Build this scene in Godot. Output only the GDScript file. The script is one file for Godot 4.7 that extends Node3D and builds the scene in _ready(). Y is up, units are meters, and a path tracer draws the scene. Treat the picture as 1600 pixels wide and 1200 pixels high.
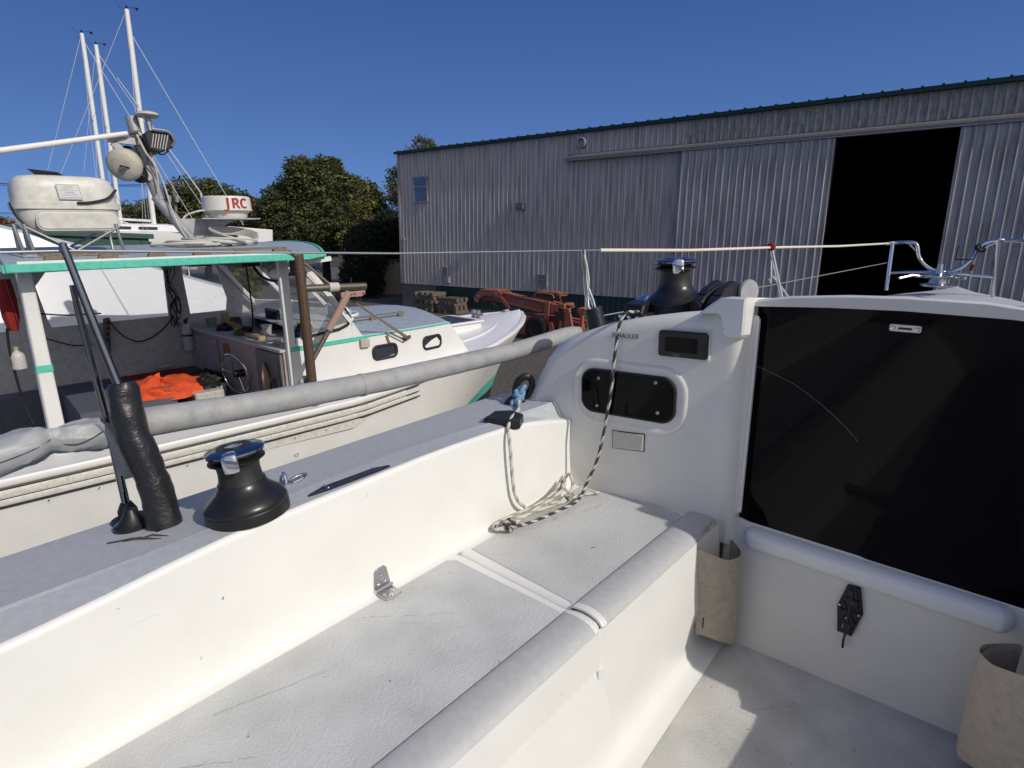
extends Node3D

const HC := 3.9            # height of the eye above the yard
var CAM := Vector3(0, HC, 0)
var BF: Vector3; var BL: Vector3; var BU: Vector3      # sailboat: forward, left, up
var LF: Vector3; var LL: Vector3; var LU: Vector3      # lobster boat
const LS := 1.25
var used := {}
var rng := RandomNumberGenerator.new()
var T := {}
var M := {}

# ------------------------------------------------------------------ mesh helpers
class MB:
	var p := PackedVector3Array()
	var c := PackedColorArray()
	var uv := PackedVector2Array()
	var cur := Color(1, 1, 1)
	var colored := false
	func tri(a: Vector3, b: Vector3, d: Vector3):
		p.append(a); p.append(b); p.append(d)
		if colored:
			c.append(cur); c.append(cur); c.append(cur)
	func quad(a: Vector3, b: Vector3, d: Vector3, e: Vector3):
		tri(a, b, d); tri(a, d, e)
	# box given by centre, half axes
	func obox(o: Vector3, ax: Vector3, ay: Vector3, az: Vector3):
		var k := []
		for i in 8:
			k.append(o + ax * (1.0 if i & 1 else -1.0) + ay * (1.0 if i & 2 else -1.0) + az * (1.0 if i & 4 else -1.0))
		quad(k[0], k[2], k[3], k[1]); quad(k[4], k[5], k[7], k[6])
		quad(k[0], k[1], k[5], k[4]); quad(k[2], k[6], k[7], k[3])
		quad(k[0], k[4], k[6], k[2]); quad(k[1], k[3], k[7], k[5])
	func box(o: Vector3, s: Vector3):
		obox(o, Vector3(s.x / 2, 0, 0), Vector3(0, s.y / 2, 0), Vector3(0, 0, s.z / 2))
	# beam between two points, rectangular
	func beam(a: Vector3, b: Vector3, w: float, h: float, up := Vector3.UP):
		var d := (b - a).normalized()
		var s := d.cross(up).normalized()
		var u := s.cross(d)
		obox((a + b) / 2, d * (a.distance_to(b) / 2), u * (h / 2), s * (w / 2))
	func ring(o: Vector3, x: Vector3, y: Vector3, r: float, n: int) -> PackedVector3Array:
		var out := PackedVector3Array()
		for i in n:
			var t := TAU * i / n
			out.append(o + x * (r * cos(t)) + y * (r * sin(t)))
		return out
	func loft(rings: Array, closed := true, cap0 := false, cap1 := false):
		for i in rings.size() - 1:
			var a: PackedVector3Array = rings[i]
			var b: PackedVector3Array = rings[i + 1]
			var n := a.size()
			for j in (n if closed else n - 1):
				var k := (j + 1) % n
				quad(a[j], b[j], b[k], a[k])
		if cap0: cap(rings[0], false)
		if cap1: cap(rings[-1], true)
	func cap(r: PackedVector3Array, flip: bool):
		# triangulate in the ring's own plane
		var o := Vector3.ZERO
		for v in r: o += v
		o /= r.size()
		var n := Vector3.ZERO
		for i in r.size():
			n += (r[i] - o).cross(r[(i + 1) % r.size()] - o)
		if n.length() < 1e-12: return
		n = n.normalized()
		var x := (r[0] - o).normalized()
		x = (x - n * x.dot(n)).normalized()
		var y := n.cross(x)
		var q := PackedVector2Array()
		for v in r: q.append(Vector2((v - o).dot(x), (v - o).dot(y)))
		var t := Geometry2D.triangulate_polygon(q)
		for i in range(0, t.size(), 3):
			# triangles come with the polygon's own sense: make them counter to n or along it
			var s := (q[t[i + 1]] - q[t[i]]).cross(q[t[i + 2]] - q[t[i]])
			var ccw := s > 0
			if ccw != flip: tri(r[t[i]], r[t[i + 1]], r[t[i + 2]])
			else: tri(r[t[i]], r[t[i + 2]], r[t[i + 1]])
	func tube(pts: Array, rad, n := 8, caps := true, closed := false):
		var m := pts.size()
		var rings := []
		var up := Vector3.ZERO
		for i in m:
			var d: Vector3
			if closed: d = pts[(i + 1) % m] - pts[(i - 1 + m) % m]
			elif i == 0: d = pts[1] - pts[0]
			elif i == m - 1: d = pts[m - 1] - pts[m - 2]
			else: d = (pts[i + 1] - pts[i]).normalized() + (pts[i] - pts[i - 1]).normalized()
			d = d.normalized()
			if up == Vector3.ZERO:
				up = Vector3.UP if abs(d.y) < 0.9 else Vector3.RIGHT
			var s := d.cross(up).normalized()
			up = s.cross(d).normalized()
			var r: float = rad if (rad is float or rad is int) else rad[i]
			rings.append(ring(pts[i], s, up, r, n))
		if closed: rings.append(rings[0])
		loft(rings, true, caps and not closed, caps and not closed)
	# profile of Vector2(radius, height) round an axis
	func lathe(prof: Array, n: int, o: Vector3, axis := Vector3.UP):
		var x := axis.cross(Vector3.UP if abs(axis.y) < 0.9 else Vector3.RIGHT).normalized()
		var y := axis.cross(x)
		var rings := []
		for q in prof:
			rings.append(ring(o + axis * q.y, x, y, max(q.x, 0.0001), n))
		loft(rings, true, prof[0].x > 0.0002, prof[-1].x > 0.0002)
	# flat polygon with thickness: f maps (x, y, depth) to space
	func slab(poly: Array, d0: float, d1: float, f: Callable, bevel := 0.0):
		var rings := []
		if bevel > 0.0:
			var ins := MB.inset(poly, bevel)
			rings = [MB.mp(ins, d0, f), MB.mp(poly, d0 + bevel * signf(d1 - d0), f), MB.mp(poly, d1 - bevel * signf(d1 - d0), f), MB.mp(ins, d1, f)]
		else:
			rings = [MB.mp(poly, d0, f), MB.mp(poly, d1, f)]
		loft(rings, true, true, true)
	static func mp(poly: Array, d: float, f: Callable) -> PackedVector3Array:
		var out := PackedVector3Array()
		for q in poly: out.append(f.call(q.x, q.y, d))
		return out
	static func area(poly: Array) -> float:
		var a := 0.0
		for i in poly.size():
			a += poly[i].cross(poly[(i + 1) % poly.size()])
		return a
	static func inset(poly: Array, d: float) -> Array:
		var s := signf(MB.area(poly))
		var n := poly.size()
		var out := []
		for i in n:
			var e0: Vector2 = (poly[i] - poly[(i - 1 + n) % n]).normalized()
			var e1: Vector2 = (poly[(i + 1) % n] - poly[i]).normalized()
			var n0 := Vector2(-e0.y, e0.x) * s
			var n1 := Vector2(-e1.y, e1.x) * s
			var k := n0 + n1
			k /= max(0.4, 1.0 + n0.dot(n1))
			out.append(poly[i] + k * d)
		return out

func rrect(x0: float, y0: float, x1: float, y1: float, r: float, n := 5) -> Array:
	var out := []
	var cs := [[x1 - r, y1 - r, 0.0], [x0 + r, y1 - r, 90.0], [x0 + r, y0 + r, 180.0], [x1 - r, y0 + r, 270.0]]
	for c in cs:
		for i in n + 1:
			var t := deg_to_rad(c[2] + 90.0 * i / n)
			out.append(Vector2(c[0] + r * cos(t), c[1] + r * sin(t)))
	return out

func spline(pts: Array, per := 6, closed := false) -> Array:
	var out := []
	var n := pts.size()
	for i in (n if closed else n - 1):
		var a = pts[(i - 1 + n) % n] if (closed or i > 0) else pts[0]
		var b = pts[i]
		var c = pts[(i + 1) % n]
		var d = pts[(i + 2) % n] if (closed or i + 2 < n) else pts[n - 1]
		for k in per:
			var t := float(k) / per
			out.append(0.5 * ((2.0 * b) + (c - a) * t + (2.0 * a - 5.0 * b + 4.0 * c - d) * t * t + (3.0 * b - a - 3.0 * c + d) * t * t * t))
	if not closed: out.append(pts[n - 1])
	return out

func lin(x: float, xs: Array, ys: Array) -> float:
	if x <= xs[0]: return ys[0]
	for i in xs.size() - 1:
		if x <= xs[i + 1]:
			var t = (x - xs[i]) / (xs[i + 1] - xs[i])
			return lerp(ys[i], ys[i + 1], t)
	return ys[-1]

# smooth across edges flatter than the angle, sharp across others
func to_mesh(b: MB, angle := 38.0, uvf = null) -> ArrayMesh:
	var p := b.p
	var n := p.size()
	var fn := PackedVector3Array(); fn.resize(n / 3)
	var at := {}
	for i in range(0, n, 3):
		var k := (p[i + 2] - p[i]).cross(p[i + 1] - p[i])
		fn[i / 3] = k
		for j in 3:
			var key := Vector3i((p[i + j] * 5000.0).round())
			if at.has(key): at[key].append(i / 3)
			else: at[key] = [i / 3]
	var nn := PackedVector3Array(); nn.resize(n)
	var lim := cos(deg_to_rad(angle))
	var un := PackedVector3Array(); un.resize(n / 3)
	for i in n / 3: un[i] = fn[i].normalized()
	for i in n:
		var f := i / 3
		var s := Vector3.ZERO
		if angle > 0.0:
			for g in at[Vector3i((p[i] * 5000.0).round())]:
				if un[g].dot(un[f]) > lim: s += fn[g]
		else: s = fn[f]
		nn[i] = s.normalized() if s.length() > 1e-14 else Vector3.UP
	var arr := []
	arr.resize(Mesh.ARRAY_MAX)
	arr[Mesh.ARRAY_VERTEX] = p
	arr[Mesh.ARRAY_NORMAL] = nn
	if b.colored: arr[Mesh.ARRAY_COLOR] = b.c
	if b.uv.size() == n: arr[Mesh.ARRAY_TEX_UV] = b.uv
	elif uvf != null:
		var uv := PackedVector2Array(); uv.resize(n)
		for i in n: uv[i] = uvf.call(p[i])
		arr[Mesh.ARRAY_TEX_UV] = uv
	var m := ArrayMesh.new()
	m.add_surface_from_arrays(Mesh.PRIMITIVE_TRIANGLES, arr)
	return m

func named(called: String) -> String:
	if not used.has(called):
		used[called] = 0
		return called
	used[called] += 1
	return "%s_%03d" % [called, used[called]]

func obj(called: String, b: MB, m: Material, parent: Node = null, angle := 38.0, uvf = null) -> MeshInstance3D:
	var o := MeshInstance3D.new()
	o.mesh = to_mesh(b, angle, uvf)
	o.material_override = m
	if parent == null:
		o.name = named(called)
		add_child(o)
	else:
		o.name = called
		var k := 0
		while parent.has_node(NodePath(o.name)):
			k += 1
			o.name = "%s_%03d" % [called, k]
		parent.add_child(o)
	return o

func again(o: MeshInstance3D, xf: Transform3D, m: Material = null) -> MeshInstance3D:
	var c := MeshInstance3D.new()
	c.mesh = o.mesh
	c.material_override = m if m else o.material_override
	c.transform = xf
	var base := String(o.name).rstrip("0123456789").trim_suffix("_")
	var par := o.get_parent()
	var k := 1
	while par.has_node(NodePath("%s_%03d" % [base, k])): k += 1
	c.name = "%s_%03d" % [base, k]
	par.add_child(c)
	return c

func thing(called: String, label: String, category: String, xf := Transform3D(), group := "") -> Node3D:
	var o := Node3D.new()
	o.name = named(called)
	o.transform = xf
	add_child(o)
	return tag(o, label, category, group)

func tag(o: Node3D, label: String, category: String, group := ""):
	o.set_meta("label", label)
	o.set_meta("category", category)
	if group != "": o.set_meta("group", group)
	return o

func struct(o: Node3D): o.set_meta("kind", "structure")

# a thing that is one mesh, shifted so that its origin is at the middle of its base
func lone(called: String, b: MB, m: Material, label: String, category: String, frame := Transform3D(), group := "", angle := 38.0) -> MeshInstance3D:
	var lo := Vector3.INF
	var hi := -Vector3.INF
	for v in b.p:
		lo = lo.min(v); hi = hi.max(v)
	var base := Vector3((lo.x + hi.x) / 2, lo.y, (lo.z + hi.z) / 2)
	for i in b.p.size(): b.p[i] -= base
	var o := obj(called, b, m, null, angle)
	o.transform = frame * Transform3D(Basis(), base)
	tag(o, label, category, group)
	return o

func node_at(frame: Transform3D, base: Vector3) -> Transform3D: return frame * Transform3D(Basis(), base)

# ------------------------------------------------------------------ textures and materials
func noise_img(seed_: int, freq: float, octaves: int, size: int, lo: float, hi: float, power := 1.0, warp := 0.0, type := FastNoiseLite.TYPE_SIMPLEX_SMOOTH) -> Image:
	var n := FastNoiseLite.new()
	n.seed = seed_; n.frequency = freq; n.noise_type = type
	n.fractal_octaves = octaves
	if warp > 0.0:
		n.domain_warp_enabled = true; n.domain_warp_amplitude = warp; n.domain_warp_frequency = freq
	var im := n.get_seamless_image(size, size)
	var d := im.get_data()
	var lut := PackedByteArray(); lut.resize(256)
	for i in 256: lut[i] = int(clampf(lerpf(lo, hi, pow(i / 255.0, power)), 0, 1) * 255.0)
	for i in d.size(): d[i] = lut[d[i]]
	return Image.create_from_data(size, size, false, Image.FORMAT_L8, d)

func tex(im: Image) -> ImageTexture: return ImageTexture.create_from_image(im)

func mult(a: Image, b: Image) -> Image:
	var x := a.get_data(); var y := b.get_data()
	for i in x.size(): x[i] = x[i] * y[i] / 255
	return Image.create_from_data(a.get_width(), a.get_height(), false, Image.FORMAT_L8, x)

func normal_of(im: Image, k: float) -> ImageTexture:
	var c: Image = im.duplicate()
	c.convert(Image.FORMAT_RGBA8)
	c.bump_map_to_normal_map(k)
	return tex(c)

func mat(called: String, r: float, g: float, b: float, rough: float, metal := 0.0, t := "", scale := 1.0, bump := "", bumpk := 0.5, bscale := 0.0) -> StandardMaterial3D:
	var m := StandardMaterial3D.new()
	m.albedo_color = Color(r, g, b).linear_to_srgb()
	m.roughness = rough
	m.metallic = metal
	if t != "":
		m.albedo_texture = T[t]
		m.uv1_triplanar = true
		m.uv1_scale = Vector3.ONE * scale
		m.uv1_triplanar_sharpness = 4.0
	if bump != "":
		m.normal_enabled = true
		m.normal_texture = T[bump]
		m.normal_scale = bumpk
		m.uv1_triplanar = true
		if t == "": m.uv1_scale = Vector3.ONE * scale
	M[called] = m
	return m

func stroke(im: Image, a: Vector2, b: Vector2, dark: float, wob: float, thick := 1, gap := 0.4):
	var n := int(a.distance_to(b)) + 1
	var o := 0.0
	var on := 1.0
	for i in n:
		var q := a.lerp(b, float(i) / n)
		o = clampf(o + rng.randf_range(-wob, wob), -6, 6)
		if rng.randf() < 0.12: on = 0.0 if rng.randf() < gap else rng.randf_range(0.4, 1.0)
		var nrm := (b - a).normalized().orthogonal() * o
		for k in thick:
			var x := int(q.x + nrm.x + k); var y := int(q.y + nrm.y)
			if x >= 0 and y >= 0 and x < im.get_width() and y < im.get_height():
				var c := im.get_pixel(x, y)
				im.set_pixel(x, y, c.lerp(Color(0.12, 0.12, 0.11), dark * on))

func make_textures():
	var fine := noise_img(11, 0.35, 2, 512, 0.88, 1.0)
	var mid := noise_img(12, 0.03, 4, 512, 0.93, 1.0, 0.8)
	T.grain = tex(mult(fine, mid))
	T.soft = tex(noise_img(13, 0.012, 5, 512, 0.965, 1.0, 0.7))
	T.dirt = tex(mult(noise_img(14, 0.02, 6, 512, 0.80, 1.03, 0.4, 30.0), noise_img(15, 0.12, 3, 512, 0.93, 1.02, 0.6)))
	T.worn = tex(mult(noise_img(16, 0.05, 5, 512, 0.35, 1.15, 0.6, 40.0), noise_img(17, 0.3, 2, 512, 0.8, 1.0)))
	T.gravel = tex(mult(noise_img(18, 0.28, 3, 1024, 0.25, 1.15, 1.0, 0.0, FastNoiseLite.TYPE_VALUE), noise_img(19, 0.012, 5, 1024, 0.6, 1.1, 0.7)))
	T.streak = tex(noise_img(20, 0.02, 4, 512, 0.62, 1.08, 0.5))
	T.leaf = tex(noise_img(21, 0.06, 3, 256, 0.6, 1.1))
	var sp := noise_img(26, 0.006, 5, 1024, 0.962, 1.0, 0.7)
	sp.convert(Image.FORMAT_RGB8)
	rng.seed = 26
	for i in 34:
		var q := Vector2(rng.randf(), rng.randf()) * 1024.0
		stroke(sp, q, q + Vector2.from_angle(rng.randf() * TAU) * rng.randf_range(0.5, 4.0), rng.randf_range(0.15, 0.6), 0.6, 1 + rng.randi() % 2, 0.1)
	for i in 10:
		var q := Vector2(rng.randf(), rng.randf()) * 1024.0
		stroke(sp, q, q + Vector2.from_angle(rng.randf() * TAU) * rng.randf_range(20, 60), rng.randf_range(0.03, 0.09), 0.5, 2, 0.3)
	T.spot = tex(sp)
	var g := noise_img(22, 0.25, 2, 512, 0.0, 1.0)
	T.ngrain = normal_of(g, 2.0)
	T.nwave = normal_of(noise_img(23, 0.03, 3, 512, 0.0, 1.0), 6.0)
	T.nleather = normal_of(noise_img(24, 0.06, 4, 512, 0.0, 1.0, 1.0, 25.0), 8.0)
	T.ngravel = normal_of(noise_img(25, 0.3, 3, 512, 0.0, 1.0, 1.0, 0.0, FastNoiseLite.TYPE_VALUE), 6.0)

func scuffed(size: int, base_lo: float, marks: Array, spots: int, seed_: int) -> ImageTexture:
	# nonskid with dirt and black shoe scuffs; marks: [x0, y0, x1, y1, darkness] in 0..1
	rng.seed = seed_
	var a := noise_img(seed_, 0.3, 2, size, 0.86, 1.0)
	var b := noise_img(seed_ + 1, 0.006, 5, size, base_lo, 1.02, 0.7, 30.0)
	var im := mult(a, b)
	im.convert(Image.FORMAT_RGB8)
	for k in marks:
		for j in 3:
			var j0 := Vector2(rng.randf_range(-9, 9), rng.randf_range(-9, 9))
			stroke(im, Vector2(k[0], k[1]) * size + j0, Vector2(k[2], k[3]) * size + j0 * 2.0, k[4] * rng.randf_range(0.35, 1.0), 0.6, 1 + j % 2)
	for i in spots:
		var q := Vector2(rng.randf(), rng.randf()) * size
		var d := Vector2.from_angle(rng.randf() * TAU) * rng.randf_range(1, 9)
		stroke(im, q, q + d, rng.randf_range(0.15, 0.7), 0.7, 1 + rng.randi() % 2, 0.1)
	return tex(im)

func uvmat(called: String, r: float, g: float, b: float, rough: float, t: Texture2D, bump := "") -> StandardMaterial3D:
	var m := StandardMaterial3D.new()
	m.albedo_color = Color(r, g, b).linear_to_srgb()
	m.roughness = rough
	m.albedo_texture = t
	if bump != "":
		m.normal_enabled = true; m.normal_texture = T[bump]; m.normal_scale = 0.25
	M[called] = m
	return m

func make_materials():
	make_textures()
	mat("gel", 0.80, 0.80, 0.768, 0.32, 0.0, "spot", 0.55)
	mat("gelmat", 0.74, 0.715, 0.635, 0.45, 0.0, "soft", 0.9)
	mat("skid", 0.54, 0.57, 0.60, 0.7, 0.0, "grain", 2.2, "ngrain", 0.35)
	mat("nosing", 0.60, 0.61, 0.605, 0.5, 0.0, "grain", 2.0, "ngrain", 0.25)
	mat("acrylic", 0.004, 0.004, 0.005, 0.03)
	M.acrylic.metallic_specular = 0.22
	mat("blackplastic", 0.012, 0.012, 0.013, 0.42, 0.0, "", 6.0, "ngrain", 0.15)
	mat("winchblack", 0.014, 0.014, 0.015, 0.3, 0.0, "", 9.0, "ngrain", 0.12)
	mat("drum", 0.03, 0.03, 0.031, 0.45, 0.3, "", 14.0, "ngrain", 0.9)
	mat("rubber", 0.012, 0.012, 0.013, 0.6, 0.0, "soft", 4.0)
	mat("leather", 0.016, 0.017, 0.02, 0.36, 0.0, "soft", 2.0, "nleather", 0.16)
	mat("chrome", 0.72, 0.72, 0.73, 0.06, 1.0)
	mat("darkchrome", 0.26, 0.265, 0.28, 0.08, 1.0)
	mat("capchrome", 0.30, 0.30, 0.31, 0.08, 1.0)
	mat("steel", 0.55, 0.55, 0.55, 0.25, 1.0, "soft", 5.0)
	mat("oldsteel", 0.27, 0.245, 0.20, 0.4, 0.6, "worn", 2.0)
	mat("galv", 0.42, 0.42, 0.42, 0.45, 0.75, "dirt", 1.5)
	mat("alu", 0.42, 0.43, 0.44, 0.5, 0.4, "dirt", 1.0)
	mat("vinyl", 0.30, 0.315, 0.335, 0.45, 0.0, "soft", 1.4, "nleather", 0.06)
	mat("pvc", 0.36, 0.365, 0.365, 0.6, 0.0, "dirt", 1.2)
	mat("canvas", 0.52, 0.44, 0.335, 0.85, 0.0, "dirt", 2.5, "nleather", 0.08)
	mat("ropew", 0.62, 0.60, 0.55, 0.85, 0.0, "grain", 9.0)
	mat("ropeline", 0.70, 0.65, 0.52, 0.6, 0.0, "soft", 3.0)
	mat("blueline", 0.20, 0.36, 0.55, 0.85, 0.0, "grain", 9.0)
	mat("lens", 0.82, 0.79, 0.68, 0.35, 0.0, "grain", 30.0, "ngrain", 1.2)
	mat("seam", 0.05, 0.05, 0.05, 0.8)
	mat("ink", 0.03, 0.03, 0.03, 0.6)
	# lobster boat
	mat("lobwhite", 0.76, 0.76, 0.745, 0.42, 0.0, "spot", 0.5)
	mat("lobhull", 0.69, 0.685, 0.66, 0.5, 0.0, "spot", 0.45, "nwave", 0.04)
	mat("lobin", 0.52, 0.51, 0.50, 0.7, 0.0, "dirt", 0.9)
	mat("lobfloor", 0.10, 0.11, 0.14, 0.8, 0.0, "dirt", 1.2)
	mat("lobgrey", 0.34, 0.40, 0.47, 0.6, 0.0, "dirt", 0.8)
	mat("teal", 0.11, 0.57, 0.44, 0.45, 0.0, "dirt", 1.3)
	mat("rail", 0.66, 0.64, 0.595, 0.7, 0.0, "dirt", 1.6)
	mat("bottom", 0.015, 0.02, 0.024, 0.7, 0.0, "dirt", 1.0)
	mat("rust", 0.19, 0.12, 0.075, 0.65, 0.35, "worn", 2.5)
	mat("pinkwrap", 0.42, 0.27, 0.23, 0.85, 0.0, "dirt", 4.0, "nleather", 0.5)
	mat("wood", 0.30, 0.24, 0.18, 0.8, 0.0, "worn", 2.0)
	mat("console", 0.42, 0.34, 0.31, 0.7, 0.0, "dirt", 0.9)
	mat("black", 0.008, 0.008, 0.009, 0.6)
	mat("orange", 0.72, 0.085, 0.02, 0.75, 0.0, "dirt", 1.6, "nwave", 0.15)
	mat("raft", 0.66, 0.65, 0.60, 0.45, 0.0, "dirt", 0.8)
	mat("radome", 0.70, 0.68, 0.62, 0.4, 0.0, "soft", 1.5)
	mat("redink", 0.36, 0.02, 0.04, 0.6)
	mat("speaker", 0.50, 0.47, 0.38, 0.55, 0.0, "dirt", 2.0)
	mat("yellow", 0.55, 0.36, 0.02, 0.6, 0.0, "dirt", 2.0)
	mat("greentub", 0.14, 0.24, 0.15, 0.6)
	mat("plasticw", 0.55, 0.53, 0.50, 0.45, 0.0, "dirt", 2.0)
	mat("redplastic", 0.45, 0.03, 0.015, 0.5)
	mat("redcloth", 0.25, 0.012, 0.01, 0.85, 0.0, "dirt", 3.0)
	mat("hauler", 0.16, 0.115, 0.10, 0.5, 0.4, "worn", 3.0)
	mat("tan", 0.42, 0.30, 0.17, 0.75, 0.0, "dirt", 3.0)
	mat("navy", 0.008, 0.012, 0.035, 0.12)
	var g := mat("pane", 0.75, 0.8, 0.8, 0.03)
	g.transparency = BaseMaterial3D.TRANSPARENCY_ALPHA
	g.albedo_color.a = 0.13
	var cl := mat("clearplastic", 0.75, 0.76, 0.74, 0.2)
	cl.transparency = BaseMaterial3D.TRANSPARENCY_ALPHA
	cl.albedo_color.a = 0.4
	# yard
	mat("siding", 0.54, 0.50, 0.45, 0.5, 0.1, "streak", 1.0)
	M.siding.uv1_scale = Vector3(0.55, 0.03, 0.55)
	mat("fascia", 0.58, 0.56, 0.48, 0.55, 0.1, "worn", 1.0)
	M.fascia.uv1_scale = Vector3(0.22, 0.05, 0.22)
	mat("doorsid", 0.47, 0.45, 0.43, 0.5, 0.1, "streak", 1.0)
	M.doorsid.uv1_scale = Vector3(0.4, 0.04, 0.4)
	mat("trackhood", 0.20, 0.19, 0.175, 0.6, 0.1, "dirt", 0.7)
	mat("greentrim", 0.008, 0.035, 0.026, 0.5, 0.0, "soft", 1.0)
	mat("greensid", 0.010, 0.045, 0.035, 0.55, 0.0, "dirt", 0.6)
	mat("concrete", 0.16, 0.15, 0.14, 0.9, 0.0, "dirt", 0.6, "ngrain", 0.4)
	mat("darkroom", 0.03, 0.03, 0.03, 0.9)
	mat("gravel", 0.27, 0.245, 0.205, 0.95, 0.0, "gravel", 0.42, "ngravel", 1.0)
	M.gravel.uv1_world_triplanar = true
	mat("road", 0.30, 0.29, 0.27, 0.9, 0.0, "gravel", 0.12)
	mat("grass", 0.055, 0.075, 0.018, 0.95, 0.0, "gravel", 0.6)
	mat("machine", 0.36, 0.115, 0.070, 0.6, 0.0, "dirt", 0.8)
	mat("machdark", 0.05, 0.028, 0.022, 0.7, 0.1, "dirt", 1.0)
	mat("tyre", 0.014, 0.014, 0.014, 0.85, 0.0, "soft", 2.0)
	mat("timber", 0.22, 0.185, 0.145, 0.9, 0.0, "worn", 1.2)
	mat("bark", 0.10, 0.075, 0.055, 0.95, 0.0, "worn", 1.5)
	mat("boatwhite", 0.76, 0.77, 0.78, 0.35, 0.0, "soft", 0.5)
	mat("shrink", 0.80, 0.82, 0.84, 0.4, 0.0, "soft", 0.7, "nwave", 0.08)
	mat("mastwhite", 0.76, 0.76, 0.75, 0.35, 0.0, "soft", 0.5)
	mat("wire", 0.35, 0.37, 0.40, 0.4, 0.5)
	mat("greenbox", 0.016, 0.07, 0.05, 0.6, 0.0, "dirt", 0.6)
	mat("beigebox", 0.36, 0.33, 0.23, 0.7, 0.0, "dirt", 0.5)
	mat("bluecar", 0.012, 0.04, 0.10, 0.25)
	mat("glassdark", 0.02, 0.03, 0.045, 0.05)
	mat("skyglass", 0.10, 0.17, 0.26, 0.08)
	mat("signback", 0.28, 0.28, 0.28, 0.5, 0.3)
	mat("fencegrey", 0.15, 0.15, 0.155, 0.85, 0.0, "worn", 0.4)
	mat("coneorange", 0.75, 0.10, 0.03, 0.6)
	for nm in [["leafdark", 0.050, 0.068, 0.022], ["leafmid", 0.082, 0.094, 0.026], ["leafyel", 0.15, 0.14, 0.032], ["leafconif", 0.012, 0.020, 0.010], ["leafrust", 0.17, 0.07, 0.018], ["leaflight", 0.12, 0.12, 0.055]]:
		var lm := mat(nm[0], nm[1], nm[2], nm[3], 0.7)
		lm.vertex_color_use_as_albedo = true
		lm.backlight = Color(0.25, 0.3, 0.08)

# ------------------------------------------------------------------ frames
func ray(px: float, py: float) -> Vector3:   # only used once, to find the two boats' headings from the eye
	var k: Basis = frame_cam
	return (k * Vector3((px - 800.0) / 910.0, (600.0 - py) / 910.0, -1.0)).normalized()
var frame_cam := Basis()

func S(f: float, l: float, u: float) -> Vector3: return Vector3(-l, u + HC, -f)
func L(f: float, l: float, u: float) -> Vector3: return Vector3(-l, u, -f) * LS + Vector3(0, HC, 0)
var TS := Transform3D()
var TL := Transform3D()
# ------------------------------------------------------------------ the sailboat we stand on
const MID := 0.27
func FA(l: float) -> float: return 1.78 - 0.15 * (l - 0.75)     # aft face of the cabin, port side
func face(l: float, u: float, d: float) -> Vector3: return S(FA(l) - d, l, u)
func comp(l: float, u: float, d: float) -> Vector3: return S(1.86 - d, l, u)
func side(l: float, port: bool) -> float: return l if port else 2.0 * MID - l - 0.065

func crest_u(f: float) -> float: return lin(f, [-3.0, -1.2, -0.5, 0.0, 0.18, 0.38, 0.6, 1.0, 1.2, 1.4, 1.55, 1.72], [-0.70, -0.692, -0.690, -0.686, -0.680, -0.669, -0.672, -0.666, -0.669, -0.679, -0.700, -0.737])
func crest_l(f: float) -> float: return lin(f, [-3.0, -0.6, 0.0, 0.18, 0.38, 0.6], [0.0, -0.065, -0.055, -0.04, -0.019, 0.0])
func crease_l(f: float) -> float: return lin(f, [-1.2, 0.0, 0.38, 0.68, 1.0, 1.18, 1.37, 1.75], [1.35, 1.346, 1.345, 1.378, 1.394, 1.38, 1.352, 1.33])
func skew(f: float, port: bool) -> float: return 0.0 if port else 0.09 * (f - 1.6)
func fs(a: float, b: float, n: int) -> Array:
	var o := []
	for i in n + 1: o.append(lerp(a, b, float(i) / n))
	return o

func sheer_l(f: float) -> float:      # half breadth from the middle line
	return lin(f, [-3.0, 0.0, 1.7, 3.0, 4.2, 5.5, 6.6, 7.3], [1.30, 1.395, 1.395, 1.32, 1.12, 0.80, 0.42, 0.02])
func mid_l(f: float) -> float: return MID + max(0.0, f - 1.8) * 0.07
func sheer_u(f: float) -> float: return lin(f, [-3.0, 1.7, 4.2, 7.3], [-0.72, -0.715, -0.735, -0.765])

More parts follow.
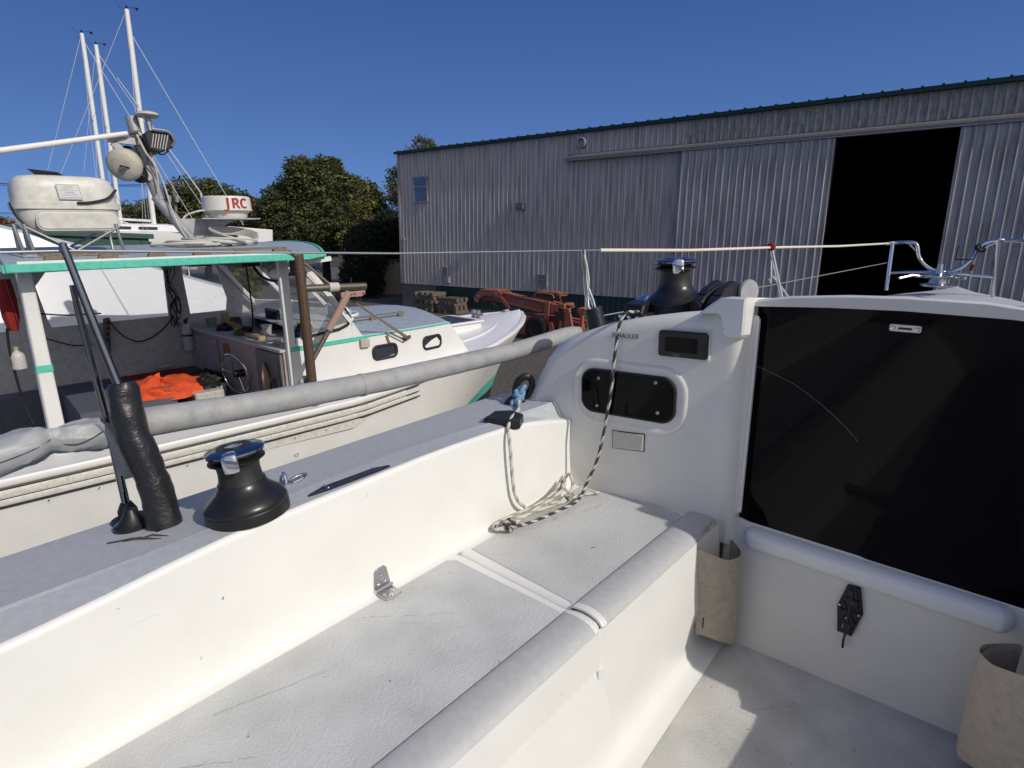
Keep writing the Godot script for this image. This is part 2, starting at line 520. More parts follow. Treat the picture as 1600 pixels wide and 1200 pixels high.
const NOSE := [[0.806, -1.003], [0.804, -0.995], [0.798, -0.990], [0.780, -0.986], [0.760, -0.9845], [0.740, -0.986], [0.722, -0.991], [0.709, -0.999], [0.7015, -1.0095]]
func winch_into(root: Node3D, o: Vector3, k: float, axis: Vector3, turn: float):
	var w := Node3D.new()
	w.name = "winch"
	var q := 0
	while root.has_node(NodePath(w.name)):
		q += 1
		w.name = "winch_%03d" % q
	root.add_child(w)
	var x := axis.cross(Vector3.BACK).normalized()
	var z := x.cross(axis).normalized()
	w.transform = Transform3D(Basis(x * k, axis * k, z * k), o)
	var b := MB.new()
	b.lathe([Vector2(0.100, -0.012), Vector2(0.100, 0.013), Vector2(0.098, 0.016)], 48, Vector3.ZERO)
	obj("base_ring", b, M.blackplastic, w)
	b = MB.new()
	b.lathe([Vector2(0.099, 0.017), Vector2(0.100, 0.022), Vector2(0.097, 0.031), Vector2(0.088, 0.042), Vector2(0.075, 0.053), Vector2(0.064, 0.063), Vector2(0.058, 0.074), Vector2(0.0565, 0.080)], 56, Vector3.ZERO)
	obj("skirt", b, M.winchblack, w, 60)
	b = MB.new()
	b.lathe([Vector2(0.0545, 0.079), Vector2(0.051, 0.092), Vector2(0.0495, 0.110), Vector2(0.051, 0.124), Vector2(0.054, 0.132)], 56, Vector3.ZERO)
	obj("drum", b, M.drum, w, 60)
	b = MB.new()
	b.lathe([Vector2(0.050, 0.131), Vector2(0.062, 0.133), Vector2(0.067, 0.136), Vector2(0.067, 0.139), Vector2(0.054, 0.143), Vector2(0.050, 0.1465), Vector2(0.054, 0.150), Vector2(0.067, 0.153), Vector2(0.067, 0.156), Vector2(0.050, 0.158)], 56, Vector3.ZERO)
	obj("jaw_ring", b, M.blackplastic, w)
	# ribs gripping the rope in the jaws
	b = MB.new()
	for i in 22:
		var t := TAU * i / 22
		var d := Vector3(cos(t), 0, sin(t))
		b.beam(d * 0.052 + Vector3(0, 0.1425, 0), d * 0.066 + Vector3(0, 0.139, 0), 0.0025, 0.003)
		b.beam(d * 0.052 + Vector3(0, 0.1495, 0), d * 0.066 + Vector3(0, 0.1535, 0), 0.0025, 0.003)
	obj("jaw_ribs", b, M.blackplastic, w)
	b = MB.new()
	b.lathe([Vector2(0.050, 0.157), Vector2(0.0685, 0.158), Vector2(0.070, 0.161), Vector2(0.068, 0.1645), Vector2(0.056, 0.1685), Vector2(0.043, 0.170), Vector2(0.041, 0.168)], 56, Vector3.ZERO)
	obj("cap", b, M.capchrome, w, 50)
	b = MB.new()
	b.lathe([Vector2(0.0412, 0.166), Vector2(0.0405, 0.1695), Vector2(0.030, 0.1705), Vector2(0.0285, 0.169), Vector2(0.026, 0.169), Vector2(0.0245, 0.171), Vector2(0.017, 0.172), Vector2(0.015, 0.168), Vector2(0.0145, 0.150), Vector2(0.0, 0.150)], 40, Vector3.ZERO)
	obj("socket", b, M.blackplastic, w)
	b = MB.new()
	b.lathe([Vector2(0.0165, 0.1715), Vector2(0.0185, 0.1728), Vector2(0.0205, 0.1715)], 32, Vector3.ZERO)
	obj("socket_ring", b, M.chrome, w)
	# feeder arm: from the cap over the rim and down to the line
	b = MB.new()
	var dir := Vector3(sin(turn), 0, cos(turn))
	var sd := Vector3(cos(turn), 0, -sin(turn))
	var pr := [Vector2(0.040, 0.1695), Vector2(0.060, 0.171), Vector2(0.073, 0.170), Vector2(0.0785, 0.163), Vector2(0.0785, 0.146), Vector2(0.0755, 0.128), Vector2(0.070, 0.122), Vector2(0.0665, 0.126)]
	var rings := []
	var wd := [0.010, 0.013, 0.0165, 0.018, 0.018, 0.017, 0.013, 0.009]
	for i in pr.size():
		var c: Vector3 = dir * pr[i].x + Vector3(0, pr[i].y, 0)
		var nn: Vector3 = (dir * 0.7 + Vector3.UP * 0.7) * 0.004 if i < 4 else dir * 0.004
		var r := PackedVector3Array()
		for e in [[-1.0, -0.6], [-0.9, 0.7], [-0.4, 1.0], [0.4, 1.0], [0.9, 0.7], [1.0, -0.6]]:
			r.append(c + sd * (wd[i] * e[0]) + nn * e[1])
		rings.append(r)
	b.loft(rings, true, true, true)
	obj("feeder_arm", b, M.chrome, w, 70)

func screw(b: MB, o: Vector3, n: Vector3, r: float):
	b.lathe([Vector2(r, -0.001), Vector2(r, 0.0012), Vector2(r * 0.8, 0.0026), Vector2(r * 0.42, 0.003), Vector2(r * 0.34, 0.0012), Vector2(0.0, 0.0012)], 12, o, n)

func build_sailboat():
	var r := thing("sailboat", "white sailboat cockpit with grey nonskid side deck and bench in the foreground", "sailboat", TS)
	var b: MB
	# hull
	b = MB.new()
	var rings := []
	for f in fs(-3.0, 7.3, 24):
		var h := sheer_l(f); var c := mid_l(f); var u := sheer_u(f)
		var q := PackedVector3Array()
		var k := lin(f, [-3.0, 0.0, 3.0, 7.3], [0.75, 1.0, 0.95, 0.3])
		for e in [[1.0, 0.0], [0.995, -0.25], [0.96, -0.75], [0.80, -1.15 * k - 0.1], [0.45, -1.45 * k - 0.1], [0.0, -1.6 * k - 0.1]]:
			q.append(S(f, c + h * e[0], u + e[1] + 0.0))
		for e in [[-0.45, -1.45 * k - 0.1], [-0.80, -1.15 * k - 0.1], [-0.96, -0.75], [-0.995, -0.25], [-1.0, 0.0]]:
			q.append(S(f, c + h * e[0], u + e[1]))
		rings.append(q)
	b.loft(rings, false)
	b.cap(rings[0], false)
	obj("hull", b, M.gel, r, 60)
	b = MB.new()
	b.slab([Vector2(0.4, -2.2), Vector2(1.9, -2.2), Vector2(1.6, -3.85), Vector2(0.6, -3.85)], -0.08, 0.08, func(x, y, d): return S(x, mid_l(0) + d, y))
	obj("keel", b, M.bottom, r)
	for port in [true, false]:
		# side deck and coaming top, grey
		b = MB.new()
		rings = []
		for f in fs(-3.0, 1.72, 40):
			var q := PackedVector3Array()
			var cu := crest_u(f) - (0.0 if port else 0.035)
			for e in [[1.66, -0.716], [1.655, -0.703], [1.64, -0.697], [1.50, -0.684], [crease_l(f) + 0.012, -0.669], [crease_l(f), -0.667], [crease_l(f) - 0.010, lerp(-0.6675, cu + 0.004, 0.2)], [1.2945 + crest_l(f), cu + 0.0042]]:
				q.append(S(f, side(e[0], port) + skew(f, port), e[1]))
			rings.append(q)
		b.loft(rings, false)
		obj("side_deck", b, M.skid, r, 9)
		# coaming, white
		b = MB.new()
		rings = []
		for f in fs(-3.0, 1.72, 40):
			var q := PackedVector3Array()
			var cu := crest_u(f) - (0.0 if port else 0.035)
			var over := smoothstep(1.5, 1.72, f) * 0.02
			var cl := crest_l(f)
			for e in [[1.2955 + cl, cu + 0.0022], [1.2935 + cl, cu + 0.0048], [1.289 + cl, cu + 0.0042], [1.2842 - over + cl, cu + 0.001], [1.281 - over + cl, cu - 0.004], [1.280 - over + cl, cu - 0.010], [1.270 + cl * 0.35, -0.86], [1.264, -0.978], [1.261, -0.991], [1.252, -0.9985], [1.237, -1.0]]:
				q.append(S(f, side(e[0], port) + skew(f, port), e[1]))
			rings.append(q)
		b.loft(rings, false)
		obj("coaming", b, M.gel, r, 50)
		if not port: continue
	# end of the port coaming box where it meets the cabin
	# benches
	for port in [true, false]:
		b = MB.new()
		rings = []
		for f in [1.084, 1.09, 1.098, 1.4, 1.79]:
			var dn := 0.008 if f < 1.087 else (0.003 if f < 1.095 else 0.0)
			var q := PackedVector3Array()
			for e in [[1.245, -1.0 - dn], [0.805, -1.0 - dn]]:
				q.append(S(f + 0.055 * (0.8 - e[0]) / 0.46 * -1.0 * 0.0, side(e[0], port), e[1]))
			rings.append(q)
		b.loft(rings, false)
		obj("bench_top", b, M.gel, r, 30)
		# raised round nosing at the inner edge
		b = MB.new()
		rings = []
		for f in [1.108, 1.111, 1.4, 1.72, 1.77, 1.785]:
			var sk := 0.012 if f > 1.78 else (0.0012 if f < 1.11 else 0.0)
			var q := PackedVector3Array()
			for e in NOSE: q.append(S(f, side(e[0], port) + skew(f, port), e[1] - sk))
			rings.append(q)
		b.loft(rings, false)
		obj("nosing", b, M.nosing, r, 45)
		b = MB.new()
		rings = []
		for f in [1.086, 1.088, 1.092, 1.115]:
			var sk := 0.006 if f < 1.087 else (0.002 if f < 1.09 else 0.001)
			var q := PackedVector3Array()
			for e in NOSE: q.append(S(f, side(e[0] + (sk if e[0] < 0.75 else 0.0), port), e[1] - sk))
			rings.append(q)
		b.loft(rings, false)
		obj("nosing_rim", b, M.gel, r, 45)
		# front of the bench, running down to the floor with a fillet
		b = MB.new()
		rings = []
		for f in [-3.0, -1.5, 0.0, 0.5, 1.0, 1.068, 1.086, 1.3, 1.5, 1.65, 1.80]:
			var q := PackedVector3Array()
			var lf: float = 0.592 + 0.050 * f
			var inner: bool = f < 1.07
			for e in [[0.7005 + (0.010 if inner else 0.0), -1.0085], [0.698 + (0.010 if inner else 0.0), -1.04], [0.694 + (0.009 if inner else 0.0), -1.12], [lerp(lf, 0.69, 0.45), -1.25], [lf + 0.028, -1.385], [lf + 0.018, -1.42], [lf - 0.005, -1.442], [lf - 0.04, -1.449]]:
				q.append(S(f, side(e[0], port), e[1]))
			rings.append(q)
		b.loft(rings, false)
		obj("bench_front", b, M.gel, r, 50)
		# pads
		b = MB.new()
		var m := [Vector2(1.118, 1.222), Vector2(1.752, 1.222), Vector2(1.752, 0.83), Vector2(1.735, 0.8075), Vector2(1.10, 0.8075), Vector2(1.106, 0.83)]
		if not port:
			m = [Vector2(1.125, 0.54 - 1.222), Vector2(1.752, 0.54 - 1.222), Vector2(1.752, 0.54 - 0.812), Vector2(1.125, 0.54 - 0.812)]
		b.slab(m, -1.004, -0.997, func(x, y, d): return S(x, y, d), 0.002)
		obj("bench_pad", b, M.seatpad, r, 30, func(v): return Vector2((-v.z - 1.1) * 0.9, (-v.x - 0.7) * 0.9))
	# locker lid with its own nosing and flange, port side (and the same to starboard)
	for port in [true, false]:
		var lid := Node3D.new()
		lid.name = "locker_lid" if port else "locker_lid_001"
		r.add_child(lid)
		b = MB.new()
		rings = []
		for f in [-2.6, 0.2, 1.062, 1.070, 1.074]:
			var dn := 0.008 if f > 1.072 else (0.002 if f > 1.065 else 0.0)
			var q := PackedVector3Array()
			var sk := 0.0
			for e in [[1.248, -1.012], [1.247, -1.0 - dn], [0.806, -1.0 - dn]]:
				q.append(S(f + sk, side(e[0], port), e[1]))
			rings.append(q)
		b.loft(rings, false)
		b.loft([PackedVector3Array([S(1.072, side(1.247, port), -1.012), S(1.072, side(0.806, port), -1.012)]), PackedVector3Array([S(1.072, side(1.247, port), -1.05), S(1.072, side(0.806, port), -1.05)])], false)
		obj("lid_panel", b, M.gel, lid, 40)
		b = MB.new()
		rings = []
		for f in [-2.6, 0.4, 1.050, 1.053]:
			var sk := 0.0012 if f > 1.052 else 0.0
			var q := PackedVector3Array()
			for e in NOSE: q.append(S(f, side(e[0], port) + skew(f, port), e[1] - sk))
			rings.append(q)
		b.loft(rings, false)
		var rm := MB.new()
		rings = []
		for f in [1.046, 1.066, 1.072, 1.075]:
			var sk := 0.007 if f > 1.074 else (0.003 if f > 1.07 else 0.001)
			var q := PackedVector3Array()
			for e in NOSE: q.append(S(f, side(e[0] + (sk if e[0] < 0.75 else 0.0), port), e[1] - sk))
			rings.append(q)
		rm.loft(rings, false)
		obj("lid_rim", rm, M.gel, lid, 45)
		obj("lid_nosing", b, M.nosing, lid, 45)
		b = MB.new()
		rings = []
		for f in [-2.6, 0.4, 1.058, 1.068, 1.072]:
			var s := 0.010 if f > 1.07 else (0.002 if f > 1.06 else 0.0)
			var q := PackedVector3Array()
			for e in [[0.7010, -1.0092], [0.6995, -1.03], [0.6960, -1.116], [0.6985, -1.1195], [0.72, -1.12]]:
				q.append(S(f, side(e[0] + s, port), e[1]))
			rings.append(q)
		b.loft(rings, false)
		obj("lid_flange", b, M.gel, lid, 40)
		b = MB.new()
		var m := [Vector2(-2.5, 1.226), Vector2(1.022, 1.232), Vector2(1.044, 1.212), Vector2(1.055, 0.8075), Vector2(-2.5, 0.8075)]
		if not port:
			for i in m.size(): m[i].y = 0.54 - m[i].y
		b.slab(m, -1.004, -0.997, func(x, y, d): return S(x, y, d), 0.002)
		obj("lid_pad", b, M.lidpad, lid, 30, func(v): return Vector2((-v.z + 0.25) * 0.75, (-v.x - 0.6) * 0.75))
		# drain notch under the end of the flange
		b = MB.new()
		b.slab(rrect(1.056, -1.150, 1.080, -1.121, 0.008), 0.0, 0.012, func(x, y, d): return S(x, side(0.703 - d * 0.8, port), y))
		obj("flange_stop", b, M.gel, lid)
		# dark gap behind lid edge
		b = MB.new()
		rings = []
		for f in [1.05, 1.12]:
			var q := PackedVector3Array()
			for e in [[1.255, -1.009], [0.806, -1.009], [0.797, -1.004], [0.782, -0.999], [0.762, -0.997], [0.742, -0.999], [0.725, -1.004], [0.716, -1.012], [0.711, -1.030], [0.706, -1.06], [0.703, -1.15]]:
				q.append(S(f, side(e[0], port), e[1]))
			rings.append(q)
		b.loft(rings, false)
		obj("gutter", b, M.gel, lid)
	# hinge on the port lid
	var hg := Node3D.new()
	hg.name = "hinge"
	r.add_child(hg)
	b = MB.new()
	b.slab([Vector2(0.776, -0.995), Vector2(0.834, -0.995), Vector2(0.826, -0.935), Vector2(0.818, -0.927), Vector2(0.794, -0.927), Vector2(0.785, -0.935)], 0.0, 0.004, func(x, y, d): return S(x, 1.2635 - (y + 0.99) * -0.09 * 0.0 - d + 0.004 * 0.0 - 0.001 + (y + 0.995) * 0.07, y), 0.001)
	b.slab(rrect(0.777, 1.205, 0.833, 1.252, 0.008, 3), 0.0, 0.004, func(x, y, d): return S(x, y, -0.9965 + d), 0.001)
	obj("leaf", b, M.steel, hg)
	b = MB.new()
	b.tube([S(0.776, 1.253, -0.988), S(0.834, 1.253, -0.988)], 0.0055, 12)
	obj("pin", b, M.chrome, hg)
	b = MB.new()
	for q in [[0.794, -0.972], [0.816, -0.972], [0.805, -0.948]]: screw(b, S(q[0], 1.2575 + (q[1] + 0.995) * 0.07, q[1]), Vector3(1, 0, 0), 0.0055)
	for q in [[0.790, 1.230], [0.818, 1.230], [0.804, 1.215]]: screw(b, S(q[0], q[1], -0.9925), Vector3.UP, 0.0055)
	obj("screws", b, M.chrome, hg)
	# floor
	b = MB.new()
	b.quad(S(-3.0, 0.72, -1.4505), S(1.85, 0.72, -1.4505), S(1.85, -0.2, -1.4505), S(-3.0, -0.2, -1.4505))
	obj("cockpit_floor", b, M.floorpad, r, 30, func(v): return Vector2((-v.z - 0.4) * 0.7, (-v.x + 0.2) * 0.7))
	# transom
	b = MB.new()
	b.box(S(-3.0, MID, -1.1), Vector3(2.6, 0.75, 0.03))
	obj("transom", b, M.gel, r)
	# cabin, port and starboard of the companionway
	var outl := [Vector2(1.575, -0.80), Vector2(1.507, -0.735), Vector2(1.438, -0.613), Vector2(1.379, -0.503), Vector2(1.337, -0.450), Vector2(1.275, -0.410), Vector2(1.206, -0.383), Vector2(1.119, -0.350), Vector2(1.003, -0.322), Vector2(0.874, -0.299), Vector2(0.715, -0.277), Vector2(0.660, -0.318), Vector2(0.656, -0.85), Vector2(0.660, -1.10), Vector2(1.575, -1.10)]
	for port in [true, false]:
		b = MB.new()
		rings = []
		for k in 6:
			var th := deg_to_rad(18.0 * k)
			var rad := 0.045
			var ins := MB.inset(outl, rad * (1.0 - sin(th)))
			var d := rad * (1.0 - cos(th))
			var q := PackedVector3Array()
			for e in ins: q.append(S((FA(e.x) if port else 1.72) + d, side(e.x, port), e.y))
			rings.append(q)
		for f in [2.4, 3.2, 4.0, 4.6]:
			var q := PackedVector3Array()
			var sq := lin(f, [1.8, 3.2, 4.6], [1.0, 0.88, 0.55])
			var lowr := lin(f, [1.8, 3.2, 4.6], [0.0, -0.17, -0.46])
			for e in outl:
				var l := side(e.x, port)
				q.append(S(f, mid_l(f) + (l - MID) * sq, max(e.y + lowr * smoothstep(-0.8, -0.3, e.y), -1.1)))
			rings.append(q)
		b.loft(rings, true, true, true)
		obj("cabin_side", b, M.cabin, r, 40)
	# roof between them
	b = MB.new()
	rings = []
	for f in [1.88, 2.6, 3.2, 4.0, 4.6]:
		var q := PackedVector3Array()
		var sq := lin(f, [1.8, 3.2, 4.6], [1.0, 0.88, 0.55])
		var lowr := lin(f, [1.8, 3.2, 4.6], [0.0, -0.17, -0.46])
		for l in [0.72, 0.5, 0.27, 0.04, -0.18]:
			q.append(S(f, mid_l(f) + (l - MID) * sq, -0.276 + 0.03 * (1.0 - pow((l - 0.27) / 0.45, 2)) + lowr))
		rings.append(q)
	b.loft(rings, false)
	obj("coachroof", b, M.gel, r, 50)
	b = MB.new()
	rings = []
	for f in fs(4.2, 7.3, 14):
		var q := PackedVector3Array()
		for k in [1.0, 0.5, 0.0, -0.5, -1.0]:
			q.append(S(f, mid_l(f) + sheer_l(f) * k * 0.995, sheer_u(f) + 0.015 + 0.035 * (1.0 - k * k)))
		rings.append(q)
	b.loft(rings, false)
	obj("foredeck", b, M.skid, r, 50)
	for sg in [1.0, -1.0]:
		b = MB.new()
		rings = []
		for f in fs(1.84, 4.3, 12):
			var q := PackedVector3Array()
			for k in [1.0, 0.8, 0.6]:
				q.append(S(f, mid_l(f) + sg * (sheer_l(f) * 0.995 if k > 0.9 else lin(f, [1.7, 3.0, 4.3], [1.36, 1.25, 0.75]) * k), sheer_u(f) + 0.012 + 0.02 * (1.0 - k)))
			rings.append(q)
		b.loft(rings, false)
		obj("fore_side_deck", b, M.skid, r, 50)
	# toe rail in front of the cabin
	# window in the aft face
	var wn := Node3D.new()
	wn.name = "cabin_window"
	r.add_child(wn)
	b = MB.new()
	var ro := rrect(0.826, -0.731, 1.252, -0.479, 0.092, 8)
	var ri := rrect(0.852, -0.705, 1.226, -0.505, 0.068, 8)
	var r2 := MB.inset(ro, 0.006)
	var r3 := MB.inset(ro, 0.016)
	b.loft([MB.mp(ro, -0.001, face), MB.mp(r2, 0.006, face), MB.mp(r3, 0.0065, face), MB.mp(ri, 0.0015, face)], true, false, true)
	obj("window_frame", b, M.cabin, wn, 50)
	b = MB.new()
	b.slab(rrect(0.864, -0.683, 1.216, -0.516, 0.05, 7), 0.0, 0.010, face, 0.003)
	obj("gasket", b, M.rubber, wn)
	b = MB.new()
	b.slab(rrect(0.871, -0.676, 1.209, -0.523, 0.044, 7), 0.010, 0.0125, face, 0.001)
	obj("pane", b, M.acrylic, wn)
	b = MB.new()
	for q in [[1.145, -0.549], [0.934, -0.538], [1.149, -0.653], [0.923, -0.645]]:
		screw(b, face(q[0], q[1], 0.0122), (face(1, 0, 1) - face(1, 0, 0)).normalized(), 0.0062)
	obj("screws", b, M.galv, wn)
	# instrument display
	var ds := Node3D.new()
	ds.name = "display"
	r.add_child(ds)
	b = MB.new()
	b.slab(rrect(0.768, -0.442, 0.930, -0.355, 0.010, 4), 0.0, 0.016, face, 0.004)
	obj("bezel", b, M.blackplastic, ds, 30)
	b = MB.new()
	b.slab(rrect(0.800, -0.424, 0.905, -0.375, 0.003, 2), 0.0155, 0.0172, face, 0.0005)
	obj("screen", b, M.acrylic, ds)
	b = MB.new()
	b.slab(rrect(0.765, -0.446, 0.775, -0.353, 0.004, 3), 0.0, 0.009, face)
	obj("edge", b, M.gelmat, ds)
	lettering(ds, "B&G", 0.008, face_frame(0.866, -0.4345, 0.0165), M.signback, "letters")
	# courtesy lamp lens, unlit
	b = MB.new()
	b.slab([Vector2(0.970, -0.802), Vector2(1.091, -0.811), Vector2(1.094, -0.742), Vector2(0.970, -0.734)], 0.0, 0.004, face, 0.001)
	obj("lens_rim", b, M.seam, r)
	b = MB.new()
	b.slab([Vector2(0.973, -0.799), Vector2(1.088, -0.808), Vector2(1.091, -0.745), Vector2(0.973, -0.737)], 0.003, 0.006, face, 0.0012)
	for i in 20:
		var l := 0.978 + 0.0057 * i
		b.obox(face(l, -0.770, 0.0062), Vector3(0.0011, 0, 0), Vector3(0, 0.029, 0), Vector3(0, 0, 0.0012))
	obj("lamp_lens", b, M.lens, r)
	lettering(r, "INHAULER", 0.0155, face_frame(1.055, -0.388, 0.0008), M.ink, "letters")
	lettering(r, "JIB TRACK", 0.0115, face_frame(1.440, -0.722, 0.012), M.ink, "letters")
	# companionway
	b = MB.new()
	b.slab([Vector2(0.672, -0.255), Vector2(0.672, -0.985), Vector2(0.662, -1.0), Vector2(0.64, -1.012), Vector2(-0.10, -1.012), Vector2(-0.14, -0.96), Vector2(-0.14, -0.235), Vector2(0.05, -0.225), Vector2(0.3, -0.225)], -0.012, 0.0, comp, 0.002)
	obj("washboard", b, M.acrylic, r)
	b = MB.new()
	for port in [true, false]:
		var m := [Vector2(side(0.676, port), -0.300), Vector2(side(0.650, port), -0.302), Vector2(side(0.643, port), -0.310), Vector2(side(0.650, port), -0.972), Vector2(side(0.684, port), -0.972)]
		b = MB.new()
		b.slab(m, 0.0, 0.040, comp, 0.003)
		obj("door_track", b, M.gelmat, r)
		b = MB.new()
		m = [Vector2(side(0.668, port), -0.292), Vector2(side(0.640, port), -0.296), Vector2(side(0.636, port), -0.31), Vector2(side(0.642, port), -0.965), Vector2(side(0.668, port), -0.965)]
		b.slab(m, 0.028, 0.036, comp, 0.002)
		obj("track_cover", b, M.gel, r)
		b = MB.new()
		m = [Vector2(side(0.80, port), -0.290), Vector2(side(0.775, port), -0.268), Vector2(side(0.735, port), -0.238), Vector2(side(0.70, port), -0.232), Vector2(side(0.655, port), -0.232), Vector2(side(0.655, port), -0.345), Vector2(side(0.664, port), -0.356), Vector2(side(0.712, port), -0.356), Vector2(side(0.722, port), -0.345), Vector2(side(0.728, port), -0.30), Vector2(side(0.738, port), -0.289)]
		b.slab(m, -1.2, 0.108, func(x, y, d): return S(1.86 - d - (0.0 if port else -0.03), x, y + 0.135 * min(0.0, d + 0.05)), 0.006)
		obj("hatch_coaming", b, M.gel, r)
	b = MB.new()
	b.slab([Vector2(0.69, -0.270), Vector2(0.69, -0.253), Vector2(0.55, -0.229), Vector2(0.4, -0.217), Vector2(0.27, -0.213), Vector2(0.1, -0.215), Vector2(-0.15, -0.245), Vector2(-0.15, -0.270), Vector2(0.05, -0.252), Vector2(0.27, -0.249), Vector2(0.45, -0.254)], -0.85, 0.03, func(x, y, d): return S(1.86 - d, x, y + 0.135 * min(0.0, d)), 0.005)
	obj("sliding_hatch", b, M.gel, r)
	b = MB.new()
	b.slab([Vector2(0.685, -0.2685), Vector2(0.685, -0.2575), Vector2(0.55, -0.233), Vector2(0.4, -0.221), Vector2(0.27, -0.217), Vector2(0.1, -0.219), Vector2(-0.148, -0.249), Vector2(-0.148, -0.2685), Vector2(0.05, -0.2535), Vector2(0.27, -0.2505), Vector2(0.45, -0.2555)], 0.0, 0.034, comp, 0.002)
	obj("hatch_lip", b, M.gelmat, r)
	b = MB.new()
	var scr := []
	for q in [[0.667, -0.452], [0.60, -0.475], [0.52, -0.505], [0.44, -0.555], [0.375, -0.605], [0.335, -0.645]]: scr.append(comp(q[0], q[1], 0.0006))
	b.tube(spline(scr, 6), 0.00045, 4)
	obj("scratch", b, M.signback, r)
	# latch plate
	var lt := Node3D.new()
	lt.name = "latch_plate"
	r.add_child(lt)
	b = MB.new()
	b.slab(rrect(0.226, -0.311, 0.300, -0.291, 0.005, 3), 0.0, 0.003, comp, 0.001)
	obj("plate", b, M.steel, lt)
	b = MB.new()
	b.slab(rrect(0.247, -0.3045, 0.279, -0.2985, 0.002, 2), 0.002, 0.0034, comp)
	obj("slot", b, M.black, lt)
	b = MB.new()
	screw(b, comp(0.235, -0.301, 0.003), Vector3.BACK, 0.0058); screw(b, comp(0.291, -0.301, 0.003), Vector3.BACK, 0.0058)
	obj("screws", b, M.chrome, lt)
	# lower bulkhead with its bulged sill
	b = MB.new()
	var lowp := []
	for e in [[-1.46, 1.80, 1.84], [-1.44, 1.79, 1.838], [-1.12, 1.825, 1.85], [-1.10, 1.828, 1.852], [-1.0, 1.862, 1.862]]:
		lowp.append(PackedVector3Array([S(e[1] - 0.004, 0.69, e[0]), S(e[1], 0.62, e[0]), S(lerp(e[1], e[2], 0.5), 0.27, e[0]), S(e[2], -0.16, e[0])]))
	b.loft(lowp, false)
	obj("lower_bulkhead", b, M.gelmat, r, 60)
	b = MB.new()
	rings = []
	for k in 9:
		var t := PI * k / 8.0
		var ins := MB.inset(rrect(-0.082, -1.096, 0.632, -1.012, 0.036, 6), 0.03 * (1.0 - sin(t * 0.5)))
		rings.append(MB.mp(ins, lerp(0.042, 0.0, 1.0 - cos(t * 0.5)), comp))
	b.loft(rings, true, true, false)
	obj("sill", b, M.gel, r, 60)
	# engine control panel, a long black hexagon
	var ec := Node3D.new()
	ec.name = "control_panel"
	r.add_child(ec)
	var low := func(x, y, d): return S(lerp(1.793, 1.828, clampf((y + 1.45) / 0.33, 0, 1)) + lerp(0.0, 0.026, (0.62 - x) / 0.78) - d, x, y)
	b = MB.new()
	var hexa := [Vector2(0.269, -1.094), Vector2(0.304, -1.097), Vector2(0.322, -1.172), Vector2(0.311, -1.258), Vector2(0.271, -1.258), Vector2(0.252, -1.176)]
	b.slab(hexa, 0.0, 0.012, low, 0.003)
	obj("body", b, M.blackplastic, ec, 20)
	b = MB.new()
	b.slab(MB.inset(hexa, 0.008), 0.011, 0.016, low, 0.002)
	b.beam(low.call(0.287, -1.108, 0.018), low.call(0.287, -1.245, 0.018), 0.006, 0.006, Vector3.BACK)
	b.beam(low.call(0.262, -1.176, 0.018), low.call(0.312, -1.176, 0.018), 0.006, 0.006, Vector3.BACK)
	b.beam(low.call(0.267, -1.135, 0.018), low.call(0.307, -1.135, 0.018), 0.004, 0.006, Vector3.BACK)
	b.beam(low.call(0.267, -1.150, 0.018), low.call(0.307, -1.215, 0.018), 0.004, 0.006, Vector3.BACK)
	b.beam(low.call(0.307, -1.150, 0.018), low.call(0.267, -1.215, 0.018), 0.004, 0.006, Vector3.BACK)
	obj("ribs", b, M.blackplastic, ec, 20)
	b = MB.new()
	for q in [[0.284, -1.147], [0.314, -1.165], [0.261, -1.178], [0.290, -1.200]]: screw(b, low.call(q[0], q[1], 0.018), Vector3.BACK, 0.0045)
	b.tube([low.call(0.296, -1.218, 0.019), low.call(0.297, -1.236, 0.019)], 0.0014, 6)
	b.tube([low.call(0.282, -1.219, 0.019), low.call(0.283, -1.238, 0.019)], 0.0014, 6)
	obj("screws", b, M.steel, ec)
	b = MB.new()
	b.tube([low.call(0.289, -1.256, 0.010), low.call(0.290, -1.280, 0.012), low.call(0.289, -1.305, 0.010)], 0.0035, 8)
	obj("lever", b, M.navy, ec)
	# rope bags in the corners of the well
	rope_bag(r, true)
	rope_bag(r, false)
	# winches
	winch_into(r, S(0.512, 1.357, -0.659), 0.96, Vector3(-0.085, 1, 0.03).normalized(), 1.02)
	winch_into(r, S(1.985, 1.0, -0.318), 1.06, Vector3(-0.03, 1, 0.02).normalized(), 0.60)
	winch_into(r, S(0.50, 0.54 - 1.333, -0.659), 1.0, Vector3.UP, 0.4)
	winch_into(r, S(1.985, 0.54 - 1.0, -0.318), 1.06, Vector3.UP, 0.4)
	# chrome fairlead let into the coaming
	b = MB.new()
	b.slab([Vector2(0.650, 1.318), Vector2(0.70, 1.310), Vector2(0.851, 1.304), Vector2(0.897, 1.306), Vector2(0.855, 1.328), Vector2(0.70, 1.334)], -0.68, -0.6595, func(x, y, d): return S(x, y, d + (x - 0.65) * 0.012), 0.003)
	obj("fairlead", b, M.navy, r)
	b = MB.new()
	for q in [[0.705, 1.332], [0.705, 1.314], [0.850, 1.326]]: screw(b, S(q[0], q[1], -0.6595), Vector3.UP, 0.0042)
	obj("fairlead_screws", b, M.chrome, r)
	# folding padeye with shackle
	b = MB.new()
	b.slab(rrect(0.615, 1.445, 0.675, 1.485, 0.012), -0.682, -0.674, func(x, y, d): return S(x, y, d), 0.002)
	obj("padeye_base", b, M.steel, r)
	b = MB.new()
	var arc := []
	for i in 11:
		var t := PI * i / 10.0
		arc.append(S(0.655 + 0.004 * sin(t), 1.465 + 0.017 * cos(t), -0.676 + 0.030 * sin(t)))
	b.tube(arc, 0.0048, 8)
	arc = []
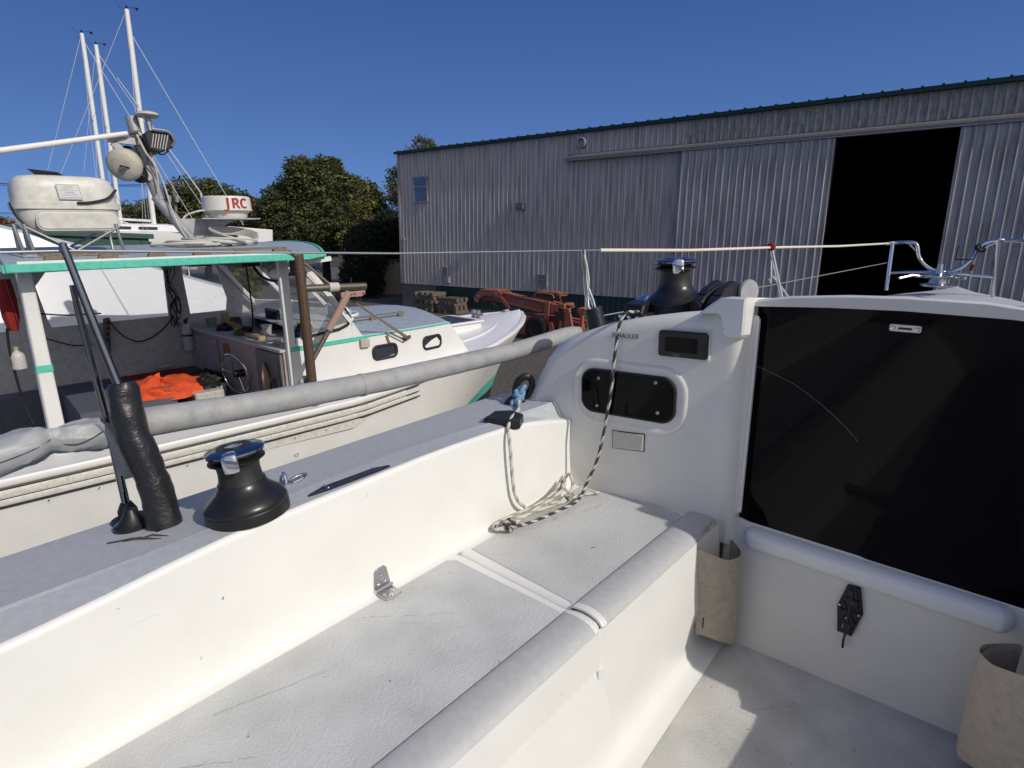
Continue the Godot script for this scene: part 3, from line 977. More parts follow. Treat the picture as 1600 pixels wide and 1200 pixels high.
	for i in 14:
		var t := TAU * i / 14.0
		arc.append(S(0.690 + 0.026 * cos(t), 1.452 + 0.013 * sin(t), -0.668 + 0.004 * cos(t)))
	b.tube(arc, 0.0042, 8, false, true)
	b.tube([S(0.648, 1.432, -0.668), S(0.650, 1.462, -0.666)], 0.0052, 8)
	obj("shackle", b, M.chrome, r)
	# black block on the coaming, its swivel and the big eye against the cabin
	b = MB.new()
	b.slab([Vector2(1.345, 1.375), Vector2(1.375, 1.285), Vector2(1.415, 1.268), Vector2(1.470, 1.30), Vector2(1.475, 1.36), Vector2(1.43, 1.405)], -0.69, -0.664, func(x, y, d): return S(x, y, d + (0.012 if d > -0.67 else 0.0)), 0.005)
	obj("cam_base", b, M.blackplastic, r)
	b = MB.new()
	for c in [[1.612, 1.475, -0.700, 0.042], [1.664, 1.468, -0.628, 0.046]]:
		var e := []
		for i in 20:
			var t := TAU * i / 20.0
			e.append(S(c[0] + 0.026 * cos(t), c[1] - 0.020 * cos(t) - 0.014 * sin(t), c[2] + c[3] * sin(t)))
		b.tube(e, 0.014, 8, false, true)
	obj("lead_ring", b, M.blackplastic, r)
	# clutches and organiser on the roof
	b = MB.new()
	for i in 2:
		var l := 0.848 - 0.052 * i
		b.slab([Vector2(1.84, -0.30), Vector2(1.835, -0.255), Vector2(1.86, -0.235), Vector2(1.95, -0.205), Vector2(2.02, -0.202), Vector2(2.06, -0.24), Vector2(2.06, -0.30)], l - 0.020, l + 0.020, func(x, y, d): return S(x, d, y * 0.82 - 0.058), 0.005)
		b.slab([Vector2(1.87, -0.228), Vector2(1.90, -0.208), Vector2(1.985, -0.185), Vector2(2.01, -0.196), Vector2(1.96, -0.215)], l - 0.015, l + 0.015, func(x, y, d): return S(x, d, y * 0.82 - 0.058), 0.003)
	obj("rope_clutch", b, M.blackplastic, r, 30)
	b = MB.new()
	for i in 2:
		b.lathe([Vector2(0.016, 0.0), Vector2(0.019, 0.004), Vector2(0.015, 0.007), Vector2(0.013, 0.002), Vector2(0.0, 0.002)], 20, S(1.834, 0.848 - 0.052 * i, -0.283), Vector3.BACK)
	obj("clutch_mouth", b, M.black, r)
	b = MB.new()
	b.lathe([Vector2(0.042, -0.008), Vector2(0.045, 0.0), Vector2(0.042, 0.008)], 28, S(2.03, 0.755, -0.250), Vector3(1, 0, 0.4).normalized())
	obj("sheave", b, M.alu, r)
	b = MB.new()
	b.slab(rrect(1.80, 1.02, 1.93, 1.15, 0.02, 4), -0.36, -0.318, func(x, y, d): return S(x, y, d - (y - 1.0) * 0.10), 0.006)
	b.slab([Vector2(1.83, -0.335), Vector2(1.85, -0.295), Vector2(1.90, -0.285), Vector2(1.95, -0.30), Vector2(1.96, -0.335)], 1.05, 1.13, func(x, y, d): return S(x, d, y), 0.006)
	obj("cam_cleat", b, M.blackplastic, r, 30)
	b = MB.new()
	for i in 3:
		b.lathe([Vector2(0.006, 0), Vector2(0.007, 0.003), Vector2(0.0, 0.006)], 10, S(1.80, 1.045 + 0.035 * i, -0.333), Vector3.BACK)
	obj("cleat_screws", b, M.chrome, r)
	b = MB.new()
	b.lathe([Vector2(0.0, -0.05), Vector2(0.03, -0.04), Vector2(0.046, -0.01), Vector2(0.05, 0.02), Vector2(0.04, 0.05), Vector2(0.0, 0.065)], 24, S(1.98, 1.115, -0.335), Vector3(0.1, 1, 0).normalized())
	obj("deck_dome", b, M.chrome, r, 60)
	rails(r)

func face_frame(l: float, u: float, d: float) -> Transform3D:
	var x := (face(l - 1.0, u, d) - face(l, u, d)).normalized()
	return Transform3D(Basis(x, Vector3.UP, x.cross(Vector3.UP)), face(l, u, d))

func lettering(parent: Node, text: String, height: float, xf: Transform3D, m: Material, called: String, bold := false, depth := 0.0006) -> MeshInstance3D:
	var t := TextMesh.new()
	var f := SystemFont.new()
	f.font_names = PackedStringArray(["Droid Sans"])
	if bold: f.font_weight = 700
	t.font = f
	t.font_size = 32
	t.pixel_size = height / 23.0
	t.depth = depth
	t.text = text
	t.material = m
	var o := MeshInstance3D.new()
	o.mesh = t
	o.material_override = m
	o.transform = xf
	o.name = called
	parent.add_child(o, true)
	return o

func rope_bag(r: Node3D, port: bool):
	# a canvas pocket that hangs on the bench front by the bulkhead, open at the top
	var g := Node3D.new()
	g.name = "rope_bag" if port else "rope_bag_001"
	r.add_child(g)
	var k := 0.0 if port else 0.065
	var wall := func(f, u): return side(0.595 + 0.050 * f + lerp(0.0, 0.030, clampf((u + 1.45) / 0.35, 0, 1)), port) + k
	var b := MB.new()
	var sg := -1.0 if port else 1.0
	var wdt := 1.0 if port else 1.35
	# outer skin: section runs from the aft edge on the wall round to the bulkhead
	var secs := []
	for e in [[0.0, 1.0], [0.10, 1.0], [0.3, 0.97], [0.55, 0.93], [0.8, 0.88], [0.95, 0.84], [1.0, 0.78]]:
		var q := PackedVector3Array()
		var u: float
		var s: float = e[1] * wdt
		for pv in spline([Vector2(0.0, 0.004), Vector2(0.018, 0.036), Vector2(0.045, 0.074), Vector2(0.09, 0.104), Vector2(0.130, 0.108), Vector2(0.165, 0.092), Vector2(0.188, 0.055)], 4):
			var p := [pv.x, pv.y]
			var f: float = 1.622 + p[0] - (0.0 if port else 0.03)
			var dip: float = 0.0
			u = lerp(-1.035, lerp(-1.340, -1.445, clampf(p[0] / 0.16, 0, 1)), e[0])
			if u > -1.05: dip = -0.060 * sin(PI * clampf(p[0] / 0.24, 0, 1)) + 0.008
			q.append(S(f, wall.call(f, u) + sg * p[1] * s, u + dip))
		secs.append(q)
	b.loft(secs, false)
	var c2 := MB.new()
	# inside skin
	var ins := []
	for e in [[-1.035, 1.0], [-1.16, 0.97], [-1.35, 0.85]]:
		var q := PackedVector3Array()
		var u: float = e[0]
		for pv in spline([Vector2(0.004, 0.002), Vector2(0.021, 0.032), Vector2(0.048, 0.070), Vector2(0.09, 0.100), Vector2(0.128, 0.104), Vector2(0.162, 0.088), Vector2(0.185, 0.051)], 4):
			var p := [pv.x, pv.y]
			var f: float = 1.622 + p[0] - (0.0 if port else 0.03)
			var dip: float = 0.0
			if u > -1.05: dip = -0.060 * sin(PI * clampf(p[0] / 0.24, 0, 1)) + 0.008
			q.append(S(f, wall.call(f, u) + sg * p[1] * e[1] * wdt, u + dip))
		ins.append(q)
	c2.loft(ins, false)
	obj("pocket", b, M.canvas, g, 60)
	obj("lining", c2, M.canvas, g, 60)
	b = MB.new()
	var bk := [Vector2(1.618, -1.015), Vector2(1.72, -0.990), Vector2(1.79, -1.0), Vector2(1.80, -1.445), Vector2(1.625, -1.345)]
	b.slab(bk, 0.0, 0.003, func(x, y, d): return S(x - (0.0 if port else 0.03), wall.call(x, y) + sg * (d + 0.001), y))
	obj("back", b, M.canvas, g)
	b = MB.new()
	for q in [[1.632, -1.035], [1.712, -1.006]]:
		b.lathe([Vector2(0.010, 0), Vector2(0.0095, 0.003), Vector2(0.005, 0.004), Vector2(0.004, 0.001), Vector2(0, 0.001)], 14, S(q[0], wall.call(q[0], q[1]) + sg * 0.004, q[1]), Vector3(1.0 if port else -1.0, 0, 0))
	obj("rivet", b, M.steel, g)
	b = MB.new()
	b.tube([S(1.619, wall.call(1.619, -1.02) + sg * 0.004, -1.02), S(1.622, wall.call(1.62, -1.2) + sg * 0.004, -1.2), S(1.626, wall.call(1.62, -1.33) + sg * 0.004, -1.34)], 0.0016, 5)
	b.beam(S(1.630, wall.call(1.63, -1.06) + sg * 0.022, -1.045), S(1.630, wall.call(1.63, -1.06) + sg * 0.022, -1.085), 0.004, 0.003)
	b.beam(S(1.634, wall.call(1.63, -1.35) + sg * 0.020, -1.28), S(1.634, wall.call(1.63, -1.32) + sg * 0.022, -1.32), 0.004, 0.003)
	obj("seam", b, M.seam, g)

func rails(r: Node3D):
	var rings := []
	var b: MB
	# aft stanchion with its brace
	var st := Node3D.new()
	st.name = "stanchion"
	r.add_child(st)
	b = MB.new()
	b.tube([S(0.360, 1.487, -0.70), S(0.345, 1.545, -0.36), S(0.308, 1.60, -0.022)], [0.0105, 0.0098, 0.0078], 14)
	b.lathe([Vector2(0.0078, 0), Vector2(0.007, 0.004), Vector2(0, 0.006)], 14, S(0.308, 1.60, -0.022))
	obj("pole", b, M.darkchrome, st, 60)
	b = MB.new()
	b.tube([S(0.322, 1.618, -0.70), S(0.320, 1.615, -0.40), S(0.311, 1.61, -0.17), S(0.309, 1.602, -0.11)], [0.0095, 0.0085, 0.007, 0.006], 14)
	obj("brace", b, M.darkchrome, st, 60)
	b = MB.new()
	var pts := []
	var rad := []
	var n := FastNoiseLite.new()
	n.seed = 5; n.frequency = 9.0
	for i in 26:
		var t := i / 25.0
		pts.append(S(lerp(0.362, 0.347, t) + 0.006 * sin(t * 7.0), lerp(1.482, 1.548, t), lerp(-0.683, -0.335, t)))
		rad.append(lerp(0.038, 0.0325, t) * (1.0 + 0.07 * n.get_noise_1d(t * 1.3)) if i > 0 and i < 25 else (0.036 if i == 0 else 0.026))
	b.tube(pts, rad, 22)
	for i in b.p.size():
		var v := b.p[i]
		b.p[i] = v + Vector3(n.get_noise_3dv(v * 1.6 + Vector3(3, 0, 0)), 0, n.get_noise_3dv(v * 1.6)) * 0.006
	obj("chafe_sleeve", b, M.leather, st, 60)
	b = MB.new()
	for i in 5:
		var t := TAU * i / 5.0 + 0.3
		b.box(S(0.360 + 0.025 * cos(t), 1.482 + 0.025 * sin(t), -0.688), Vector3(0.020, 0.02, 0.02))
	b.lathe([Vector2(0.05, -0.70 + HC), Vector2(0.05, -0.693 + HC)], 20, S(0.356, 1.487, -HC))
	obj("sleeve_end", b, M.rubber, st)
	b = MB.new()
	b.lathe([Vector2(0.045, 0.0), Vector2(0.045, 0.010), Vector2(0.04, 0.013), Vector2(0.04, 0.022), Vector2(0.030, 0.028), Vector2(0.018, 0.045), Vector2(0.011, 0.06)], 22, S(0.312, 1.545, -0.70))
	b.slab(rrect(0.28, 1.52, 0.36, 1.64, 0.028), -0.70, -0.687, func(x, y, d): return S(x, y, d), 0.003)
	b.lathe([Vector2(0.024, 0.0), Vector2(0.022, 0.03), Vector2(0.0125, 0.05)], 14, S(0.322, 1.618, -0.70))
	obj("foot", b, M.blackplastic, st)
	# forward stanchion
	st = Node3D.new()
	st.name = "stanchion_001"
	r.add_child(st)
	b = MB.new()
	b.tube([S(2.30, 1.56, -0.70), S(2.29, 1.60, -0.42), S(2.279, 1.62, -0.128)], 0.0125, 12)
	b.tube([S(2.36, 1.53, -0.70), S(2.33, 1.60, -0.37), S(2.285, 1.618, -0.26)], 0.010, 12)
	obj("pole", b, M.chrome, st, 60)
	b = MB.new()
	pts = []
	rad = []
	for i in 10:
		var t := i / 9.0
		pts.append(S(lerp(2.34, 2.31, t), lerp(1.525, 1.585, t), lerp(-0.71, -0.40, t)))
		rad.append(lerp(0.055, 0.043, t))
	b.tube(pts, rad, 18)
	obj("chafe_sleeve", b, M.leather, st, 60)
	b = MB.new()
	b.tube(spline([S(2.279, 1.625, -0.132), S(2.275, 1.61, -0.17), S(2.29, 1.60, -0.27), S(2.28, 1.605, -0.36), S(2.30, 1.58, -0.43)], 5), 0.007, 7)
	obj("lashing", b, M.ropew, st, 60)
	st = Node3D.new()
	st.name = "stanchion_002"
	r.add_child(st)
	b = MB.new()
	b.tube([S(4.22, 1.30, -0.66), S(4.20, 1.43, -0.20)], 0.0125, 12)
	b.tube([S(4.45, 1.28, -0.66), S(4.21, 1.42, -0.38)], 0.009, 10)
	obj("pole", b, M.chrome, st, 60)
	b = MB.new()
	b.tube(spline([S(4.2, 1.43, -0.20), S(4.205, 1.425, -0.27), S(4.15, 1.40, -0.36), S(4.16, 1.40, -0.44), S(4.1, 1.39, -0.41)], 5), 0.006, 6)
	obj("lashing", b, M.ropew, st, 60)
	b = MB.new()
	b.lathe([Vector2(0.0, -0.028), Vector2(0.026, -0.016), Vector2(0.03, 0.0), Vector2(0.026, 0.016), Vector2(0.0, 0.028)], 12, S(4.2, 1.43, -0.202), Vector3.BACK)
	obj("tape", b, M.redcloth, st)
	# lifelines
	b = MB.new()
	b.tube([S(-2.6, 1.56, 0.02), S(0.309, 1.61, -0.035), S(1.2, 1.615, -0.088), S(2.279, 1.622, -0.132), S(2.42, 1.61, -0.138)], 0.0032, 7)
	obj("lifeline_wire", b, M.wire, r, 60)
	b = MB.new()
	b.tube([S(2.40, 1.612, -0.137), S(3.2, 1.535, -0.176), S(4.2, 1.43, -0.206), S(5.3, 1.28, -0.245), S(6.38, 1.135, -0.268)], 0.0085, 9)
	obj("lifeline_cover", b, M.ropeline, r, 60)
	b = MB.new()
	b.tube([S(2.31, 1.60, -0.45), S(4.2, 1.37, -0.45), S(6.35, 1.12, -0.44)], 0.0032, 6)
	obj("lower_lifeline", b, M.wire, r, 60)
	# padded tube on the lower lifeline
	b = MB.new()
	pts = []
	rad = []
	var n2 := FastNoiseLite.new()
	n2.seed = 8; n2.frequency = 2.0
	for i in 34:
		var t := i / 33.0
		var f: float = lerp(0.375, 2.245, t)
		pts.append(S(f, 1.62, lin(f, [0.3, 0.68, 1.12, 1.77, 2.25], [-0.452, -0.483, -0.508, -0.522, -0.507])))
		rad.append((0.0365 + 0.002 * n2.get_noise_1d(f * 2.0)) * (1.0 if i < 32 else (0.9 if i == 32 else 0.6)))
	b.tube(pts, rad, 26)
	obj("lifeline_cushion", b, M.pvc, r, 60)
	b = MB.new()
	b.lathe([Vector2(0.0375, -0.008), Vector2(0.0383, 0.0), Vector2(0.0375, 0.008)], 26, S(1.03, 1.62, -0.5035), Vector3(0, -0.045, -1).normalized())
	obj("cushion_joint", b, M.pvc, r)
	# vinyl sock aft of the stanchion: pinched, then a bulge and a flap round the brace
	b = MB.new()
	pts = []
	rad = []
	for q in [[-2.5, -0.36, 0.044], [-1.2, -0.42, 0.044], [-0.4, -0.45, 0.044], [0.0, -0.464, 0.0435], [0.10, -0.462, 0.044], [0.155, -0.455, 0.042], [0.185, -0.451, 0.037], [0.203, -0.450, 0.027], [0.215, -0.450, 0.026], [0.230, -0.453, 0.031], [0.255, -0.456, 0.037], [0.285, -0.460, 0.038], [0.31, -0.465, 0.034], [0.325, -0.468, 0.027]]:
		pts.append(S(q[0], 1.62, q[1]))
		rad.append(q[2])
	pts = spline(pts, 3)
	var rr := []
	for i in rad.size() - 1:
		for k in 3: rr.append(lerp(rad[i], rad[i + 1], k / 3.0))
	rr.append(rad[-1])
	b.tube(pts, rr, 28)
	var n3 := FastNoiseLite.new()
	n3.seed = 3; n3.frequency = 14.0
	for i in b.p.size():
		var v := b.p[i]
		var near := smoothstep(0.06, 0.2, -v.z)
		var w := Vector3(0, n3.get_noise_2d(v.z * 0.6, atan2(v.y - HC + 0.45, v.x + 1.62) * 0.12), 0) * 0.014 * near
		b.p[i] = v + w
	obj("vinyl_sock", b, M.vinyl, r, 60)
	b = MB.new()
	b.tube(spline([S(0.0, 1.579, -0.466), S(0.10, 1.577, -0.463), S(0.17, 1.581, -0.452), S(0.205, 1.595, -0.442)], 5), 0.0018, 5)
	b.tube(spline([S(0.222, 1.594, -0.458), S(0.25, 1.584, -0.464), S(0.285, 1.583, -0.455), S(0.315, 1.590, -0.442)], 5), 0.0018, 5)
	obj("sock_piping", b, M.seam, r)
	b = MB.new()
	rings = []
	for q in [[0.315, 1.575, -0.425, 0.30], [0.330, 1.570, -0.455, 0.5], [0.338, 1.572, -0.495, 0.7], [0.343, 1.580, -0.535, 0.75], [0.345, 1.590, -0.570, 0.5]]:
		var w := PackedVector3Array()
		for k in 7:
			var t := lerpf(-1.5, 1.9, k / 6.0)
			w.append(S(q[0] + 0.022 * sin(t) - 0.006, q[1] + 0.024 * (1.0 - cos(t)) + 0.006, q[2] - 0.05 * q[3] * (k / 6.0)))
		rings.append(w)
	b.loft(rings, false)
	obj("sock_flap", b, M.vinyl, r, 60)
	# pulpit at the bow
	var pu := Node3D.new()
	pu.name = "pulpit"
	r.add_child(pu)
	b = MB.new()
	b.tube([S(6.45, 1.11, -0.70), S(6.5, 1.121, -0.275)], 0.016, 12)
	b.tube([S(6.55, 0.325, -0.72), S(6.5, 0.361, -0.246)], 0.016, 12)
	b.tube(spline([S(6.42, 1.15, -0.272), S(6.5, 1.115, -0.268), S(6.5, 1.02, -0.262), S(6.5, 0.955, -0.268), S(6.5, 0.925, -0.30), S(6.5, 0.905, -0.38), S(6.5, 0.86, -0.45), S(6.5, 0.78, -0.505), S(6.5, 0.68, -0.515), S(6.5, 0.585, -0.48), S(6.5, 0.515, -0.40), S(6.5, 0.475, -0.31), S(6.5, 0.44, -0.262), S(6.5, 0.36, -0.243), S(6.45, 0.24, -0.245), S(5.6, -0.28, -0.23)], 5), 0.0155, 12)
	b.tube([S(6.5, 1.0, -0.27), S(6.5, 0.91, -0.36)], 0.008, 8)
	b.tube([S(6.5, 0.36, -0.25), S(6.5, 0.475, -0.33)], 0.008, 8)
	obj("rail", b, M.chrome, pu, 60)
	b = MB.new()
	b.tube([S(6.5, 1.12, -0.545), S(6.5, 0.97, -0.53), S(6.5, 0.70, -0.52), S(6.5, 0.35, -0.55)], 0.012, 10)
	obj("lower_rail", b, M.chrome, pu, 60)
	b = MB.new()
	b.lathe([Vector2(0.03, -0.02), Vector2(0.045, 0), Vector2(0.03, 0.02)], 16, S(6.5, 0.47, -0.31), Vector3(0.4, 0.5, 0.7).normalized())
	obj("bow_lamp", b, M.blackplastic, pu)
	b = MB.new()
	b.tube([S(6.5, 0.487, -0.33), S(6.5, 0.50, -0.45)], 0.009, 8)
	obj("strop", b, M.ropew, pu)
	b = MB.new()
	b.tube([S(6.5, 0.50, -0.45), S(6.5, 0.51, -0.50)], 0.012, 8)
	obj("whipping", b, M.redcloth, pu)
	b = MB.new()
	b.lathe([Vector2(0.10, 0), Vector2(0.13, 0.012), Vector2(0.13, 0.02), Vector2(0.07, 0.03), Vector2(0.06, 0.075), Vector2(0.12, 0.09), Vector2(0.12, 0.10), Vector2(0.03, 0.115), Vector2(0.02, 0.20), Vector2(0.0, 0.2)], 24, S(6.4, 0.72, -0.64))
	b.tube([S(6.2, 0.98, -0.56), S(6.3, 0.90, -0.54), S(6.4, 0.80, -0.56), S(6.4, 0.62, -0.56), S(6.3, 0.52, -0.55)], 0.012, 8)
	obj("furling_drum", b, M.steel, pu)
	b = MB.new()
	b.tube([S(6.38, 0.62, -0.40), S(6.38, 0.61, -0.28)], 0.006, 6)
	b.tube([S(6.38, 0.62, -0.40), S(6.38, 0.50, -0.40), S(6.38, 0.46, -0.28)], 0.006, 6)
	obj("hook", b, M.blackplastic, pu)

func ropes():
	var b := MB.new()
	# dark flecked line from the roof over the cabin face and across the bench
	var p := [S(1.80, 1.045, -0.312), S(1.735, 1.050, -0.306), S(1.710, 1.058, -0.330), S(1.706, 1.067, -0.376), S(1.704, 1.077, -0.468), S(1.702, 1.086, -0.586), S(1.699, 1.101, -0.685), S(1.694, 1.117, -0.787), S(1.684, 1.133, -0.867), S(1.655, 1.150, -0.935), S(1.615, 1.148, -0.975), S(1.56, 1.140, -0.984), S(1.48, 1.148, -0.984), S(1.40, 1.160, -0.985), S(1.33, 1.176, -0.984), S(1.285, 1.192, -0.980), S(1.262, 1.20, -0.972)]
	var sp := spline(p, 10)
	flecked("flecked_rope", sp, 0.0056, Color(0.045, 0.042, 0.04), Color(0.50, 0.48, 0.43), 0.40, "dark flecked rope hanging down the cabin face across the small window", "rope")
	b = MB.new()
	# white line from the block down the coaming, then a hank on the bench
	p = [S(1.62, 1.455, -0.66), S(1.52, 1.37, -0.664), S(1.42, 1.31, -0.655), S(1.365, 1.277, -0.668), S(1.348, 1.258, -0.70), S(1.345, 1.250, -0.76), S(1.346, 1.247, -0.83), S(1.352, 1.243, -0.90), S(1.372, 1.235, -0.945), S(1.41, 1.225, -0.975), S(1.46, 1.21, -0.984)]
	var hank := [S(1.50, 1.195, -0.980), S(1.56, 1.18, -0.978), S(1.615, 1.19, -0.955), S(1.65, 1.23, -0.930), S(1.64, 1.245, -0.945), S(1.58, 1.225, -0.972), S(1.49, 1.21, -0.978), S(1.41, 1.205, -0.982), S(1.34, 1.225, -0.982), S(1.285, 1.240, -0.984), S(1.255, 1.235, -0.984), S(1.245, 1.215, -0.984), S(1.265, 1.20, -0.980), S(1.30, 1.198, -0.975), S(1.36, 1.20, -0.972), S(1.43, 1.20, -0.968), S(1.51, 1.20, -0.964), S(1.58, 1.205, -0.952), S(1.61, 1.225, -0.935), S(1.60, 1.235, -0.950), S(1.53, 1.222, -0.966), S(1.44, 1.218, -0.970), S(1.35, 1.235, -0.974), S(1.28, 1.25, -0.980), S(1.245, 1.248, -0.984), S(1.235, 1.228, -0.984), S(1.258, 1.208, -0.976), S(1.30, 1.203, -0.968), S(1.40, 1.198, -0.975), S(1.52, 1.178, -0.982), S(1.60, 1.165, -0.984), S(1.66, 1.14, -0.984), S(1.685, 1.115, -0.984)]
	p.append_array(hank)
	flecked("white_rope", spline(p, 8), 0.0060, Color(0.58, 0.55, 0.48), Color(0.33, 0.31, 0.27), 0.35, "whitish rope hanging over the coaming and bunched in a hank on the bench", "rope")
	# knots belong to their ropes
	b = MB.new()
	var kn := []
	for i in 60:
		var t := i / 59.0 * TAU * 2.0
		kn.append(S(1.272 + 0.017 * sin(t * 1.5), 1.200 + (0.014 + 0.006 * cos(t * 1.5)) * cos(t), -0.972 + (0.013 + 0.006 * cos(t * 1.5)) * sin(t)))
	flecked("knot", kn, 0.0056, Color(0.05, 0.047, 0.045), Color(0.45, 0.42, 0.38), 0.4, "", "", get_node("flecked_rope"))
	kn = []
	for i in 40:
		var t := i / 39.0 * TAU * 1.5
		kn.append(S(1.565 + 0.010 * sin(t * 1.5), 1.172 + 0.010 * cos(t), -0.975 + 0.010 * sin(t)))
	flecked("knot", kn, 0.0056, Color(0.45, 0.43, 0.38), Color(0.25, 0.23, 0.2), 0.4, "", "", get_node("white_rope"))
	b = MB.new()
	for k in [[0.245, 1.49, 0.33, 1.40], [0.27, 1.47, 0.325, 1.405], [0.30, 1.455, 0.345, 1.40]]:
		b.tube([S(k[0], k[1], -0.681), S((k[0] + k[2]) / 2, (k[1] + k[3]) / 2 + 0.006, -0.672), S(k[2], k[3], -0.674)], 0.0018, 5)
	lone("dry_grass_blade", b, M.bark, "few dry brown grass blades lying on the side deck by the stanchion foot", "grass blades", TS)
	# light blue knotted tail at the lead rings
	b = MB.new()
	kn = []
	for i in 70:
		var t := i / 69.0
		var a := t * TAU * 5.0
		kn.append(S(lerp(1.58, 1.645, t) + 0.012 * cos(a), lerp(1.44, 1.462, t) + 0.014 * sin(a), lerp(-0.680, -0.628, t) + 0.012 * sin(a * 1.3)))
	b.tube(kn, 0.0095, 8)
	b.tube([S(1.585, 1.43, -0.665), S(1.562, 1.418, -0.672)], 0.007, 8)
	var bl := lone("blue_rope_knot", b, M.blueline, "light blue knotted rope tail at the black rings beside the cabin", "rope", TS, "", 60)

func flecked(called: String, pts: Array, rad: float, c0: Color, c1: Color, share: float, label: String, category: String, parent: Node = null):
	# a braided rope: strands of two colours wound round it
	var b := MB.new()
	b.colored = true
	var n := 10
	var base: Vector3 = pts[0]
	for v in pts: base.y = min(base.y, v.y)
	if parent: base = Vector3.ZERO
	var q := []
	var tot := 0.0
	for i in pts.size():     # even steps
		if i == 0 or pts[i].distance_to(q[-1]) > 0.0045: q.append(pts[i])
	var rings := []
	var up := Vector3(0.3, 1, 0.2).normalized()
	for i in q.size():
		var d: Vector3 = (q[min(i + 1, q.size() - 1)] - q[max(i - 1, 0)]).normalized()
		var s := d.cross(up).normalized()
		up = s.cross(d).normalized()
		var w := PackedVector3Array()
		for j in n:
			var t := TAU * j / n
			var bump := 1.0 + 0.10 * sin(t * 3.0 + i * 1.9)
			w.append(q[i] + (s * cos(t) + up * sin(t)) * rad * bump - base)
		rings.append(w)
	rng.seed = 77
	for i in rings.size() - 1:
		var a: PackedVector3Array = rings[i]
		var e: PackedVector3Array = rings[i + 1]
		for j in n:
			var k := (j + 1) % n
			var ph := posmod(j * 2 + i * 3, 20)
			b.cur = c1 if ph < 20 * share else c0
			b.quad(a[j], e[j], e[k], a[k])
	b.cur = c0
	b.cap(rings[0], false); b.cap(rings[-1], true)
	var m := StandardMaterial3D.new()
	m.vertex_color_use_as_albedo = true
	m.roughness = 0.85
	var o := obj(called, b, m, parent, 60)
	if parent:
		o.transform = (parent as Node3D).transform.affine_inverse() * TS
	else:
		o.transform = TS * Transform3D(Basis(), base)
		tag(o, label, category)
# ------------------------------------------------------------------ the lobster boat alongside
const LC := 6.25
func lhb(f: float) -> float: return lin(f, [-3.2, -1.0, 0.5, 2.5, 3.3, 4.0, 4.6, 5.1, 5.5, 5.8, 5.95, 6.05], [1.40, 1.50, 1.53, 1.53, 1.43, 1.27, 1.06, 0.83, 0.57, 0.33, 0.17, 0.0])
func lsu(f: float) -> float: return lin(f, [-3.2, 1.0, 2.5, 3.3, 4.4, 5.3, 6.05], [-1.50, -1.50, -1.49, -1.44, -1.34, -1.26, -1.19])

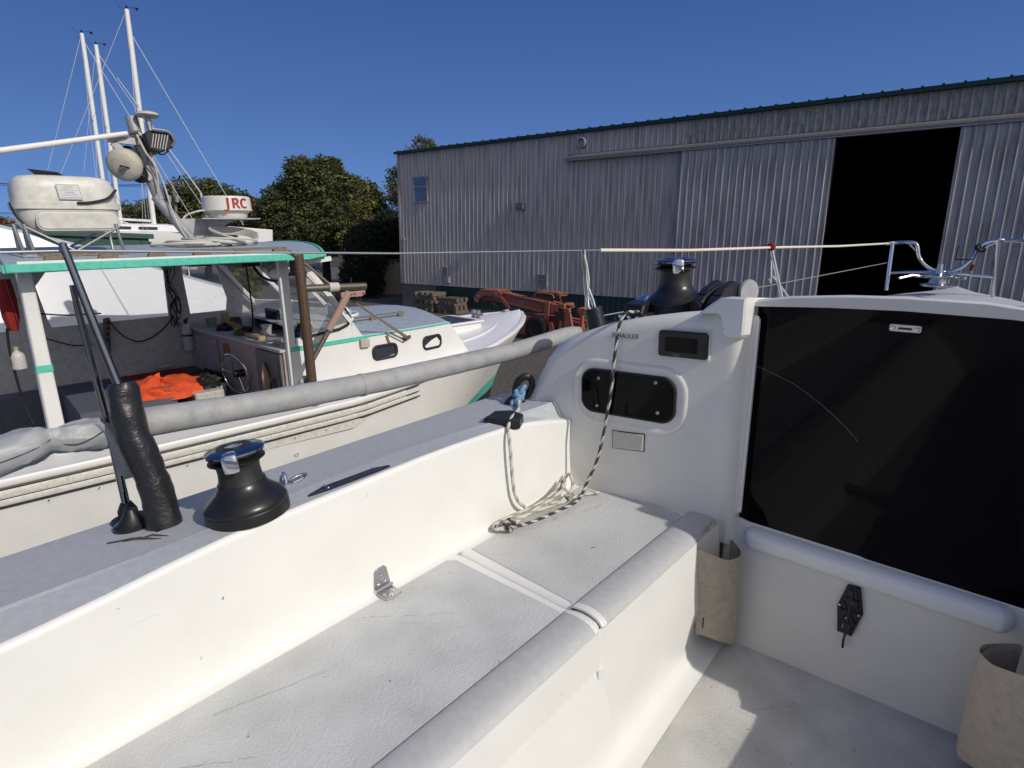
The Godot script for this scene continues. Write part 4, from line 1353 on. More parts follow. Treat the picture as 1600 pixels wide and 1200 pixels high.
func build_lobster():
	var r := thing("lobster_boat", "white lobster boat with teal trimmed roof lying between the sailboat and the trees", "boat", TL)
	var b := MB.new()
	var rings := []
	var n := 30
	for i in n + 1:
		var f: float = lerp(-3.2, 6.05, pow(float(i) / n, 0.8))
		var h := lhb(f); var u := lsu(f)
		var fl := smoothstep(2.8, 6.05, f)
		var q := PackedVector3Array()
		var secs := [[1.0, 0.0, 0.0], [1.0 - 0.04 * fl, -0.10, 0.03], [lerp(1.0, 0.80, fl), -0.40, 0.26], [lerp(0.98, 0.60, fl), -0.75, 0.46], [lerp(0.93, 0.45, fl), -1.0, 0.60], [lerp(0.70, 0.30, fl), -1.22, 0.68], [lerp(0.22, 0.12, fl), -1.42, 0.76], [0.05, -1.5, 0.80]]
		for e in secs:
			q.append(L(f - e[2] * fl, LC - h * e[0], u + e[1]))
		rings.append(q)
	var mir := []
	for q in rings:
		var w := PackedVector3Array()
		for v in q: w.append(Vector3(-2.0 * LC * LS - v.x, v.y, v.z))
		mir.append(w)
	# near side split into topsides, boot stripe and bottom
	for pair in [["topsides", 0, 3, M.lobhull], ["boot_stripe", 3, 4, M.teal], ["bottom", 4, 7, M.bottom]]:
		b = MB.new()
		for set_ in [rings, mir]:
			var part := []
			for q in set_:
				var w := PackedVector3Array()
				for k in range(pair[1], pair[2] + 1): w.append(q[k])
				part.append(w)
			b.loft(part, false)
		if pair[0] == "topsides":
			var t := PackedVector3Array()
			for k in 4: t.append(rings[0][k])
			for k in 4: t.append(mir[0][3 - k])
			b.cap(t, false)
		obj(pair[0], b, pair[3], r, 60)
	b = MB.new()
	b.slab([Vector2(-2.8, -3.1), Vector2(4.4, -2.85), Vector2(5.2, -2.4), Vector2(4.9, -2.2), Vector2(-2.8, -2.7)], -0.05, 0.05, func(x, y, d): return L(x, LC + d, y))
	obj("keel", b, M.bottom, r)
	# stem band
	b = MB.new()
	b.tube([L(6.06, LC, -1.20), L(5.80, LC, -1.48), L(5.58, LC, -1.75), L(5.42, LC, -1.98)], [0.035, 0.03, 0.028, 0.028], 8)
	obj("stem", b, M.lobwhite, r, 60)
	# rub rails
	for e in [["cap_rail", 0.016, 0.03, 0.045, M.rail], ["rub_rail", -0.062, 0.032, 0.035, M.rail], ["rub_rail", -0.115, 0.026, 0.032, M.rail]]:
		b = MB.new()
		var secs := []
		for i in 40:
			var f: float = lerp(-3.2, 6.05, pow(i / 39.0, 0.75))
			if e[0] == "rub_rail" and f > 3.2: continue
			var h := lhb(f); var u: float = lsu(f) + e[1] - 0.006
			var w: float = e[3]
			var z: float = e[2]
			var q := PackedVector3Array()
			var fold: float = LC - h
			for k in [[0.03, z * 0.9], [-w * 0.75, z * 0.9], [-w, z * 0.5], [-w, -z * 0.5], [-w * 0.75, -z * 0.9], [0.03, -z * 0.9]]:
				q.append(L(f + (0.02 if f > 5.9 and k[0] < 0 else 0.0), fold + k[0], u + k[1]))
			secs.append(q)
		b.loft(secs, true, true, true)
		for i in range(0, b.p.size()): pass
		obj(e[0], b, e[4] if e[0] != "cap_rail" else M.lobwhite, r, 45)
		if e[0] == "cap_rail":
			var b2 := MB.new()
			b2.p = b.p.duplicate()
			for i in b2.p.size(): b2.p[i].x = -2.0 * LC * LS - b2.p[i].x
			obj("cap_rail", b2, M.lobwhite, r, 45)
	for e in [[-0.028, 0.004], [-0.089, 0.004], [-0.140, 0.006]]:
		b = MB.new()
		var ln := []
		for i in 30:
			var f: float = lerp(-3.2, 3.2, i / 29.0)
			ln.append(L(f, LC - lhb(f) - 0.026, lsu(f) + e[0] - 0.006))
		b.tube(ln, e[1] * LS, 6)
		obj("rail_gap", b, M.rubber, r, 60)
	b = MB.new()
	b.slab([Vector2(-3.2, -1.635), Vector2(2.42, -1.635), Vector2(2.55, -1.665), Vector2(2.40, -1.725), Vector2(-3.2, -1.72)], 0.0, 0.022, func(x, y, d): return L(x, LC - lhb(x) - d - 0.0, y), 0.006)
	obj("guard_strake", b, M.rail, r)
	b = MB.new()
	for i in 14:
		var f := -1.5 + 0.28 * i
		b.lathe([Vector2(0.006, 0), Vector2(0.006, 0.004), Vector2(0, 0.006)], 8, L(f, LC - lhb(f) - 0.022, -1.675), Vector3(1, 0, 0))
	obj("strake_bolts", b, M.rust, r)
	b = MB.new()
	b.lathe([Vector2(0.022, 0), Vector2(0.026, 0.01), Vector2(0.014, 0.014), Vector2(0.012, 0.004), Vector2(0, 0.004)], 14, L(1.86, LC - lhb(1.86), -1.83), Vector3(1, 0, 0))
	obj("drain_fitting", b, M.plasticw, r)
	# washboards and foredeck
	b = MB.new()
	for s in [-1.0, 1.0]:
		var secs := []
		for f in fs(-3.2, 2.2, 12):
			secs.append(PackedVector3Array([L(f, LC + s * (lhb(f) - 0.01), lsu(f) + 0.02), L(f, LC + s * (lhb(f) - 0.32), lsu(f) + 0.035), L(f, LC + s * (lhb(f) - 0.33), lsu(f) - 0.45)]))
		b = MB.new()
		b.loft(secs, false)
		obj("washboard", b, M.lobwhite, r, 30)
	b = MB.new()
	var secs := []
	for f in fs(2.0, 6.04, 26):
		var q := PackedVector3Array()
		for k in [1.0, 0.75, 0.45, 0.15, -0.15, -0.45, -0.75, -1.0]:
			q.append(L(f, LC - lhb(f) * k * 0.985, lsu(f) + 0.015 + 0.05 * (1.0 - k * k)))
		secs.append(q)
	b.loft(secs, false)
	obj("foredeck", b, M.boatwhite, r, 60)
	# curved seam strip on the deck
	b = MB.new()
	var pts := []
	for i in 12:
		var f: float = lerp(4.35, 5.35, i / 11.0)
		pts.append(L(f, LC - (0.72 - 0.45 * pow(i / 11.0, 2)), lsu(f) + 0.05))
	b.tube(pts, 0.012, 6)
	obj("deck_strip", b, M.lobwhite, r, 60)
	# trunk cabin
	b = MB.new()
	secs = []
	for e in [[2.04, 1.215, -0.955], [2.7, 1.20, -0.96], [3.3, 1.16, -0.965], [3.70, 1.10, -0.97], [3.93, 1.04, -0.975]]:
		secs.append(PackedVector3Array([L(e[0], LC - e[1] - 0.03, lsu(e[0]) + 0.03), L(e[0], LC - e[1], e[2]), L(e[0], LC - e[1] + 0.02, e[2] + 0.008)]))
	secs.append(PackedVector3Array([L(4.20, LC - 1.02, -1.335), L(3.94, LC - 1.03, -0.975), L(3.93, LC - 1.02, -0.968)]))
	b.loft(secs, false)
	for i in range(0, b.p.size()): pass
	var b3 := MB.new()
	b3.p = b.p.duplicate()
	for i in b3.p.size(): b3.p[i].x = -2.0 * LC * LS - b3.p[i].x
	# front of the trunk
	b.quad(L(4.20, LC - 1.02, -1.335), L(4.36, LC, -1.30), L(4.10, LC, -0.90), L(3.94, LC - 1.03, -0.972))
	b.quad(L(4.36, LC, -1.30), L(4.20, LC + 1.02, -1.335), L(3.94, LC + 1.03, -0.972), L(4.10, LC, -0.90))
	obj("trunk_side", b, M.lobwhite, r, 25)
	obj("trunk_side", b3, M.lobwhite, r, 25)
	b = MB.new()
	secs = []
	for e in [[2.3, 1.20, -0.952], [2.7, 1.185, -0.957], [3.3, 1.145, -0.962], [3.70, 1.085, -0.967], [3.93, 1.03, -0.972]]:
		var q := PackedVector3Array()
		for k in [1.0, 0.8, 0.5, 0.2, -0.2, -0.5, -0.8, -1.0]:
			var fwd: float = 0.16 * (1.0 - abs(k)) if e[0] > 3.9 else 0.0
			q.append(L(e[0] + fwd, LC - e[1] * k, e[2] + 0.085 * (1.0 - k * k)))
		secs.append(q)
	b.loft(secs, false)
	obj("trunk_roof", b, M.lobgrey, r, 60)
	b = MB.new()
	b.tube([L(2.66, LC - 1.205, -0.962), L(3.3, LC - 1.163, -0.967), L(3.70, LC - 1.103, -0.972), L(3.94, LC - 1.04, -0.977)], 0.012, 6)
	b.slab([Vector2(2.045, -0.96), Vector2(2.72, -0.955), Vector2(2.9, -0.965), Vector2(2.72, -0.992), Vector2(2.045, -1.00)], 0.0, 0.006, func(x, y, d): return L(x, lin(x, [2.04, 2.7, 3.3], [5.032, 5.047, 5.087]) - d - 0.002, y))
	obj("teal_stripe", b, M.teal, r)
	# hand rail and lettering patch on the trunk roof
	b = MB.new()
	b.beam(L(2.75, 5.55, -0.855), L(3.62, 5.65, -0.862), 0.035, 0.02)
	for f in [2.78, 3.2, 3.58]: b.box(L(f, lerp(5.555, 5.645, (f - 2.78) / 0.8), -0.885), Vector3(0.04, 0.05, 0.08))
	obj("grab_rail", b, M.wood, r)
	b = MB.new()
	pts = []
	for i in 22: pts.append(L(3.10 + 0.14 * sin(TAU * i / 22), 6.05 + 0.17 * cos(TAU * i / 22), -0.868 + 0.003 * cos(TAU * i / 22)))
	b.tube(pts, 0.02, 6, false, true)
	obj("vent_ring", b, M.lobwhite, r, 60)
	# portlights
	for e in [[2.86, 3.14], [3.50, 3.76]]:
		var pn := Node3D.new()
		pn.name = "portlight"
		r.add_child(pn, true)
		var sk := func(x, y, d): return L(x, lin(x, [2.04, 2.7, 3.3, 3.7, 3.93], [5.026, 5.042, 5.083, 5.143, 5.205]) - d - 0.012 * (-y - 0.95), y)
		b = MB.new()
		var o := rrect(e[0] - 0.012, -1.222, e[1] + 0.012, -1.068, 0.06, 5)
		b.loft([MB.mp(o, 0.0, sk), MB.mp(o, 0.014, sk), MB.mp(MB.inset(o, 0.008), 0.018, sk), MB.mp(MB.inset(o, 0.026), 0.012, sk), MB.mp(MB.inset(o, 0.028), 0.002, sk)], true)
		obj("frame", b, M.rubber, pn, 40)
		b = MB.new()
		b.slab(MB.inset(o, 0.026), 0.001, 0.004, sk)
		obj("pane", b, M.skyglassdark, pn)
	# small square fitting, and the eye that takes the stays, with its rust
	b = MB.new()
	b.slab(rrect(2.72, -1.065, 2.815, -0.985, 0.012, 3), 0.0, 0.03, func(x, y, d): return L(x, 5.04 - d, y), 0.006)
	obj("side_box", b, M.speaker, r)
	b = MB.new()
	b.slab([Vector2(3.22, -1.03), Vector2(3.31, -1.02), Vector2(3.31, -1.05), Vector2(3.24, -1.07)], 0.0, 0.03, func(x, y, d): return L(x, 5.075 - d, y), 0.004)
	b.lathe([Vector2(0.014, -0.02), Vector2(0.014, 0.02)], 8, L(3.25, 5.03, -1.04), Vector3.UP)
	obj("stay_plate", b, M.rust, r)
	b = MB.new()
	b.slab([Vector2(3.02, -0.99), Vector2(3.05, -0.985), Vector2(3.06, -1.04), Vector2(3.10, -1.10), Vector2(3.085, -1.12), Vector2(3.04, -1.06)], 0.0, 0.0015, func(x, y, d): return L(x, lin(x, [2.7, 3.3], [5.041, 5.082]) - d - 0.002, y))
	obj("rust_stain", b, M.ruststain, r)
	# deck hatch
	var ht := Node3D.new()
	ht.name = "deck_hatch"
	r.add_child(ht)
	b = MB.new()
	b.slab(rrect(4.42, LC - 0.34, 5.02, LC + 0.34, 0.05, 3), -1.30, -1.165, func(x, y, d): return L(x, y, d), 0.012)
	obj("coaming", b, M.lobwhite, ht, 25)
	b = MB.new()
	b.slab(rrect(4.40, LC - 0.37, 5.05, LC + 0.37, 0.05, 3), -1.162, -1.135, func(x, y, d): return L(x, y, d), 0.010)
	obj("lid", b, M.lobwhite, ht, 25)
	b = MB.new()
	b.slab(rrect(4.45, LC - 0.30, 4.95, LC + 0.31, 0.03, 3), -1.136, -1.131, func(x, y, d): return L(x, y, d))
	obj("lid_pane", b, M.navypane, ht)
	b = MB.new()
	b.box(L(5.18, LC - 0.02, -1.20), Vector3(0.22, 0.03, 0.16))
	b.box(L(5.18, LC + 0.04, -1.13), Vector3(0.05, 0.20, 0.06)); b.box(L(5.18, LC - 0.06, -1.13), Vector3(0.05, 0.20, 0.06))
	b.tube([L(5.18, LC - 0.16, -1.10), L(5.18, LC + 0.14, -1.10)], 0.02, 8)
	obj("mooring_bitt", b, M.galv, r)
	b = MB.new()
	b.box(L(5.86, LC + 0.10, -1.165), Vector3(0.12, 0.05, 0.16)); b.tube([L(5.82, LC + 0.10, -1.14), L(5.90, LC + 0.10, -1.14)], 0.03, 8)
	obj("bow_chock", b, M.galv, r)
	# ---------------- the wheelhouse
	b = MB.new()
	secs = []
	for f in [0.24, 0.5, 1.0, 1.5, 2.0, 2.2, 2.35]:
		var q := PackedVector3Array()
		for k in [1.0, 0.85, 0.6, 0.3, 0.0, -0.3, -0.6, -0.85, -1.0]:
			var fw: float = 0.30 * (1.0 - k * k) if f > 2.3 else 0.0
			q.append(L(f + fw, LC - 1.395 * k * (0.985 if f > 2.3 else 1.0), -0.158 + 0.095 * (1.0 - k * k)))
		for k in [-1.0, -0.6, 0.0, 0.6, 1.0]:
			var fw: float = 0.28 * (1.0 - k * k) if f > 2.3 else 0.0
			q.append(L(f + fw, LC - 1.385 * k, -0.20 + 0.075 * (1.0 - k * k)))
		secs.append(q)
	b.loft(secs, true, true, true)
	obj("roof", b, M.lobgrey, r, 30)
	b = MB.new()
	b.slab([Vector2(0.235, -0.15), Vector2(2.30, -0.15), Vector2(2.36, -0.162), Vector2(2.36, -0.18), Vector2(2.2, -0.205), Vector2(0.235, -0.205)], 0.0, 0.03, func(x, y, d): return L(x, 4.852 - d, y), 0.006)
	obj("roof_fascia", b, M.teal, r, 30)
	b = MB.new()
	b.beam(L(0.235, 4.84, -0.178), L(0.235, 7.66, -0.178), 0.03, 0.06)
	obj("roof_fascia", b, M.teal, r)
	b = MB.new()
	secs = []
	for i in 21:
		var k: float = lerp(1.0, -1.0, i / 20.0)
		var ff := 2.352 + 0.30 * (1.0 - k * k)
		var ll := LC - 1.395 * k * 0.99
		var tu := -0.152 + 0.095 * (1.0 - k * k)
		secs.append(PackedVector3Array([L(ff - 0.01, ll, tu + 0.004), L(ff + 0.015, ll, tu), L(ff + 0.015, ll, tu - 0.052), L(ff - 0.01, ll, tu - 0.056)]))
	b.loft(secs, true, true, true)
	obj("roof_fascia", b, M.teal, r, 30)
	b = MB.new()
	b.beam(L(0.42, 4.93, -0.098), L(2.06, 4.93, -0.103), 0.045, 0.022)
	for i in 6:
		var f := 0.50 + 0.3 * i
		b.slab([Vector2(f - 0.07, -0.155), Vector2(f + 0.07, -0.155), Vector2(f + 0.05, -0.108), Vector2(f - 0.05, -0.108)], -0.022, 0.022, func(x, y, d): return L(x, 4.93 + d, y))
	obj("roof_rail", b, M.wood, r)
	b = MB.new()
	b.beam(L(0.30, 4.875, -0.143), L(2.2, 4.875, -0.146), 0.04, 0.02)
	obj("roof_edge_strip", b, M.lobwhite, r)
	# near front post, white edge forward, and the panel under the side window
	b = MB.new()
	b.slab([Vector2(2.03, -0.205), Vector2(2.115, -0.205), Vector2(2.10, -1.46), Vector2(2.03, -1.46)], 0.0, 0.055, func(x, y, d): return L(x - 0.01, 5.045 + d, y), 0.006)
	obj("front_post", b, M.lobwhite, r)
	b = MB.new()
	b.slab([Vector2(2.10, -0.90), Vector2(2.66, -0.80), Vector2(2.76, -0.955), Vector2(2.10, -1.0)], 0.0, 0.04, func(x, y, d): return L(x, 5.045 + d, y))
	obj("house_side", b, M.lobwhite, r)
	# aft wing post
	b = MB.new()
	b.slab([Vector2(0.30, -0.205), Vector2(0.375, -0.205), Vector2(0.372, -1.47), Vector2(0.275, -1.47)], 0.0, 0.17, func(x, y, d): return L(x, 5.03 + d, y), 0.008)
	obj("aft_post", b, M.lobwhite, r)
	b = MB.new()
	b.slab([Vector2(0.286, -0.835), Vector2(0.377, -0.835), Vector2(0.377, -0.885), Vector2(0.284, -0.885)], 0.0, 0.174, func(x, y, d): return L(x, 5.0275 + d, y))
	obj("post_band", b, M.teal, r)
	b = MB.new()
	b.slab([Vector2(-0.6, -1.47), Vector2(0.28, -1.47), Vector2(0.285, -0.95), Vector2(0.26, -0.55), Vector2(0.235, -0.205), Vector2(0.30, -0.205), Vector2(0.30, -0.95), Vector2(0.30, -1.47)], 0.0, 0.03, func(x, y, d): return L(x if x > 0.2 else x, 5.20 + d, y))
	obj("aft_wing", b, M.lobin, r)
	# far wall with its windows
	b = MB.new()
	var wallp := func(x, y, d): return L(x, 7.44 + d, y)
	b.slab([Vector2(-0.6, -1.9), Vector2(2.6, -1.9), Vector2(2.6, -0.86), Vector2(-0.6, -0.87)], 0.0, 0.04, wallp)
	b.slab([Vector2(0.30, -0.87), Vector2(0.62, -0.87), Vector2(0.60, -0.80), Vector2(0.56, -0.45), Vector2(0.66, -0.32), Vector2(0.66, -0.205), Vector2(0.30, -0.205)], 0.001, 0.041, wallp)
	b.slab([Vector2(1.68, -0.87), Vector2(1.90, -0.87), Vector2(1.88, -0.36), Vector2(1.92, -0.205), Vector2(1.60, -0.205), Vector2(1.70, -0.36)], 0.002, 0.042, wallp)
	b.slab([Vector2(0.66, -0.32), Vector2(1.62, -0.31), Vector2(1.62, -0.205), Vector2(0.66, -0.205)], 0.003, 0.043, wallp)
	b.slab([Vector2(1.88, -0.30), Vector2(2.3, -0.30), Vector2(2.3, -0.205), Vector2(1.88, -0.205)], 0.003, 0.043, wallp)
	b.slab([Vector2(2.24, -0.30), Vector2(2.34, -0.30), Vector2(2.66, -0.87), Vector2(2.30, -0.87), Vector2(2.33, -0.72)], 0.001, 0.041, wallp)
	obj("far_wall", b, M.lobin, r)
	b = MB.new()
	b.slab(rrect(0.58, -0.86, 1.69, -0.30, 0.06), 0.015, 0.02, wallp)
	obj("far_window", b, M.pane, r)
	b = MB.new()
	b.slab(rrect(1.88, -0.86, 2.34, -0.30, 0.06), 0.015, 0.02, wallp)
	obj("far_window", b, M.pane, r)
	b = MB.new()
	b.slab([Vector2(1.73, -0.30), Vector2(1.80, -0.30), Vector2(1.80, -1.25), Vector2(1.74, -1.25)], -0.03, -0.002, wallp)
	obj("far_post", b, M.lobin, r)
	# windshield: mullions, sill and panes
	var top := [L(2.20, 5.05, -0.21), L(2.38, 5.55, -0.19), L(2.46, 6.25, -0.15), L(2.38, 6.95, -0.19), L(2.20, 7.45, -0.21)]
	var bot := [L(2.64, 5.05, -0.80), L(2.90, 5.55, -0.80), L(3.00, 6.25, -0.79), L(2.90, 6.95, -0.80), L(2.64, 7.45, -0.80)]
	b = MB.new()
	for i in 5:
		b.beam(top[i], bot[i], 0.075, 0.05)
	for i in 4:
		b.beam(bot[i], bot[i + 1], 0.06, 0.10)
		b.beam(bot[i] + Vector3(0, -0.12, 0), bot[i + 1] + Vector3(0, -0.12, 0), 0.05, 0.18)
		b.beam(top[i], top[i + 1], 0.06, 0.08)
	obj("windshield_frame", b, M.lobwhite, r)
	for i in 4:
		b = MB.new()
		b.quad(top[i], bot[i], bot[i + 1], top[i + 1])
		obj("windshield_pane", b, M.pane, r)
	b = MB.new()
	var sw := [Vector2(2.24, -0.30), Vector2(2.33, -0.27), Vector2(2.60, -0.66), Vector2(2.655, -0.76), Vector2(2.62, -0.835), Vector2(2.52, -0.87), Vector2(2.16, -0.905), Vector2(2.13, -0.86)]
	var sf := func(x, y, d): return L(x, 5.035 + d, y)
	b.loft([MB.mp(sw, 0.0, sf), MB.mp(MB.inset(sw, 0.004), -0.012, sf), MB.mp(MB.inset(sw, 0.022), -0.012, sf), MB.mp(MB.inset(sw, 0.026), 0.0, sf)], true)
	obj("side_window_frame", b, M.rubber, r)
	b = MB.new()
	b.slab(MB.inset(sw, 0.022), 0.0, 0.004, sf)
	obj("side_window", b, M.pane, r)
	b = MB.new()
	b.beam(L(2.165, 5.045, -0.21), L(2.66, 5.045, -0.79), 0.05, 0.05)
	b.beam(L(2.08, 5.045, -0.25), L(2.5, 5.045, -0.21), 0.05, 0.05)
	obj("side_window_post", b, M.lobwhite, r)
	# floor, console, engine box
	b = MB.new()
	b.box(L(0.3, LC, -1.92), Vector3(2.9 * LS, 0.05, 6.2 * LS))
	obj("cockpit_sole", b, M.lobfloor, r)
	b = MB.new()
	b.slab([Vector2(1.995, -1.90), Vector2(1.995, -1.01), Vector2(2.70, -1.01), Vector2(2.70, -1.90)], 5.10, 7.42, func(x, y, d): return L(x + (d - 5.1) * -0.06, d, y))
	obj("console_face", b, M.console, r)
	b = MB.new()
	b.slab([Vector2(1.965, -1.012), Vector2(1.965, -0.985), Vector2(2.80, -0.985), Vector2(2.80, -1.012)], 5.09, 7.43, func(x, y, d): return L(x + (d - 5.1) * -0.06, d, y), 0.006)
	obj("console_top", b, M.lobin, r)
	b = MB.new()
	b.slab([Vector2(5.11, -1.03), Vector2(5.60, -1.03), Vector2(5.62, -1.06), Vector2(5.62, -1.50), Vector2(5.11, -1.50)], 0.0, 0.025, func(x, y, d): return L(1.99 - (x - 5.1) * 0.06 - d, x, y), 0.004)
	obj("hauler_bay", b, M.lobgreymid, r)
	b = MB.new()
	b.slab([Vector2(6.60, -1.06), Vector2(7.35, -1.06), Vector2(7.35, -1.88), Vector2(6.60, -1.88)], 0.0, 0.012, func(x, y, d): return L(1.99 - (x - 5.1) * 0.06 - d, x, y), 0.003)
	obj("console_door", b, M.console, r)
	b = MB.new()
	b.slab([Vector2(6.30, -1.08), Vector2(6.46, -1.08), Vector2(6.46, -1.20), Vector2(6.30, -1.20)], 0.0, 0.003, func(x, y, d): return L(1.99 - (x - 5.1) * 0.06 - d, x, y))
	obj("warning_sticker", b, M.stickerorange, r)
	b = MB.new()
	b.slab([Vector2(6.29, -1.21), Vector2(6.44, -1.21), Vector2(6.44, -1.36), Vector2(6.29, -1.36)], 0.0, 0.003, func(x, y, d): return L(1.99 - (x - 5.1) * 0.06 - d, x, y))
	obj("paper_notice", b, M.papergrey, r)
	# wheel
	var wh := Node3D.new()
	wh.name = "steering_wheel"
	r.add_child(wh)
	var wc := L(1.86, 6.03, -1.335)
	var wx := Vector3(0.956, 0, -0.29).normalized()
	var wy := Vector3(0, 1, 0.12).normalized()
	b = MB.new()
	pts = []
	for i in 40: pts.append(wc + (wx * cos(TAU * i / 40) + wy * sin(TAU * i / 40)) * 0.255)
	b.tube(pts, 0.014, 10, false, true)
	obj("rim", b, M.chrome, wh, 60)
	for i in 3:
		b = MB.new()
		var t := TAU * i / 3.0 + 0.9
		b.tube([wc + Vector3(0, 0, -0.03), wc + (wx * cos(t) + wy * sin(t)) * 0.25], 0.008, 8)
		obj("spoke", b, M.chrome, wh, 60)
	b = MB.new()
	b.lathe([Vector2(0.05, -0.14), Vector2(0.05, -0.02), Vector2(0.035, 0.02), Vector2(0, 0.03)], 18, wc, Vector3(0, 0, 1))
	obj("hub", b, M.blackplastic, wh)
	# hauler: a double disc
	var ha := Node3D.new()
	ha.name = "pot_hauler"
	r.add_child(ha)
	var hc := L(1.93, 5.40, -1.30)
	var hx := Vector3(-0.5, 0.0, 1.0).normalized()
	b = MB.new()
	b.lathe([Vector2(0.05, -0.16), Vector2(0.19, -0.14), Vector2(0.19, -0.125), Vector2(0.08, -0.07), Vector2(0.08, -0.05), Vector2(0.20, 0.0), Vector2(0.205, 0.02), Vector2(0.16, 0.035), Vector2(0.06, 0.045), Vector2(0.05, 0.05), Vector2(0, 0.05)], 32, hc, hx)
	obj("sheave", b, M.hauler, ha, 35)
	b = MB.new()
	var ex := hx.cross(Vector3.UP).normalized()
	for i in 6:
		var t := TAU * i / 6.0
		b.lathe([Vector2(0.026, 0.036), Vector2(0.026, 0.046), Vector2(0, 0.047)], 10, hc + (ex * cos(t) + hx.cross(ex) * sin(t)) * 0.085, hx)
	obj("bolts", b, M.black, ha)
	b = MB.new()
	b.box(L(1.985, 5.30, -1.30), Vector3(0.40, 0.52, 0.06))
	obj("hauler_plate", b, M.rust, ha)
	# davit
	var dv := Node3D.new()
	dv.name = "davit"
	r.add_child(dv)
	b = MB.new()
	b.tube([L(2.115, 4.83, -1.46), L(2.112, 4.83, -0.155)], 0.052, 16)
	obj("post", b, M.rust, dv, 60)
	b = MB.new()
	b.tube([L(2.13, 4.83, -0.44), L(2.71, 4.83, -0.462)], 0.040, 16)
	obj("arm", b, M.oldsteel, dv, 60)
	b = MB.new()
	b.tube([L(2.35, 4.83, -0.447), L(2.44, 4.83, -0.451)], 0.052, 16)
	obj("arm_wrap", b, M.ropew, dv, 60)
	b = MB.new()
	b.slab([Vector2(2.46, -0.50), Vector2(2.70, -0.498), Vector2(2.70, -0.53), Vector2(2.66, -0.55), Vector2(2.46, -0.545)], -0.012, 0.012, func(x, y, d): return L(x, 4.83 + d, y), 0.003)
	obj("arm_lug", b, M.pinkwrap, dv)
	b = MB.new()
	for f in [2.56, 2.59, 2.68]: b.lathe([Vector2(0.010, 0.0), Vector2(0.010, 0.003), Vector2(0, 0.003)], 8, L(f, 4.816, -0.523), Vector3(1, 0, 0))
	pts = []
	for i in 12: pts.append(L(2.635, 4.83, -0.57) + Vector3(0.0, 0.025 * cos(TAU * i / 12), 0.025 * sin(TAU * i / 12)))
	b.tube(pts, 0.008, 6, false, true)
	b.tube([L(2.57, 4.83, -0.43), L(2.572, 4.83, -0.375)], 0.009, 6)
	obj("arm_shackle", b, M.black, dv)
	b = MB.new()
	b.tube([L(2.125, 4.83, -1.08), L(2.34, 4.83, -0.79), L(2.54, 4.83, -0.51)], 0.027, 12)
	obj("strut", b, M.oldsteel, dv, 60)
	b = MB.new()
	b.tube([L(2.31, 4.828, -0.82), L(2.42, 4.828, -0.675), L(2.54, 4.828, -0.50)], [0.040, 0.043, 0.04], 14)
	obj("strut_wrap", b, M.pinkwrap, dv, 60)
	b = MB.new()
	b.beam(L(2.03, 4.80, -0.12), L(2.5, 4.90, -0.52), 0.022, 0.022)
	b.beam(L(2.5, 4.90, -0.52), L(3.26, 5.03, -1.03), 0.018, 0.018)
	b.beam(L(2.75, 4.92, -0.69), L(3.24, 5.01, -1.045), 0.014, 0.014)
	obj("stay_rod", b, M.wood, dv)
	b = MB.new()
	b.lathe([Vector2(0.09, 0), Vector2(0.09, 0.03), Vector2(0.06, 0.05)], 18, L(2.10, 4.93, -1.28), Vector3(1, 0, 0))
	obj("clamp", b, M.galv, dv)
	b = MB.new()
	b.box(L(2.10, 4.90, -0.27), Vector3(0.14, 0.16, 0.05))
	obj("bracket", b, M.black, dv)
	roof_gear(r)
	# things hung inside that belong to the boat: hoses and cables
	b = MB.new()
	b.tube(spline([L(0.55, 7.41, -0.715), L(0.75, 7.40, -0.75), L(1.0, 7.39, -0.76), L(1.04, 7.38, -0.76)], 5), 0.010, 6)
	b.tube(spline([L(1.10, 7.39, -0.85), L(1.2, 7.38, -1.02), L(1.35, 7.37, -1.10), L(1.55, 7.37, -1.02), L(1.72, 7.37, -0.85)], 5), 0.009, 6)
	b.tube(spline([L(0.55, 7.40, -0.96), L(0.75, 7.39, -1.06), L(0.92, 7.38, -1.07)], 5), 0.008, 6)
	b.tube(spline([L(1.09, 7.39, -0.88), L(1.07, 7.38, -1.05), L(1.05, 7.38, -1.22)], 5), 0.009, 6)
	obj("wall_cable", b, M.black, r, 60)
	b = MB.new()
	for k in 6:
		rng.seed = 40 + k
		var p := []
		for i in 7: p.append(L(1.72 + rng.randf_range(-0.05, 0.07), 7.36, -0.32 - 0.11 * i + rng.randf_range(-0.03, 0.03)))
		b.tube(spline(p, 4), 0.006, 5)
	pts = []
	for i in 16: pts.append(L(1.77 + 0.022 * cos(TAU * i / 16), 7.36, -0.74 + 0.09 * sin(TAU * i / 16)))
	b.tube(pts, 0.012, 6, false, true)
	obj("tangled_wire", b, M.black, r, 60)
	b = MB.new()
	b.slab([Vector2(1.05, -0.82), Vector2(1.10, -0.81), Vector2(1.115, -0.835), Vector2(1.05, -1.14), Vector2(1.01, -1.15), Vector2(1.0, -1.13)], 7.36, 7.40, func(x, y, d): return L(x, d, y), 0.006)
	obj("tool_rack", b, M.wood, r)
	b = MB.new()
	for i in 4: b.lathe([Vector2(0.022, 0), Vector2(0.022, 0.02), Vector2(0, 0.02)], 8, L(1.085 - 0.012 * i, 7.36, -0.86 - 0.06 * i), Vector3(1, 0, 0))
	obj("tool_rack_holes", b, M.black, r)
	b = MB.new()
	b.tube(spline([L(2.05, 5.9, -0.21), L(2.06, 5.9, -0.6), L(2.1, 6.05, -0.85), L(2.08, 6.1, -0.99)], 6), 0.010, 6)
	b.tube(spline([L(2.05, 5.8, -0.22), L(2.08, 5.6, -0.37), L(2.12, 5.35, -0.40), L(2.14, 5.1, -0.33)], 6), 0.016, 8)
